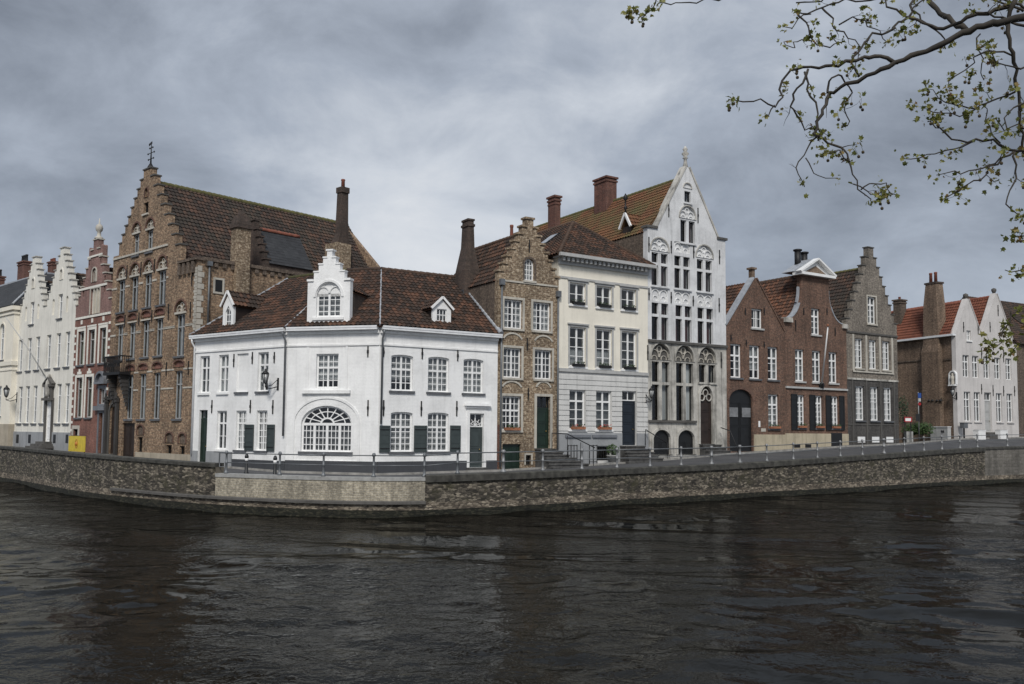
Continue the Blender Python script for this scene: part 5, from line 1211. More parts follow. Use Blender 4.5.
H.part(MB().slab([(uA-nw+.35, zt+.28), (uA+nw-.35, zt+.28), (uA, zap-.5)], [], -.075, -.062), 'tympanum', 'dull_brown_brick')
m = MB(); m.bar((uA-nw-.45, -.15, zt+.2), (uA, -.15, zap), .5, .13); m.bar((uA+nw+.45, -.15, zt+.2), (uA, -.15, zap), .5, .13); H.part(m, 'pediment_moulding', 'white_paint')
m = MB().slab([(uA-nw-.4, zt+.3), (uA+nw+.4, zt+.3), (uA, zap+.1)], [], .41, 1.5); H.part(m, 'pediment_roof', 'lead')
m = MB()
for L_ in (pr[1:-1], pl[1:-1]):
    for a_, b_ in zip(L_, L_[1:]): 
        if (Vector(a_)-Vector(b_)).length > .02: m.bar((a_[0], .2, a_[1]+.03), (b_[0], .2, b_[1]+.03), .46, .09)
H.part(m, 'gable_coping', 'lead')
H.part(MB().box(.0, .75, -.25, .3, zsh-.3, zsh+.05, .03), 'kneeler', 'weathered_limestone'); H.part(MB().box(F.L-.5, F.L+.1, -.15, .3, zsh-.3, zsh+.05, .03), 'kneeler', 'weathered_limestone')
for px, y0, y1 in ((803.5, 308, 315), (826.8, 308, 315), (795.5, 320, 331), (835, 328, 336)): H.anchor(px, y0, y1)
rz = zt+.25; D = 20
zel = zsh-1.2
shell(H, D, zel, mat='dull_brown_brick', gable=(uA, rz-.1))
H.roof([(-3.4, D, zel-2.0+.0), (-3.4, .5, zel-2.0), (uA-.3, .5, rz), (uA-.3, D, rz)], 'rust_pantile') if False else None
su_ = (rz-zel)/(uA)
H.roof([(.0, D, zel), (.0, .4, zel), (uA, .4, rz), (uA, D, rz)], 'rust_pantile'); H.roof([(F.L, .4, zel), (F.L, D, zel), (uA, D, rz), (uA, .4, rz)], 'rust_pantile')
H.ridge((uA, 1.5, rz+.04), (uA, D, rz+.04))
for du, pz_ in ((-.45, 0), (.3, -.12)): H.part(MB().tube([(uA+du, 1.2, zap-.6), (uA+du, 1.2, zap+.75+pz_)], .24, 10).lathe((uA+du, 1.2, zap+.75+pz_), [(.24, 0), (.34, .06), (.34, .14), (.1, .2)], 10), 'chimney_pot', 'iron')
Frt = F
# flagpole
t = thing('flagpole', 'slanting white flagpole fixed to the front of the red brown brick house', 'flagpole', F.mat @ Matrix.Translation((F.u(820.5, 385), 0, F.z(820.5, 385))))
a_ = Vector((F.u(820.5, 385), -.1, F.z(820.5, 385))); b_ = Vector((F.u(828, 326, -2.2), -2.2, F.z(827, 326, -2.2)))
MB().tube([a_, b_], [.06, .045], 8).build('pole', 'white_paint', t, F); MB().lathe(b_, [(.04, -.05), (.09, 0), (.09, .08), (.02, .15)], 8).build('finial', 'terracotta', t, F); MB().box(a_.x-.2, a_.x+.2, -.14, -.002, a_.z-.25, a_.z+.15).box(a_.x-.08, a_.x+.08, -.3, -.1, a_.z-.15, a_.z+.1).build('bracket', 'iron', t, F)

# ================================================================== grey stepped gable
F = fr(848, 899); H = House('gabled_house', 'lichen grey stepped-gable house with dark brick lower storeys and white sashes', F, 3.0); zb = 2.4
zf = (F.z(849, 322)+F.z(896, 334))/2; uA = F.L/2; zA = F.z(868.5, 247.5); zf0 = zf-.2
pts, tr = steps(.0, zf0, uA, zA, F.L, zf0, 8, 8, .7)
r = F.rect(868.5, 876.8, 297, 324); wq = (r[1]-r[0])/2; H.window([uA-wq, uA+wq, r[2], r[3]], F, 2, 4, .7, curtain='net', fw=.1, mull=.12, sill='pale_limestone', surround='pale_limestone')
a1 = F.row([(855, 863), (869, 877), (882.5, 890)], (338.5, 368), (341.3, 370.3)); a2 = F.row([(855.8, 864.3), (870.3, 878.8), (884, 892)], (386, 420.5), (387.6, 420.8)); a3 = F.row([(857.5, 865), (872, 879), (886.3, 893)], (437, 443.6), (436.6, 443))
for r in a1: H.window(r, F, 3, 5, .62, curtain='net', mull=.05, fw=.1, sill='pale_limestone')
for r in a2: H.window(r, F, 3, 6, .55, curtain='net', mull=.05, fw=.1, sill='bluestone_sill')
for r in a3: r[2] = 3.12; H.part(MB().box(r[0], r[1], -.03, -.002, r[2], r[3]), 'cellar_shutter', 'white_paint')
zm = (F.z(850, 380)+F.z(895, 381))/2; holes = H.holes[id(F)]
H.part(MB().slab([(0, zb), (F.L, zb), (F.L, zm-.002), (0, zm-.002)], [h for h in holes if max(p[1] for p in h) < zm], 0, .4), 'lower_wall', 'dark_grey_brick')
H.part(MB().slab([(0.0, zm), (F.L, zm), (F.L, zf0)]+pts+[(.0, zf0)], [h for h in holes if min(p[1] for p in h) > zm], 0, .4), 'gable_wall', 'lichen_grey_brick')
step_copings(H, tr, 'dark_stone', h=.08)
H.band(zm-.02, .14, .07, 'weathered_limestone'); H.band(zf-.55, .14, .09, 'dark_stone'); H.band(a2[0][2]-.35, .08, .04, 'dark_stone')
m = MB(); us = [a1[0][0]-.35]+[(a1[i][1]+a1[i+1][0])/2-.1 for i in (0, 1)]+[a1[2][1]+.15]
for u_ in us: m.box(u_, u_+.2, -.06, -.002, a1[0][2]-.2, a1[0][3]+.3)
m.box(us[0], us[-1]+.2, -.09, -.061, a1[0][2]-.32, a1[0][2]-.2); H.part(m, 'pilasters', 'pale_limestone')
m = MB()
for px in (853, 867, 881, 894.5): u_ = F.u(px, 430); m.box(u_-.07, u_+.07, -.05, -.002, zb, a2[0][3]+.5)
H.part(m, 'thin_piers', 'dark_stone')
rz = F.z(862, 268, .5); D = 16; shell(H, D, zf-.5, mat='grey_brown_brick', gable=(uA, rz-.1))
H.roof([(.0, D, zf-.5), (.0, .3, zf-.5), (uA, .3, rz), (uA, D, rz)], 'dark_pantile'); H.roof([(F.L, .3, zf-.5), (F.L, D, zf-.5), (uA, D, rz), (uA, .3, rz)], 'dark_pantile')
H.ridge((uA, .3, rz+.04), (uA, D, rz+.04), mat='ridge_tile_mossy')
H.chimney(893, 906, 300, 325, 9, mat='grey_brown_brick', depth=1.0, caps=2, pots=1, poth=.3)

# ================================================================== pink twin gables with long brick flank
F = fr(958, 1019); H = House('twin_gabled_house', 'pinkish grey house with two small pointed gables, orange roof and brick flank', F, 3.5); zb = 2.9
zf = (F.z(959, 336)+F.z(1013, 338))/2; um = F.u(981.8, 336); uA1 = um/2; uA2 = (um+F.L-.6)/2; uE = F.L-.6; z1 = F.z(967, 299); z2 = F.z(995, 293.5)
a1 = F.row([(963.3, 968.7), (972.8, 978.3), (983.4, 990), (994.2, 1000.8), (1005.3, 1012)], (355, 376.8), (358.5, 380)); a2 = F.row([(964.6, 970.3), (974.3, 980.4), (996, 1002.6), (1006.8, 1013)], (392, 421.5), (393.3, 421.8))
for r in a1: H.window(r, F, 2, 3, .7, curtain=None, fw=.06, mull=.1, sill=None)
for r in a2: H.window(r, F, 2, 2, .74, curtain=None, fw=.06, mull=.1, sill='pink_stucco')
q = F.rect(966.2, 972, 330.5, 340.5); q = [uA1-.32, uA1+.32, q[2], q[3]]; H.window(q, F, 2, 2, None, curtain=None, mull=.1, sill='white_paint')
d = F.rect(984.8, 991.8, 392.5, 432); d[2] = max(d[2], 3.85); H.door(d, F, 'pale_grey_paint', transom=.2, panels=3, step=False)
H.front([(0, zb), (F.L, zb), (F.L, zf-.4), (uE, zf-.4), (uE, zf), (uA2+.12, z2), (uA2-.12, z2), (um, zf), (uA1+.1, z1), (uA1-.1, z1), (0, zf)], 'pink_stucco')
for a_, b_ in (((uE, zf), (uA2+.1, z2)), ((uA2-.1, z2), (um, zf)), ((um, zf), (uA1+.1, z1)), ((uA1-.1, z1), (0, zf))): verge(H, a_, b_, 'pink_stucco', h=.08)
for u_, z_ in ((uA1, z1), (uA2, z2)): H.part(MB().lathe((u_, .2, z_), [(.16, 0), (.14, .15), (.22, .25), (.22, .45), (.05, .55)], 8), 'finial', 'dark_stone')
m = MB()
for i in range(2): m.box(d[0]-.5-.3*i, d[1]+.5+.3*i, -.6-.35*i, -.003 if i == 0 else -.6-.35*(i-1)-.003, 3.0, d[2]-.02-.18*i)
H.part(m, 'front_steps', 'dark_stone')
for px, y0, y1 in ((963.5, 322, 332), (978, 325, 334), (998, 305, 316), (990, 322, 332), (981.5, 348, 360), (1003.5, 350, 362), (981.5, 384, 394), (1003.5, 386, 396), (993, 385, 396), (1014.5, 386, 396)): H.anchor(px, y0, y1)
# flank wall towards the side street
FK = Frame(PT['side'], PT[958]); D = FK.L
ev = FK.z(930, 341)
ev = zf
H.part(MB().box(0, D-.41, -.0, .35, zb, ev-.1), 'side_wall', 'dull_brown_brick', FK)
H.part(MB().box(F.L-.35, F.L-.01, .41, D, zb, zf-.4), 'side_wall', 'pink_stucco'); H.part(MB().box(.3, F.L-.35, D-.3, D, zb, zf-.4), 'back_wall', 'dull_brown_brick')
H.part(MB().box(0, D+.05, -.4, -.004, ev-.16, ev+.02), 'gutter', 'gutter_white', FK)
kd = (FK.ud.dot(F.ud))
def fk(p):                                             # frame F coordinates of a point given along the flank direction
    return p
back_ = F.mat.inverted() @ FK.w(0, 0, 0); bx, by = back_.x, back_.y
def skew(u_, t, z_): return (u_+bx*t, by*t, z_)
for (ua, uc_, ub, za) in ((0, uA1, um, z1-.25), (um, uA2, uE, z2-.25)):
    H.roof([skew(ua-(.3 if ua == 0 else 0), 1, zf-.1), skew(ua-(.3 if ua == 0 else 0), .03, zf-.1), skew(uc_, .03, za), skew(uc_, 1, za)], 'orange_pantile'); H.roof([skew(ub, .03, zf-.1), skew(ub, 1, zf-.1), skew(uc_, 1, za), skew(uc_, .03, za)], 'orange_pantile')
    H.ridge(skew(uc_, .03, za+.03), skew(uc_, 1, za+.03), mat='clay_pot')
    g_ = MB(); A = [skew(ua, .99, zf-.1), skew(ub, .99, zf-.1), skew(uc_, .99, za)]; g_.face(A); H.part(g_, 'back_gable', 'dull_brown_brick')
# big flank chimney breast
u0 = FK.u(923.5, 400, -.45); u1 = FK.u(939, 400, -.45); zt = FK.z(930, 285, .2); m = MB(); V = []
for z, e, dd_ in ((zb, .1, -.5), (FK.z(930, 352, -.4), .1, -.5), (FK.z(930, 345, -.4), 0, -.35), (FK.z(930, 305, 0), -.1, -.3), (zt, -.3, -.2)): V.append([m.bm.verts.new(p) for p in ((u0-e, dd_, z), (u1+e, dd_, z), (u1+e, .7, z), (u0-e, .7, z))])
for A, B in zip(V, V[1:]):
    for i in range(4): m.bm.faces.new((A[i], A[(i+1) % 4], B[(i+1) % 4], B[i]))
m.bm.faces.new(V[-1]); m.bm.faces.new(V[0][::-1]); o = H.part(m, 'chimney', 'dull_brown_brick', FK)
H.part(MB().box(u0+.2, u1-.2, -.26, .76, zt+.002, zt+.16), 'cap', 'sooty_brick', FK, o)
for k in (.3, .62): H.part(MB().lathe((u0+(u1-u0)*k, .25, zt+.16), [(.15, 0), (.13, .8), (.16, .85), (.13, .95)], 10), 'pot', 'clay_pot', FK, o)
H.band(FK.z(910, 362), .12, .06, 'grey_brown_brick', u0=0, u1=u0-.2, F=FK); H.band(FK.z(950, 360), .12, .06, 'grey_brown_brick', u0=u1+.2, u1=D-.5, F=FK)
H.chimney(953.5, 957.5, 302, 312, 6, mat='dark_stone', depth=.5, caps=0) if False else None
FlankF = FK; Pk = H; PkF = F

# ================================================================== dark stone building at the right edge
F = fr(1019, 1120); H = House('stone_house', 'dark grey stone building at the right edge partly behind leaves', F, 3.6); zb = 2.9
ze_ = F.z(1030, 345); 
for x0, x1 in ((1040, 1046), (1054, 1060), (1068, 1074)):
    H.window(F.rect(x0, x1, 356, 380), F, 2, 4, .66, curtain='dim'); H.window(F.rect(x0, x1, 392, 420), F, 2, 4, .66, curtain='dim')
H.front([(0.02, zb), (F.L, zb), (F.L, ze_), (0.02, ze_)], 'grey_brown_brick'); shell(H, 10, ze_, mat='grey_brown_brick', u0=.02, gable=(F.L/2, ze_+.05))
zr_ = F.z(1030, 305, 5)
H.roof([(-.1, -.3, ze_), (F.L+.1, -.3, ze_), (F.L+.1, 5, zr_), (-.1, 5, zr_)], 'dark_pantile'); H.roof([(F.L+.1, 10.3, ze_), (-.1, 10.3, ze_), (-.1, 5, zr_), (F.L+.1, 5, zr_)], 'dark_pantile')
gm = MB().slab([(.02, ze_), (10, ze_), (5, zr_-.1)], [], 0, .3); Fg = Frame(tuple(F.w(.02, 0, 0))[:2], tuple(F.w(.02, 10, 0))[:2]); Fg.n = F.ud.copy(); Fg.mat = Matrix(((Fg.ud.x, Fg.n.x, 0, Fg.A.x), (Fg.ud.y, Fg.n.y, 0, Fg.A.y), (0, 0, 1, 0), (0, 0, 0, 1)))
H.part(gm, 'gable_wall', 'grey_brown_brick', Fg)

# ================================================================== quay wall, streets, ground, water
def struct(o): o['kind'] = 'structure'; return o
WL = [(-260, 90, 2.45), (-120, 76, 2.45), (0, 62, 2.4), (51, 52, 2.36), (101, 46.3, 2.3), (178, 42.0, 2.2), (219, 40.6, 2.15), (260, 39.7, 1.95), (327, 38.6, 1.8), (378, 38.4, 1.78), (426, 38.7, 1.8), (508, 41, 1.84), (560, 43, 1.86), (625, 45.8, 1.9), (720, 50.2, 1.97), (780, 53.4, 2.1), (858, 58.2, 2.33), (930, 64, 2.6), (984, 69, 2.82), (1040, 72.5, 2.9), (1200, 84, 3.0), (1500, 120, 3.0)]
def wl(px):                                            # wall face and coping height by direction, smooth
    for (a, ya, za), (b, yb, zb_) in zip(WL, WL[1:]):
        if px <= b:
            break
    t = max(0, min(1.3, (px-a)/(b-a)))
    Y = ya+(yb-ya)*t; return Vector((azi(px)*Y, Y, za+(zb_-za)*t))
def smooth_wl(px):
    s = Vector((0, 0, 0)); n = 0
    for k in (-24, -12, 0, 12, 24): s += wl(px+k); n += 1
    p = s/n; p2 = wl(px); return Vector((azi(px)*p.y, p.y, p.z if not 205 < px < 235 else p2.z))
STN = list(range(-250, 1480, 10))+[1490]
pts_w = {px: smooth_wl(px) for px in STN}
def wall_seg(a, b, dz=0, zlow=-.6, parapet=0, name='quay_wall', mat='quay_masonry', thick=.45):
    xs = sorted(set([a, b]+[p for p in STN if a < p < b])); P = [smooth_wl(x) for x in xs]
    N = []
    for i in range(len(P)):
        t = P[min(i+1, len(P)-1)]-P[max(i-1, 0)]; t.z = 0; t.normalize(); N.append(Vector((-t.y, t.x, 0)))
    return xs, P, N
def ribbon(xs, P, N, prof, name, mat, parent=None, zoff=None):
    """sweep a (depth, z) cross-section; z given relative to the coping when callable"""
    m = MB(); rings = []
    for i, (p, n) in enumerate(zip(P, N)): rings.append([m.bm.verts.new((p.x+n.x*d, p.y+n.y*d, (p.z+z) if rel else z)) for d, z, rel in prof])
    k = len(prof)
    uvl = m.bm.loops.layers.uv.new('UVMap'); acc = [azi(xs[0])*30]
    for p, q in zip(P, P[1:]): acc.append(acc[-1]+(q-p).length)
    for i, (A, B) in enumerate(zip(rings, rings[1:])):
        for j in range(k):
            f = m.bm.faces.new((A[j], A[(j+1) % k], B[(j+1) % k], B[j])); ds = (prof[j][0], prof[(j+1) % k][0])
            for lp, uu, vv in zip(f.loops, (acc[i], acc[i], acc[i+1], acc[i+1]), (ds[0], ds[1], ds[1], ds[0])): lp[uvl].uv = (uu, lp.vert.co.z+vv)
    m.bm.faces.new(rings[0]); m.bm.faces.new(rings[-1][::-1]); return m.build(name, mat, parent)
qp = smooth_wl(430); QW = thing('quay_wall', 'long curved masonry quay wall rising from the canal below the street', 'quay wall', loc=(qp.x, qp.y, 0))
segs = [(-240, 217, 'quay_rubble', .0, 'quay_coping_stone'), (217, 426, 'quay_yellow_brick', -.0, 'concrete'), (426, 984, 'quay_rubble', 0, 'quay_coping_stone'), (984, 1480, 'quay_grey_block', 0, 'quay_coping_stone')]
for i, (a, b, mt, dz, cm) in enumerate(segs):
    xs, P, N = wall_seg(a, b)
    if i == 0:
        P = [Vector((p.x, p.y, max(p.z, 2.16))) for p in P]
    if i == 1: P = [Vector((p.x, p.y, min(p.z, 1.72))) for p in P]
    ribbon(xs, P, N, [(0, .62, 0), (0, -.16, 1), (.5, -.16, 1), (.5, .62, 0)], 'wall_face', mt, QW)
    cp = [(-.08, -.155, 1), (-.08, -.01, 1), (-.05, .02, 1), (.5, .02, 1), (.5, -.155, 1)]
    if i == 2: cp = [(-.10, -.3, 1), (-.10, -.02, 1), (-.05, .02, 1), (.5, .02, 1), (.5, -.3, 1)]
    if i == 1: cp = [(-.03, -.157, 1), (-.03, .0, 1), (.5, .0, 1), (.5, -.157, 1)]
    ribbon(xs, P, N, cp, 'coping', cm, QW)
xs, P, N = wall_seg(-240, 1480); ribbon(xs, P, N, [(-.0, -1.2, 0), (-.035, .16, 0), (-.03, .3, 0), (.5, .32, 0), (.5, -1.2, 0)], 'algae_band', 'algae', QW)
ribbon(xs, P, N, [(-.03, .303, 0), (-.015, .618, 0), (.5, .618, 0), (.5, .303, 0)], 'wall_footing', 'quay_footing_rubble', QW)
xs, P, N = wall_seg(115, 426); ribbon(xs, P, N, [(-.16, .56, 0), (-.16, .66, 0), (-.004, .70, 0), (-.004, .56, 0)], 'footing_ledge', 'dark_stone', QW)
# ground strips from the wall to the house fronts
HK = sorted(k for k in GZ)
hl = [(k, Vector((PT[k][0], PT[k][1], GZ[k]))) for k in HK]
hl = [(-250, Vector((azi(-250)*110, 110, 2.0)))]+hl+[(1480, Vector((azi(1480)*130, 130, 3.8)))]
def hline(px):
    for (a, pa), (b, pb) in zip(hl, hl[1:]):
        if px <= b:
            t = max(0, (px-a)/(b-a))
            az = azi(px); k = (pb-pa)                     # keep on the straight front line
            den = k.x-az*k.y
            t = (az*pa.y-pa.x)/den if abs(den) > 1e-6 else t
            return pa+(pb-pa)*max(0, min(1, t))
    return hl[-1][1]
def street_z(px, f): 
    w = smooth_wl(px); h = hline(px); c = w.z-.13 if px > 219 else w.z-.45
    if 217 < px < 430: c = 1.55
    return c+(h.z-c)*f
sx = sorted(set(STN+HK)); m = MB(); mp = MB(); mk = MB(); mg = MB(); prev = None
for px in sx:
    w = smooth_wl(px); h = hline(px); t = (h-w); t.z = 0; L = t.length; t.normalize()
    k = 1-1.5/L
    col = [Vector((w.x, w.y, 0))+t*(.3 if f == 0 else L*f) for f in (0, .25, .5, .75, k)]
    for c, f in zip(col, (0, .25, .5, .75, k)): c.z = street_z(px, f)
    pv = [Vector((w.x+t.x*L*k, w.y+t.y*L*k, street_z(px, k)+.11)), Vector((h.x+t.x*1.2, h.y+t.y*1.2, h.z+.0))]
    kb = [Vector((w.x+t.x*(L*k-.14), w.y+t.y*(L*k-.14), street_z(px, k)-.1)), Vector((w.x+t.x*(L*k-.14), w.y+t.y*(L*k-.14), street_z(px, k)+.113)), Vector((w.x+t.x*(L*k), w.y+t.y*(L*k), street_z(px, k)+.113))]
    far = [pv[1]-Vector((0, 0, .3)), Vector((h.x*1.5+t.x*10, h.y*1.5+t.y*10, h.z-.4)), Vector((azi(px)*900, 900, 1.5))]
    cur = (col, pv, kb, far)
    if prev:
        for M_, i_ in ((m, 0), (mp, 1), (mk, 2), (mg, 3)):
            A, B = prev[i_], cur[i_]
            for j in range(len(A)-1): M_.face([A[j], B[j], B[j+1], A[j+1]])
    prev = cur
struct(m.build('street', 'cobbles')); struct(mp.build('pavement', 'paving')); struct(mk.build('kerb', 'pale_coping_stone')); struct(mg.build('ground', 'dull_ground'))
from mathutils import noise as _ns
def axis(a, b, step0, step1, lo, hi):
    out = [lo]; v = a
    while v < b: out.append(v); v += step0+(step1-step0)*(v-a)/(b-a)
    return out+[b, hi]
gx = axis(-48, 62, .22, .22, -900, 900); gy = axis(11.5, 84, .115, .42, -60, 130)
vs = []
for y in gy:
    fade = 1 if 11.6 < y < 83 else 0
    for x in gx:
        if fade and -47.5 < x < 61.5:
            g = .25+.85*min(1, max(0, .5+2.2*_ns.noise(Vector((x*.09, y*.11, 3)))))
            wx = x+.5*_ns.noise(Vector((x*.3, y*.3, 9))); r_ = 1-abs(_ns.noise(Vector((wx*.62, y*.78, 0))))
            z = .14*_ns.noise(Vector((x*.15+.3*y, y*.26, 5)))+g*(.07*r_*r_+.036*_ns.noise(Vector((wx*1.25, y*1.7, 1)))+.014*_ns.noise(Vector((x*2.9, y*3.6, 2))))-.03
        else: z = 0
        vs.append((x, y, z))
nx = len(gx); fs = [(j*nx+i, j*nx+i+1, (j+1)*nx+i+1, (j+1)*nx+i) for j in range(len(gy)-1) for i in range(nx-1)]
me = bpy.data.meshes.new('canal_water'); me.from_pydata(vs, [], fs); me.materials.append(MATS['canal_water']); me.shade_smooth()
w_ = bpy.data.objects.new('canal_water', me); COL.objects.link(w_); struct(w_)
m = MB(); m.box(-40, 60, -40, 4.2, -1, 2.2); struct(m.build('near_bank', 'cobbles'))

# ================================================================== railing
posts = [227.4, 280.7, 324.4, 374.4, 425, 458, 503.6, 543, 582, 617, 650, 681, 711.4, 739.6, 766.5, 793, 817, 840, 862, 883.5, 904, 923.5, 941.5, 959.5, 977, 1007, 1035, 1062, 1090]
def cop(px): w = smooth_wl(px); z = w.z+.02; z = min(w.z, 1.72) if 217 < px < 426 else z; n = Vector((w.x, w.y, 0)).normalized(); return Vector((w.x, w.y, z))+n*.22
p0 = cop(503.6); RL = thing('quay_railing', 'grey metal post and rail fence along the top of the quay wall', 'railing', loc=tuple(p0))
for px in posts:
    c = cop(px); heavy = px in (503.6, 711.4, 739.6, 883.5)
    r = .075 if heavy else .055
    MB().lathe(c, [(r*1.9, 0), (r*1.9, .06), (r*1.3, .1), (r, .16), (r, .45), (r*1.35, .47), (r*1.35, .53), (r, .55), (r*.8, .88), (r*1.4, .9), (r*1.5, .98), (r*.9, 1.05)], 10).build('post', 'galvanised' if px > 480 else 'drain_zinc', RL)
for a, b in zip(posts, posts[1:]):
    A = cop(a); B = cop(b); up = Vector((0, 0, 1)); MB().tube([A+up*.93, B+up*.93], .026, 6).tube([A+up*.5, B+up*.5], .02, 6).build('rail', 'drain_zinc', RL)
A = cop(227.4); B = cop(220.5)
MB().tube([A+Vector((0, 0, .93)), B+Vector((0, 0, .93)), B+Vector((0, 0, .3)), A+Vector((0, 0, .3))], .026, 6).build('end_loop', 'drain_zinc', RL)

def sp(px, f):                                         # a spot on the street, f = 0 at the wall, 1 at the house fronts
    w = smooth_wl(px); h = hline(px); p = w+(h-w)*f; p.z = street_z(px, f); return p
# bollards
def bollard(p, label):
    t = thing('bollard', label, 'bollard', loc=tuple(p), group='bollards at the street corner')
    MB().lathe(p, [(.13, 0), (.13, .05), (.09, .09), (.08, .62)], 12).build('shaft', 'dark_paint', t); MB().lathe(p+Vector((0, 0, .62)), [(.085, 0), (.085, .14)], 12).build('band', 'white_paint', t); MB().lathe(p+Vector((0, 0, .76)), [(.08, 0), (.1, .04), (.1, .1), (.06, .2), (.01, .23)], 12).build('cap', 'dark_paint', t)
bollard(sp(247.5, .42), 'black and white bollard in front of the left open green shutter'); bollard(sp(276, .3), 'black bollard beside the downpipe corner, right one of the pair')
# yellow board
Fq = fr(14, 70.5); q = Fq.rect(68.8, 85, 436, 452.5, -2.2)
c = Fq.w((q[0]+q[1])/2, -2.2, 0); zg_ = street_z(77, .75)
t = thing('notice_board', 'yellow notice board on low feet in front of the red brick house', 'sign board', loc=(c.x, c.y, zg_))
MB().box(q[0], q[1], -2.22, -2.17, zg_+.25, q[3]).build('board', 'yellow_board', t, Fq)
uc = (q[0]+q[1])/2; zc_ = (zg_+.25+q[3])/2
m = MB().arc(uc, zc_, .24, 0, 360, .05, -2.235, -2.222, 14, .3); m.lathe((uc, -2.226, zc_-.14), [(.001, 0), (.09, .05), (.1, .2), (.001, .3)], 8); m.build('emblem', 'sign_orange', t, Fq)
MB().box(q[0]+.15, q[0]+.22, -2.5, -1.95, zg_, zg_+.06).box(q[1]-.22, q[1]-.15, -2.5, -1.95, zg_, zg_+.06).box(q[0]+.16, q[0]+.21, -2.165, -2.12, zg_+.05, q[3]-.2).box(q[1]-.21, q[1]-.16, -2.165, -2.12, zg_+.05, q[3]-.2).build('feet', 'iron', t, Fq)

# wall lanterns
def lantern(F, px, py, h, out, label, side=0, arm='iron'):
    u, z = F.uz(px, py, -out); t = thing('wall_lantern', label, 'lantern', F.mat @ Matrix.Translation((u, 0, z)), group='wall lanterns'); s = h/1.0; c = Vector((u, -out, z))
    MB().lathe(c, [(.02*s, -.55*s), (.1*s, -.5*s), (.12*s, -.44*s)], 6).lathe(c, [(.26*s, .14*s), (.2*s, .26*s), (.07*s, .36*s), (.09*s, .42*s), (.01*s, .52*s)], 6).build('hood', arm, t, F)
    MB().lathe(c, [(.12*s, -.44*s), (.22*s, .14*s)], 6).build('glass', 'lamp_glass', t, F)
    m = MB()
    for k in range(6): a = k*math.pi/3; m.bar(c+Vector((.125*s*math.cos(a), .125*s*math.sin(a), -.44*s)), c+Vector((.23*s*math.cos(a), .23*s*math.sin(a), .14*s)), .025*s)
    m.build('cage', arm, t, F)
    m = MB().tube([c+Vector((0, 0, -.5*s)), c+Vector((0, 0, -.75*s)), (u+side*.3, -out*.6, z-.85*s), (u+side, -.02, z-.7*s)], .03, 6); m.tube([(u+side, -.03, z-.2*s), (u+side*.5, -out*.5, z-.6*s), c+Vector((0, 0, -.75*s))], .02, 6); m.box(u+side-.06, u+side+.06, -.04, -.003, z-.95*s, z-.1*s); m.build('bracket', arm, t, F)
lantern(fr(648, 727), 651.5, 392, .75, .55, 'black wall lantern left of the tall ground floor windows of the gothic house')
lantern(FL, 265.5, 376, .8, .6, 'black wall lantern bracketed beside the upper window of the white corner house', .35)
lantern(FlankF, 952.5, 391, .8, .5, 'black wall lantern on the brick flank below the white statue niche')
Fcl = Frame(tuple(Ft.w(0, -best, 0))[:2], tuple(Ft.w(Ft.L, -best, 0))[:2]); lantern(Fcl, 6.5, 391, .95, .6, 'black wall lantern on the cream classical building at the far left', .6)
# flower boxes
def flower_box(F, r, label, flowers=None, group='flower boxes on window ledges', w=.5, cat='flower box'):
    c = (r[0]+r[1])/2; t = thing('flower_box', label, cat, F.mat @ Matrix.Translation((c, -.08, r[2])), group=group); hw = (r[1]-r[0])*w
    MB().box(c-hw, c+hw, -.2, -.02, r[2]+.004, r[2]+.16).build('trough', 'terracotta' if flowers else 'iron', t, F)
    m = MB(); rnd = random.Random(int(c*100))
    for i in range(46):
        p = Vector((c+rnd.uniform(-hw, hw), -.11+rnd.uniform(-.1, .08), r[2]+.15+rnd.uniform(0, .16))); a = rnd.uniform(0, 6); s = rnd.uniform(.04, .08); v = Vector((math.cos(a), math.sin(a), rnd.uniform(-.5, .8)))*s; w2 = v.orthogonal().normalized()*s*.6
        m.mi = 1 if flowers and i % 3 == 0 else 0; m.face([p-v, p+w2, p+v, p-w2])
    m.build('plants', ['dark_leaf', flowers or 'dark_leaf'], t, F, recalc=False)
Fc = fr(558, 648)
a1 = Fc.row([(569.5, 585.8), (596.3, 612), (621.5, 636)], (283.5, 305), (289, 310)); a2 = Fc.row([(569.6, 585.8), (596.3, 612), (621.6, 636.5)], (327.8, 366.8), (331, 369.4)); a3 = Fc.row([(569.6, 585), (595.8, 611.5)], (390, 429), (391, 430))
for rr, nm in ((a1, 'top floor'), (a2, 'middle floor')):
    for r, p_ in zip(rr, ('left', 'middle', 'right')): flower_box(Fc, r, 'small dark flower box on the %s %s window sill of the cream town house' % (p_, nm), w=.36)
for r, p_ in zip(a3, ('left', 'right')): flower_box(Fc, r, 'terracotta flower box on the %s ground floor sill of the cream town house' % p_, 'flower_red', w=.42)
a2 = Frt.row([(796.9, 805.3), (815.3, 822.8), (831.8, 838.4)], (394.8, 428), (396.5, 428.2))
for r, p_ in zip(a2, ('left', 'middle', 'right')): flower_box(Frt, r, 'green flower box under the %s shuttered window of the red brown brick house' % p_, 'plant_leaf', w=.5)
flower_box(Fl1, Fl1.rect(768.3, 778.8, 394.5, 428.6), 'flower box under the single window right of the black arched gate', 'plant_leaf', w=.5)
flower_box(fr(497, 558), fr(497, 558).rect(502, 520.8, 396, 430.3), 'flower box above the low green cellar door of the sandy brown house', 'plant_leaf', w=.4)
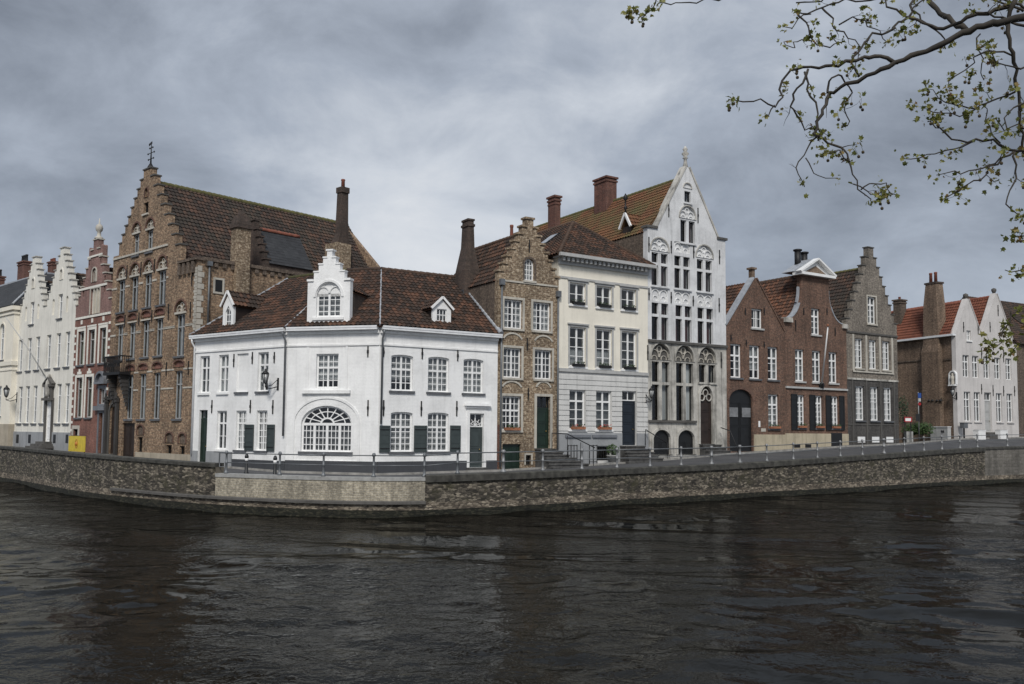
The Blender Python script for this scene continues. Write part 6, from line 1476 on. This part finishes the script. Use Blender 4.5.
# potted shrub by the cream house
def leaf_blob(m, c, rx, rz, n, s, rnd):
    for i in range(n):
        v = Vector((rnd.gauss(0, 1), rnd.gauss(0, 1), rnd.gauss(0, 1))).normalized()*(rnd.random()**.4); p = c+Vector((v.x*rx, v.y*rx, v.z*rz)); a = Vector((rnd.gauss(0, 1), rnd.gauss(0, 1), rnd.gauss(0, 1))).normalized()*s*rnd.uniform(.6, 1.3); b = a.orthogonal().normalized()*s*.5
        m.face([p-a, p+b, p+a, p-b])
def potted(p, label, r=.3, h=.5, leaf='plant_leaf', name='potted_shrub', pot='concrete'):
    t = thing(name, label, 'potted plant', loc=tuple(p), group='potted plants'); rnd = random.Random(int(p.x*10))
    MB().lathe(p, [(r*.7, 0), (r*.95, .35), (r*1.05, .38), (r*1.0, .42)], 12).build('pot', pot, t); m = MB(); leaf_blob(m, p+Vector((0, 0, .42+h*.45)), r*1.1, h*.55, 260, .07, rnd); m.build('foliage', leaf, t, recalc=False)
    MB().tube([p+Vector((0, 0, .3)), p+Vector((0, 0, .42+h*.4))], .03, 6).build('stem', 'bark', t)
p = Fc.w(Fc.u(612.5, 460, -1.0), -1.0, 0); p.z = 1.95; potted(p, 'round green shrub in a pot beside the steps of the cream town house', .36, .7)
# white planters by the pink house
for x, nm in ((979, 'left'), (1001, 'right')):
    u, z = PkF.uz(x, 438, -.9); hw = PkF.u(x+3.6, 438, -.9)-u; zt = PkF.z(x, 430, -.9); gz = street_z(x, .95)
    t = thing('planter', 'white square planter %s of the grey front door of the pinkish house' % nm, 'planter', PkF.mat @ Matrix.Translation((u, -.9, gz)), group='white planters')
    m = MB().ring(shp([u-hw, u+hw, 0, 1]), shp([u-hw+.05, u+hw-.05, .05, .95]), 0, 1) if False else MB().box(u-hw, u+hw, -1.2, -.7, gz-.1, zt-.05).box(u-hw-.03, u+hw+.03, -1.23, -.67, zt-.05, zt+.02)
    m.build('box', 'white_paint', t, PkF); m = MB().box(u-hw+.05, u+hw-.05, -1.18, -.72, zt+.022, zt+.04); m.build('soil', 'soil', t, PkF)
# statue niche on the flank
u, z = FlankF.uz(953, 379, -.1); t = thing('wall_shrine', 'small white statue in a niche high on the brick flank', 'statue', FlankF.mat @ Matrix.Translation((u, -.1, z-.6)))
MB().box(u-.35, u+.35, -.35, -.003, z-.62, z-.5).ring(shp([u-.4, u+.4, z-.5, z+.75], .4), shp([u-.3, u+.3, z-.499, z+.64], .3), -.2, -.003).build('niche', 'white_paint', t, FlankF)
MB().lathe((u, -.16, z-.5), [(.15, 0), (.17, .1), (.13, .45), (.19, .68), (.08, .78), (.1, .88), (.09, .98), (.01, 1.03)], 10).build('figure', 'pale_limestone', t, FlankF)
# little flood lamps on the flank
for i, px in enumerate((930.5, 934, 938.5, 942)):
    u, z = FlankF.uz(px, 400, -.3); t = thing('spot_lamp', ('leftmost', 'second', 'third', 'rightmost')[i]+' of four small black lamps on the brick flank', 'lamp', FlankF.mat @ Matrix.Translation((u, -.3, z)), group='small black lamps on the flank')
    MB().tube([(u, -.01, z+.05), (u, -.25, z+.22), (u, -.45, z+.12)], .02, 5).build('arm', 'iron', t, FlankF); MB().lathe((u, -.45, z-.12), [(.17, 0), (.14, .1), (.04, .2)], 10).build('shade', 'iron', t, FlankF)
# sign post, red notice case, cabinets, hedge, bin
def on_ground(px, Y): return Vector((azi(px)*Y, Y, 0))
g0 = on_ground(919, 76); g0.z = 3.22; t = thing('sign_post', 'street post with a blue sign, white plate and red round sign', 'street sign', loc=tuple(g0))
MB().tube([g0, Vector((g0.x, g0.y, at(919, 392, 76).z))], .045, 8).build('post', 'galvanised', t)
def plate(x0, x1, y0, y1, Y, mat, name, parent, th=.03):
    a = at(x0, y1, Y); b = at(x1, y0, Y); return MB().box(a.x, b.x, Y-.09, Y-.09+th, a.z, b.z).build(name, mat, parent)
plate(917.6, 920.7, 393, 398, 76, 'sign_blue', 'blue_sign', t); plate(918, 920.4, 398.3, 401.5, 76, 'pale_grey_paint', 'white_plate', t)
c = at(919.2, 404, 76); m = MB().lathe((0, 0, 0), [(.13, -.015), (.13, .015)], 16); m.bm.transform(Matrix.Translation((c.x, c.y-.08, c.z)) @ Matrix.Rotation(R(90), 4, 'X')); m.build('round_sign', 'sign_red', t)
plate(915.5, 919.5, 414, 421, 76, 'dark_paint', 'lower_board', t)
q0 = at(908, 420, 74.5); gp = on_ground(908, 74.5); gp.z = 3.2; t = thing('notice_case', 'red framed notice case standing beside the grey house corner', 'notice board', loc=tuple(gp))
a = at(904, 422, 74.5); b = at(911.5, 417, 74.5)
MB().ring([(a.x, a.z), (b.x, a.z), (b.x, b.z), (a.x, b.z)], [(a.x+.08, a.z+.08), (b.x-.08, a.z+.08), (b.x-.08, b.z-.08), (a.x+.08, b.z-.08)], 74.4, 74.5).build('frame', 'sign_red', t); MB().box(a.x+.081, b.x-.081, 74.43, 74.48, a.z+.081, b.z-.081).build('panel', 'white_paint', t); MB().box(a.x+.05, a.x+.1, 74.5, 74.55, 3.1, b.z).box(b.x-.1, b.x-.05, 74.5, 74.55, 3.1, b.z).build('legs', 'iron', t)
u, z = FlankF.uz(940, 432, -.8); Yc = FlankF.w(u, -.8, 0)
zt = FlankF.z(940, 426.5, -.8); u0 = FlankF.u(932, 432, -.8); u1 = FlankF.u(949.3, 432, -.8); um_ = u0+(u1-u0)*.3; gz = 3.3
for ua, ub, lb in ((u0, um_-.03, 'narrow grey utility cabinet against the brick flank'), (um_+.03, u1, 'wide grey utility cabinet with a scrawl against the brick flank')):
    t = thing('utility_cabinet', lb, 'cabinet', FlankF.mat @ Matrix.Translation(((ua+ub)/2, -.8, gz)), group='utility cabinets')
    MB().box(ua, ub, -1.0, -.6, gz-.3, zt-.06).build('body', 'pale_grey_paint', t, FlankF); MB().box(ua-.04, ub+.04, -1.04, -.56, zt-.058, zt).build('lid', 'white_paint', t, FlankF)
    m = MB().ring(shp([ua+.06, ub-.06, gz+.05, zt-.14]), shp([ua+.09, ub-.09, gz+.08, zt-.17]), -1.012, -1.001)
    m.build('door_seam', 'grey_paint', t, FlankF)
    if ub-ua > .9: mm = MB().tube([(ua+(ub-ua)*f, -1.01, gz+.75+.16*math.sin(k*2.3)) for k, f in enumerate([.45+.035*i for i in range(9)])], .022, 5); mm.build('scrawl', 'dark_paint', t, FlankF)
rnd = random.Random(3); m = MB(); hc = on_ground(918, 77)
t = thing('hedge', 'low green hedge of bushes at the foot of the brick flank', 'hedge', loc=(hc.x, hc.y, 3.25))
for px, zz in ((910, .35), (913, .5), (916.5, .55), (920, .5), (923.5, .6), (926, .4)): leaf_blob(m, at(px, 431, 76.8)+Vector((0, 0, zz-.3)), .75, .55, 260, .11, rnd)
m.build('foliage', 'plant_leaf', t, recalc=False); m = MB(); leaf_blob(m, at(903, 414, 77)+Vector((0, 0, .3)), .5, 1.4, 300, .11, rnd)
t2 = thing('climbing_shrub', 'tall dark shrub in the passage beside the grey house', 'shrub', loc=(azi(903)*77, 77, 3.2)); m.build('foliage', 'dark_leaf', t2, recalc=False); MB().tube([Vector((azi(903)*77, 77, 3.1)), Vector((azi(903)*77, 77, 5.5))], [.06, .02], 6).build('stem', 'bark', t2)
MB().tube([Vector((hc.x-1, hc.y-.2, 3.1)), Vector((hc.x-1, hc.y-.2, 3.7))], .04, 6).tube([Vector((hc.x+.6, hc.y-.2, 3.1)), Vector((hc.x+.6, hc.y-.2, 3.7))], .04, 6).build('stem', 'bark', t)
for ax0, ax1, lb in ((905.5, 912, 'low stone trough below the red notice case'),):
    a = at(ax0, 436, 75); b = at(ax1, 431.5, 75); t = thing('stone_trough', lb, 'trough', loc=((a.x+b.x)/2, 75, 3.2)); MB().box(a.x, b.x, 74.8, 75.3, 3.05, b.z).build('trough', 'concrete', t); MB().box(a.x+.06, b.x-.06, 74.85, 75.25, b.z+.002, b.z+.03).build('soil', 'soil', t)
u, z = PkF.uz(964, 428, -.5); t = thing('post_box', 'grey letter box on a leg at the corner of the pinkish house', 'letter box', PkF.mat @ Matrix.Translation((u, -.5, 3.5))); zt = PkF.z(964, 422.5, -.5)
MB().box(u-.28, u+.28, -.7, -.3, zt-.5, zt-.05).box(u-.31, u+.31, -.73, -.27, zt-.048, zt).build('box', 'drain_zinc', t, PkF); MB().box(u-.05, u+.05, -.55, -.45, 3.3, zt-.5).build('leg', 'iron', t, PkF)
# bench before the pink house
u, z = PkF.uz(988, 436, -2.4)

# ================================================================== plane tree reaching in from the near bank
TR = thing('plane_tree', 'plane tree on the near bank whose thin twisting branches hang into the top right', 'tree', loc=(8.2, 3.4, 2.2))
rnd = random.Random(11)
def T(x, y, Y): return at(x, y, Y)
limbs = MB(); twigs = MB(); leaves = MB(); balls = []; tips = []
def leaf(p, s):
    d = Vector((rnd.gauss(0, 1), rnd.gauss(0, 1), rnd.gauss(-.3, .7))).normalized(); x = d.orthogonal().normalized(); a = rnd.uniform(0, 6.28); x = (Matrix.Rotation(a, 3, d) @ x); 
    P = [(0, 0), (.42, .12), (.30, .42), (.52, .62), (.16, .68), (0, 1.05), (-.16, .68), (-.52, .62), (-.30, .42), (-.42, .12)]
    n = d.cross(x); k1 = rnd.uniform(.1, .7); k2 = rnd.uniform(-.5, .3); V = [leaves.bm.verts.new(p+(x*a_+d*b_+n*(abs(a_)*k1+b_*b_*k2))*s) for a_, b_ in P]
    for i in range(1, 9): leaves.bm.faces.new((V[0], V[i], V[i+1]))
def cluster(p, n, spread, s=.046):
    spread *= .62
    for i in range(n): leaf(p+Vector((rnd.gauss(0, spread), rnd.gauss(0, spread), rnd.gauss(0, spread))), s*rnd.uniform(.55, 1.35))
def twig(p, d, L, r, depth, dens=1.0):
    n = max(3, int(L/.07)); pts = [p]; rs = [r]; q = p.copy(); v = d.normalized()
    for i in range(n):
        v = (v+Vector((rnd.gauss(0, .42), rnd.gauss(0, .3), rnd.gauss(0, .42)))).normalized(); q = q+v*(L/n); pts.append(q.copy()); rs.append(r*(1-.75*(i+1)/n))
        if depth > 0 and rnd.random() < .33:
            w = (v+Vector((rnd.gauss(0, 1), rnd.gauss(0, .6), rnd.gauss(0, 1)))*.8).normalized(); twig(q, w, L*rnd.uniform(.3, .6), rs[-1]*.7, depth-1, dens)
    twigs.tube(pts, rs, 5, True)
    if rnd.random() < dens: cluster(q, rnd.randint(3, 7), .045)
    if rnd.random() < dens*.35: cluster(pts[len(pts)//2], rnd.randint(2, 4), .035, .04)
    if rnd.random() < .3*dens: b = q+Vector((rnd.gauss(0, .03), 0, -.09)); balls.append((q.copy(), b))
def path(pp, r0, r1, Y0, Y1, shoots=.5, L=.35, dens=.8, mb=None, dirn=None):
    P = []
    for i, (x, y) in enumerate(pp):
        t = i/(len(pp)-1); P.append(T(x, y, Y0+(Y1-Y0)*t))
    Q = []
    for i in range(len(P)-1):                          # Catmull-Rom with a little wobble
        a = P[max(i-1, 0)]; b = P[i]; c = P[i+1]; d = P[min(i+2, len(P)-1)]; k = max(2, int((c-b).length/.06))
        for j in range(k):
            t = j/k; q = .5*((2*b)+(-a+c)*t+(2*a-5*b+4*c-d)*t*t+(-a+3*b-3*c+d)*t**3); Q.append(q+Vector((rnd.gauss(0, .013), rnd.gauss(0, .013), rnd.gauss(0, .013)))*min(1, .25+.02/max(r0, .01)))
    Q.append(P[-1]); rs = [r0+(r1-r0)*i/(len(Q)-1) for i in range(len(Q))]
    rs = [(r*1.05+.0012)*(1+.1*math.sin(i*1.7)) for i, r in enumerate(rs)]
    (mb or twigs).tube(Q, rs, 8 if mb else 5)
    for i in range(2, len(Q)):
        if rnd.random() < shoots*.2:
            v = (Q[i]-Q[i-1]).normalized(); w = (v*.5+Vector((rnd.gauss(0, .7), rnd.gauss(0, .5), rnd.gauss(-.1, .7)))).normalized(); twig(Q[i], w, L*rnd.uniform(.25, .95), rs[i]*.5 if rs[i] < .012 else .005, 1, dens)
    if dens: cluster(Q[-1], 9, .06)
def c5(*p): return [(720+x/3.37, y/3.37) for x, y in p]
def c6(*p): return [(880+x/2.85, 120+y/2.85) for x, y in p]
def c8(*p): return [(620+x/2.36, y/2.36) for x, y in p]
Y = 8.6
# main limb and the trunk it grows from
ent = [(1120, 6), (1060, 8)]+c5((1024, 60), (890, 85), (815, 115), (715, 165), (600, 212), (520, 245), (460, 270), (400, 295), (370, 312))
path(ent, .040, .014, Y-1, Y, .25, .3, .5, limbs)
path(c5((370, 312), (350, 350), (335, 390), (326, 430), (330, 462)), .017, .012, Y, Y-.1, 1, .25, .7)
path(c5((326, 436), (340, 470), (390, 492), (420, 505), (440, 540), (450, 590), (470, 640), (510, 672)), .012, .004, Y, Y-.2, 1.2, .3, 1)
path(c5((355, 440), (330, 465), (345, 455), (330, 475)), .01, .008, Y, Y, .2)
path(c5((320, 465), (300, 500), (268, 545), (262, 590), (285, 630)), .007, .003, Y, Y, .9, .2, .2)
path(c5((290, 530), (315, 570), (350, 600), (398, 600)), .005, .002, Y, Y, .8, .15, .15)
path(c5((600, 212), (560, 197), (500, 192), (440, 205), (380, 222), (330, 225), (285, 228), (235, 245), (208, 280), (200, 330), (180, 355), (140, 345), (85, 338), (45, 330)), .020, .004, Y, Y-.4, .8, .2, .7)
path(c5((180, 355), (170, 385), (150, 392)), .005, .003, Y-.4, Y-.4, .5, .1, .1)
path(c5((295, 230), (275, 280), (250, 320), (245, 355), (262, 395), (290, 425), (320, 440)), .011, .006, Y, Y, 1, .25, .5)
path(c5((290, 240), (300, 300), (325, 345), (330, 400), (322, 435)), .010, .007, Y+.1, Y, 1, .25, .6)
path(c5((360, 320), (362, 280), (390, 258), (420, 275), (435, 320), (425, 365), (435, 410), (410, 430)), .010, .003, Y, Y+.1, 1, .22, .5)
path(c5((440, 545), (400, 510), (370, 520), (340, 530)), .006, .003, Y-.1, Y-.1, 1, .2, .9)
path(c5((470, 640), (500, 625), (540, 610), (570, 640), (590, 655)), .006, .003, Y-.2, Y-.2, 2.2, .25, 1)
path(c5((450, 620), (490, 650), (530, 655), (560, 640)), .005, .003, Y-.2, Y-.3, 2.2, .22, 1)
path(c5((470, 262), (445, 230), (450, 190), (480, 160), (500, 130), (560, 110), (600, 80), (640, 40), (655, 0), (670, -30)), .009, .012, Y, Y+.3, 1, .25, .5)
# upper left festoon
path([(1000, -20), (930, -8)]+c5((560, -10), (480, 5), (400, 8), (350, 20), (300, 45), (260, 40)), .012, .006, Y, Y+.3, .5, .25, .4)
path(c5((340, 22), (375, 60), (400, 95), (440, 120), (470, 150), (465, 200)), .009, .003, Y+.3, Y+.2, 1.6, .25, .9)
path(c5((260, 45), (300, 90), (310, 135), (370, 155), (385, 140), (375, 110)), .008, .004, Y+.3, Y+.3, 1.4, .2, .7)
path(c5((310, 135), (270, 130), (250, 150), (240, 165), (215, 140)), .006, .003, Y+.3, Y+.3, 1.5, .2, .8)
path(c5((300, 45), (265, 60), (250, 95), (215, 90)), .006, .003, Y+.3, Y+.2, 2.0, .2, 1)
path(c5((400, 90), (450, 60), (480, 80), (520, 95), (560, 140)), .007, .003, Y+.3, Y+.2, 1.8, .25, 1)
path(c5((260, 15), (300, 5), (340, 0), (400, -15)), .006, .006, Y+.3, Y+.3, 1.2, .15, .9)
# crown mass at the top right
path(c5((830, 100), (770, 65), (720, 15), (690, -20)), .026, .022, Y, Y+.5, .5, .3, .7, limbs)
path(c5((980, 20), (900, 40), (840, 60), (780, 90), (730, 95), (690, 70), (620, 45), (570, 20), (555, -5)), .022, .006, Y-.4, Y, .8, .25, .7)
path(c5((730, 95), (750, 130), (760, 165)), .007, .004, Y, Y, .5, .1, .4)
path(c5((720, 95), (660, 60), (650, 20), (700, -10)), .010, .006, Y, Y, .8, .2, .6)
path(c5((990, 0), (975, 90), (985, 180), (1000, 260), (1010, 340), (1015, 430), (1024, 520)), .020, .010, Y-.6, Y-.3, 1.2, .3, .8)
path(c5((985, 180), (930, 170), (880, 180), (850, 220), (800, 260), (770, 290)), .008, .003, Y-.5, Y-.4, 2.2, .25, 1)
path(c5((870, 110), (870, 150), (890, 190), (880, 240), (890, 270)), .006, .003, Y-.4, Y-.4, 1.5, .2, .8)
path(c5((1005, 300), (950, 330), (900, 350), (850, 370), (780, 390), (700, 370)), .009, .003, Y-.3, Y-.3, 2.2, .25, 1)
path(c5((860, 365), (790, 345), (740, 325), (700, 300)), .006, .002, Y-.3, Y-.3, 1.4, .2, .9)
path(c5((1050, 505), (980, 505), (920, 475), (860, 470), (810, 475), (760, 450), (730, 425), (700, 410)), .014, .004, Y-.3, Y-.2, 1.4, .25, .9)
path(c5((860, 472), (810, 490), (740, 515), (680, 530), (620, 535)), .007, .003, Y-.2, Y-.2, 1.6, .2, 1)
path(c5((940, 480), (900, 430), (900, 380), (880, 350)), .006, .003, Y-.2, Y-.2, 1, .2, .6)
path(c5((990, 510), (930, 545), (860, 575), (790, 580), (730, 590)), .009, .003, Y-.3, Y-.3, 2.0, .25, 1)
path(c5((950, 540), (880, 600), (830, 620), (780, 655), (750, 670)), .008, .003, Y-.3, Y-.3, 2.0, .25, 1)
path(c5((985, 520), (1000, 580), (980, 640), (970, 690), (1000, 720)), .009, .004, Y-.3, Y-.4, 2.0, .25, 1)
path(c5((1040, 440), (1000, 420), (960, 440), (930, 400)), .007, .003, Y-.4, Y-.4, 1.8, .2, .9)
path(c5((1040, 220), (980, 230), (930, 210), (900, 160)), .008, .003, Y-.6, Y-.6, 1.8, .22, .9)
path(c5((1040, 340), (990, 360), (960, 400), (975, 450)), .008, .003, Y-.6, Y-.6, 1.8, .22, .9)
for yy in (40, 90, 30): path(c5((1024, yy), (960, yy-30), (900, yy-45), (840, yy-60)), .012, .005, Y-.6, Y-.5, 1.6, .25, .8)
# sprays entering from the right lower down
path([(1060, 205), (1035, 230), (1015, 237)], .008, .003, Y-.5, Y-.5, 1, .15, 1)
path([(1060, 262), (1030, 272), (1005, 270)], .007, .003, Y-.5, Y-.5, 2.2, .2, 1)
path([(1060, 300), (1030, 325), (1010, 318), (998, 342), (990, 345)], .009, .003, Y-.6, Y-.6, 2.4, .22, 1)
path([(1060, 370), (1030, 345), (1012, 352)], .008, .003, Y-.6, Y-.6, 2.4, .22, 1)
path(c8((240, -5), (180, 5), (90, 8)), .006, .004, Y, Y, .4, .1, .3); path(c8((90, -10), (75, 20), (50, 38), (30, 28)), .005, .003, Y, Y, 2.0, .14, 1)
# trunk and main limb off frame
e = T(1120, 6, Y-1)
limbs.tube([(8.2, 3.4, 1.9), (8.15, 3.4, 3.0), (8.0, 3.5, 5.0), (7.8, 3.9, 7.0), (7.4, 4.4, 9.2), (7.0, 4.5, 12)], [.42, .30, .26, .22, .15, .06], 12)
limbs.tube([(7.85, 3.8, 6.6), (7.7, 5.2, 7.4), (e.x+.5, 6.8, e.z-.1), e], [.16, .12, .08, .05], 10)
for q in ((1060, 205), (1060, 262), (1060, 300), (1060, 370)):
    a = T(*q, Y-.5); limbs.tube([a, a+Vector((.6, -.4, .3)), (7.75, 4.6, 6.9+rnd.random())], [.009, .02, .05], 6)
a = T(720+1050/3.37, 505/3.37, Y-.3); limbs.tube([a, a+Vector((.8, -.6, .3)), (7.7, 5.2, 7.4)], [.014, .03, .06], 6)
limbs.build('trunk', 'bark', TR); twigs.build('branches', 'bark', TR); leaves.build('foliage', 'plane_leaf', TR, recalc=False); [MB().lathe(b_, [(.002, -.016), (.014, -.01), (.016, 0), (.014, .01), (.002, .017)], 6).tube([a_, b_+Vector((0, 0, .012))], .002, 3).build('seed_ball', 'seed_ball', TR) for a_, b_ in balls[:95]]

# ================================================================== light, sky, render settings
SUN_EL, SUN_AZ = R(44), R(182)                         # azimuth clockwise from +Y: behind the camera, a little to the left
W = bpy.data.worlds.new('World'); SC.world = W; W.use_nodes = True; nt = W.node_tree; n_ = nt.nodes; l_ = nt.links; n_.clear()
outw = n_.new('ShaderNodeOutputWorld'); bg = n_.new('ShaderNodeBackground'); l_.new(bg.outputs[0], outw.inputs[0]); bg.inputs[1].default_value = .1
sky = n_.new('ShaderNodeTexSky'); sky.sky_type = 'NISHITA'; sky.sun_disc = False; sky.sun_elevation = SUN_EL; sky.sun_rotation = SUN_AZ
tc = n_.new('ShaderNodeTexCoord'); sx_ = n_.new('ShaderNodeSeparateXYZ'); l_.new(tc.outputs['Generated'], sx_.inputs[0])
def wm(op, a, b=None, c=None, cl=False):
    x = n_.new('ShaderNodeMath'); x.operation = op; x.use_clamp = cl
    for i, v in enumerate((a, b, c)):
        if v is None: continue
        if isinstance(v, (int, float)): x.inputs[i].default_value = v
        else: l_.new(v, x.inputs[i])
    return x.outputs[0]
def wramp(f, st):
    x = n_.new('ShaderNodeValToRGB'); l_.new(f, x.inputs[0]); e = x.color_ramp.elements
    while len(e) < len(st): e.new(.5)
    for i, (p, c) in enumerate(st): e[i].position = p; e[i].color = (*c, 1)
    return x.outputs[0]
def wmix(f, a, b, mode='MIX'):
    x = n_.new('ShaderNodeMix'); x.data_type = 'RGBA'; x.blend_type = mode
    for i, v in ((0, f), (6, a), (7, b)):
        if isinstance(v, (int, float)): x.inputs[i].default_value = v
        elif isinstance(v, tuple): x.inputs[i].default_value = (*v, 1)
        else: l_.new(v, x.inputs[i])
    return x.outputs[2]
zz = wm('ADD', wm('MAXIMUM', sx_.outputs[2], 0), .30)
cb = n_.new('ShaderNodeCombineXYZ'); l_.new(wm('DIVIDE', sx_.outputs[0], zz), cb.inputs[0]); l_.new(wm('DIVIDE', sx_.outputs[1], zz), cb.inputs[1])
mp = n_.new('ShaderNodeMapping'); l_.new(tc.outputs['Generated'], mp.inputs[0]); mp.inputs['Location'].default_value = (5.5, 8.8, 0); mp.inputs['Scale'].default_value = (1, 1, 1.75)
def wnoise(sc, det, ro, di=0):
    x = n_.new('ShaderNodeTexNoise'); l_.new(mp.outputs[0], x.inputs[0]); x.inputs['Scale'].default_value = sc; x.inputs['Detail'].default_value = det; x.inputs['Roughness'].default_value = ro; x.inputs['Distortion'].default_value = di; return x.outputs['Fac']
nA = wnoise(1.7, 3, .5, .3); nB = wnoise(5.2, 9, .6, .3)
f = wm('ADD', wm('MULTIPLY', nA, .62), wm('MULTIPLY', nB, .42))
# brighter break low in the sky
low = wramp(sx_.outputs[2], [(0, (.85, .85, .85)), (.16, (1, 1, 1)), (.30, (.2, .2, .2)), (.42, (.1, .1, .1)), (.6, (.5, .5, .5))])
lo_ = n_.new('ShaderNodeRGBToBW'); l_.new(low, lo_.inputs[0])
f2 = wm('ADD', f, wm('MULTIPLY', lo_.outputs[0], .06))
# clouds in units of the 0.1 background strength
cl = wramp(f2, [(.42, (1.9, 2.15, 2.6)), (.50, (2.85, 3.2, 3.8)), (.59, (4.0, 4.45, 5.2)), (.70, (6.1, 6.5, 7.1)), (.80, (7.6, 7.8, 8.1))])
# the overcast is brighter behind the viewer and overhead
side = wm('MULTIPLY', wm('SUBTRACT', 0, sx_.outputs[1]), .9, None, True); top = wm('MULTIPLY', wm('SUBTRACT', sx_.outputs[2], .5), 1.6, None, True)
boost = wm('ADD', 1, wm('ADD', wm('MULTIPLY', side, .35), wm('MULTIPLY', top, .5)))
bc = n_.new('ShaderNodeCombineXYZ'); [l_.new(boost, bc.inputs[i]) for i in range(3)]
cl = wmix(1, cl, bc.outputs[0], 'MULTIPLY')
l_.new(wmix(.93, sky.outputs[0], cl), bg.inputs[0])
sl = bpy.data.lights.new('sun', 'SUN'); so = bpy.data.objects.new('sun', sl); COL.objects.link(so); sl.energy = 2.7; sl.angle = R(14); sl.color = (1, .96, .90)
sd = Vector((math.sin(SUN_AZ)*math.cos(SUN_EL), math.cos(SUN_AZ)*math.cos(SUN_EL), math.sin(SUN_EL))); so.rotation_euler = sd.to_track_quat('Z', 'Y').to_euler(); so.location = (0, -20, 40)
SC.render.engine = 'CYCLES'; SC.view_settings.view_transform = 'Standard'; SC.view_settings.look = 'None'; SC.view_settings.gamma = 1; SC.view_settings.exposure = 0
SC.cycles.transparent_max_bounces = 12; SC.cycles.max_bounces = 5
SC.render.resolution_x = 1024; SC.render.resolution_y = 684
bpy.context.view_layer.update()
print('OBJECTS', len(bpy.data.objects), 'VERTS', sum(len(m.vertices) for m in bpy.data.meshes))
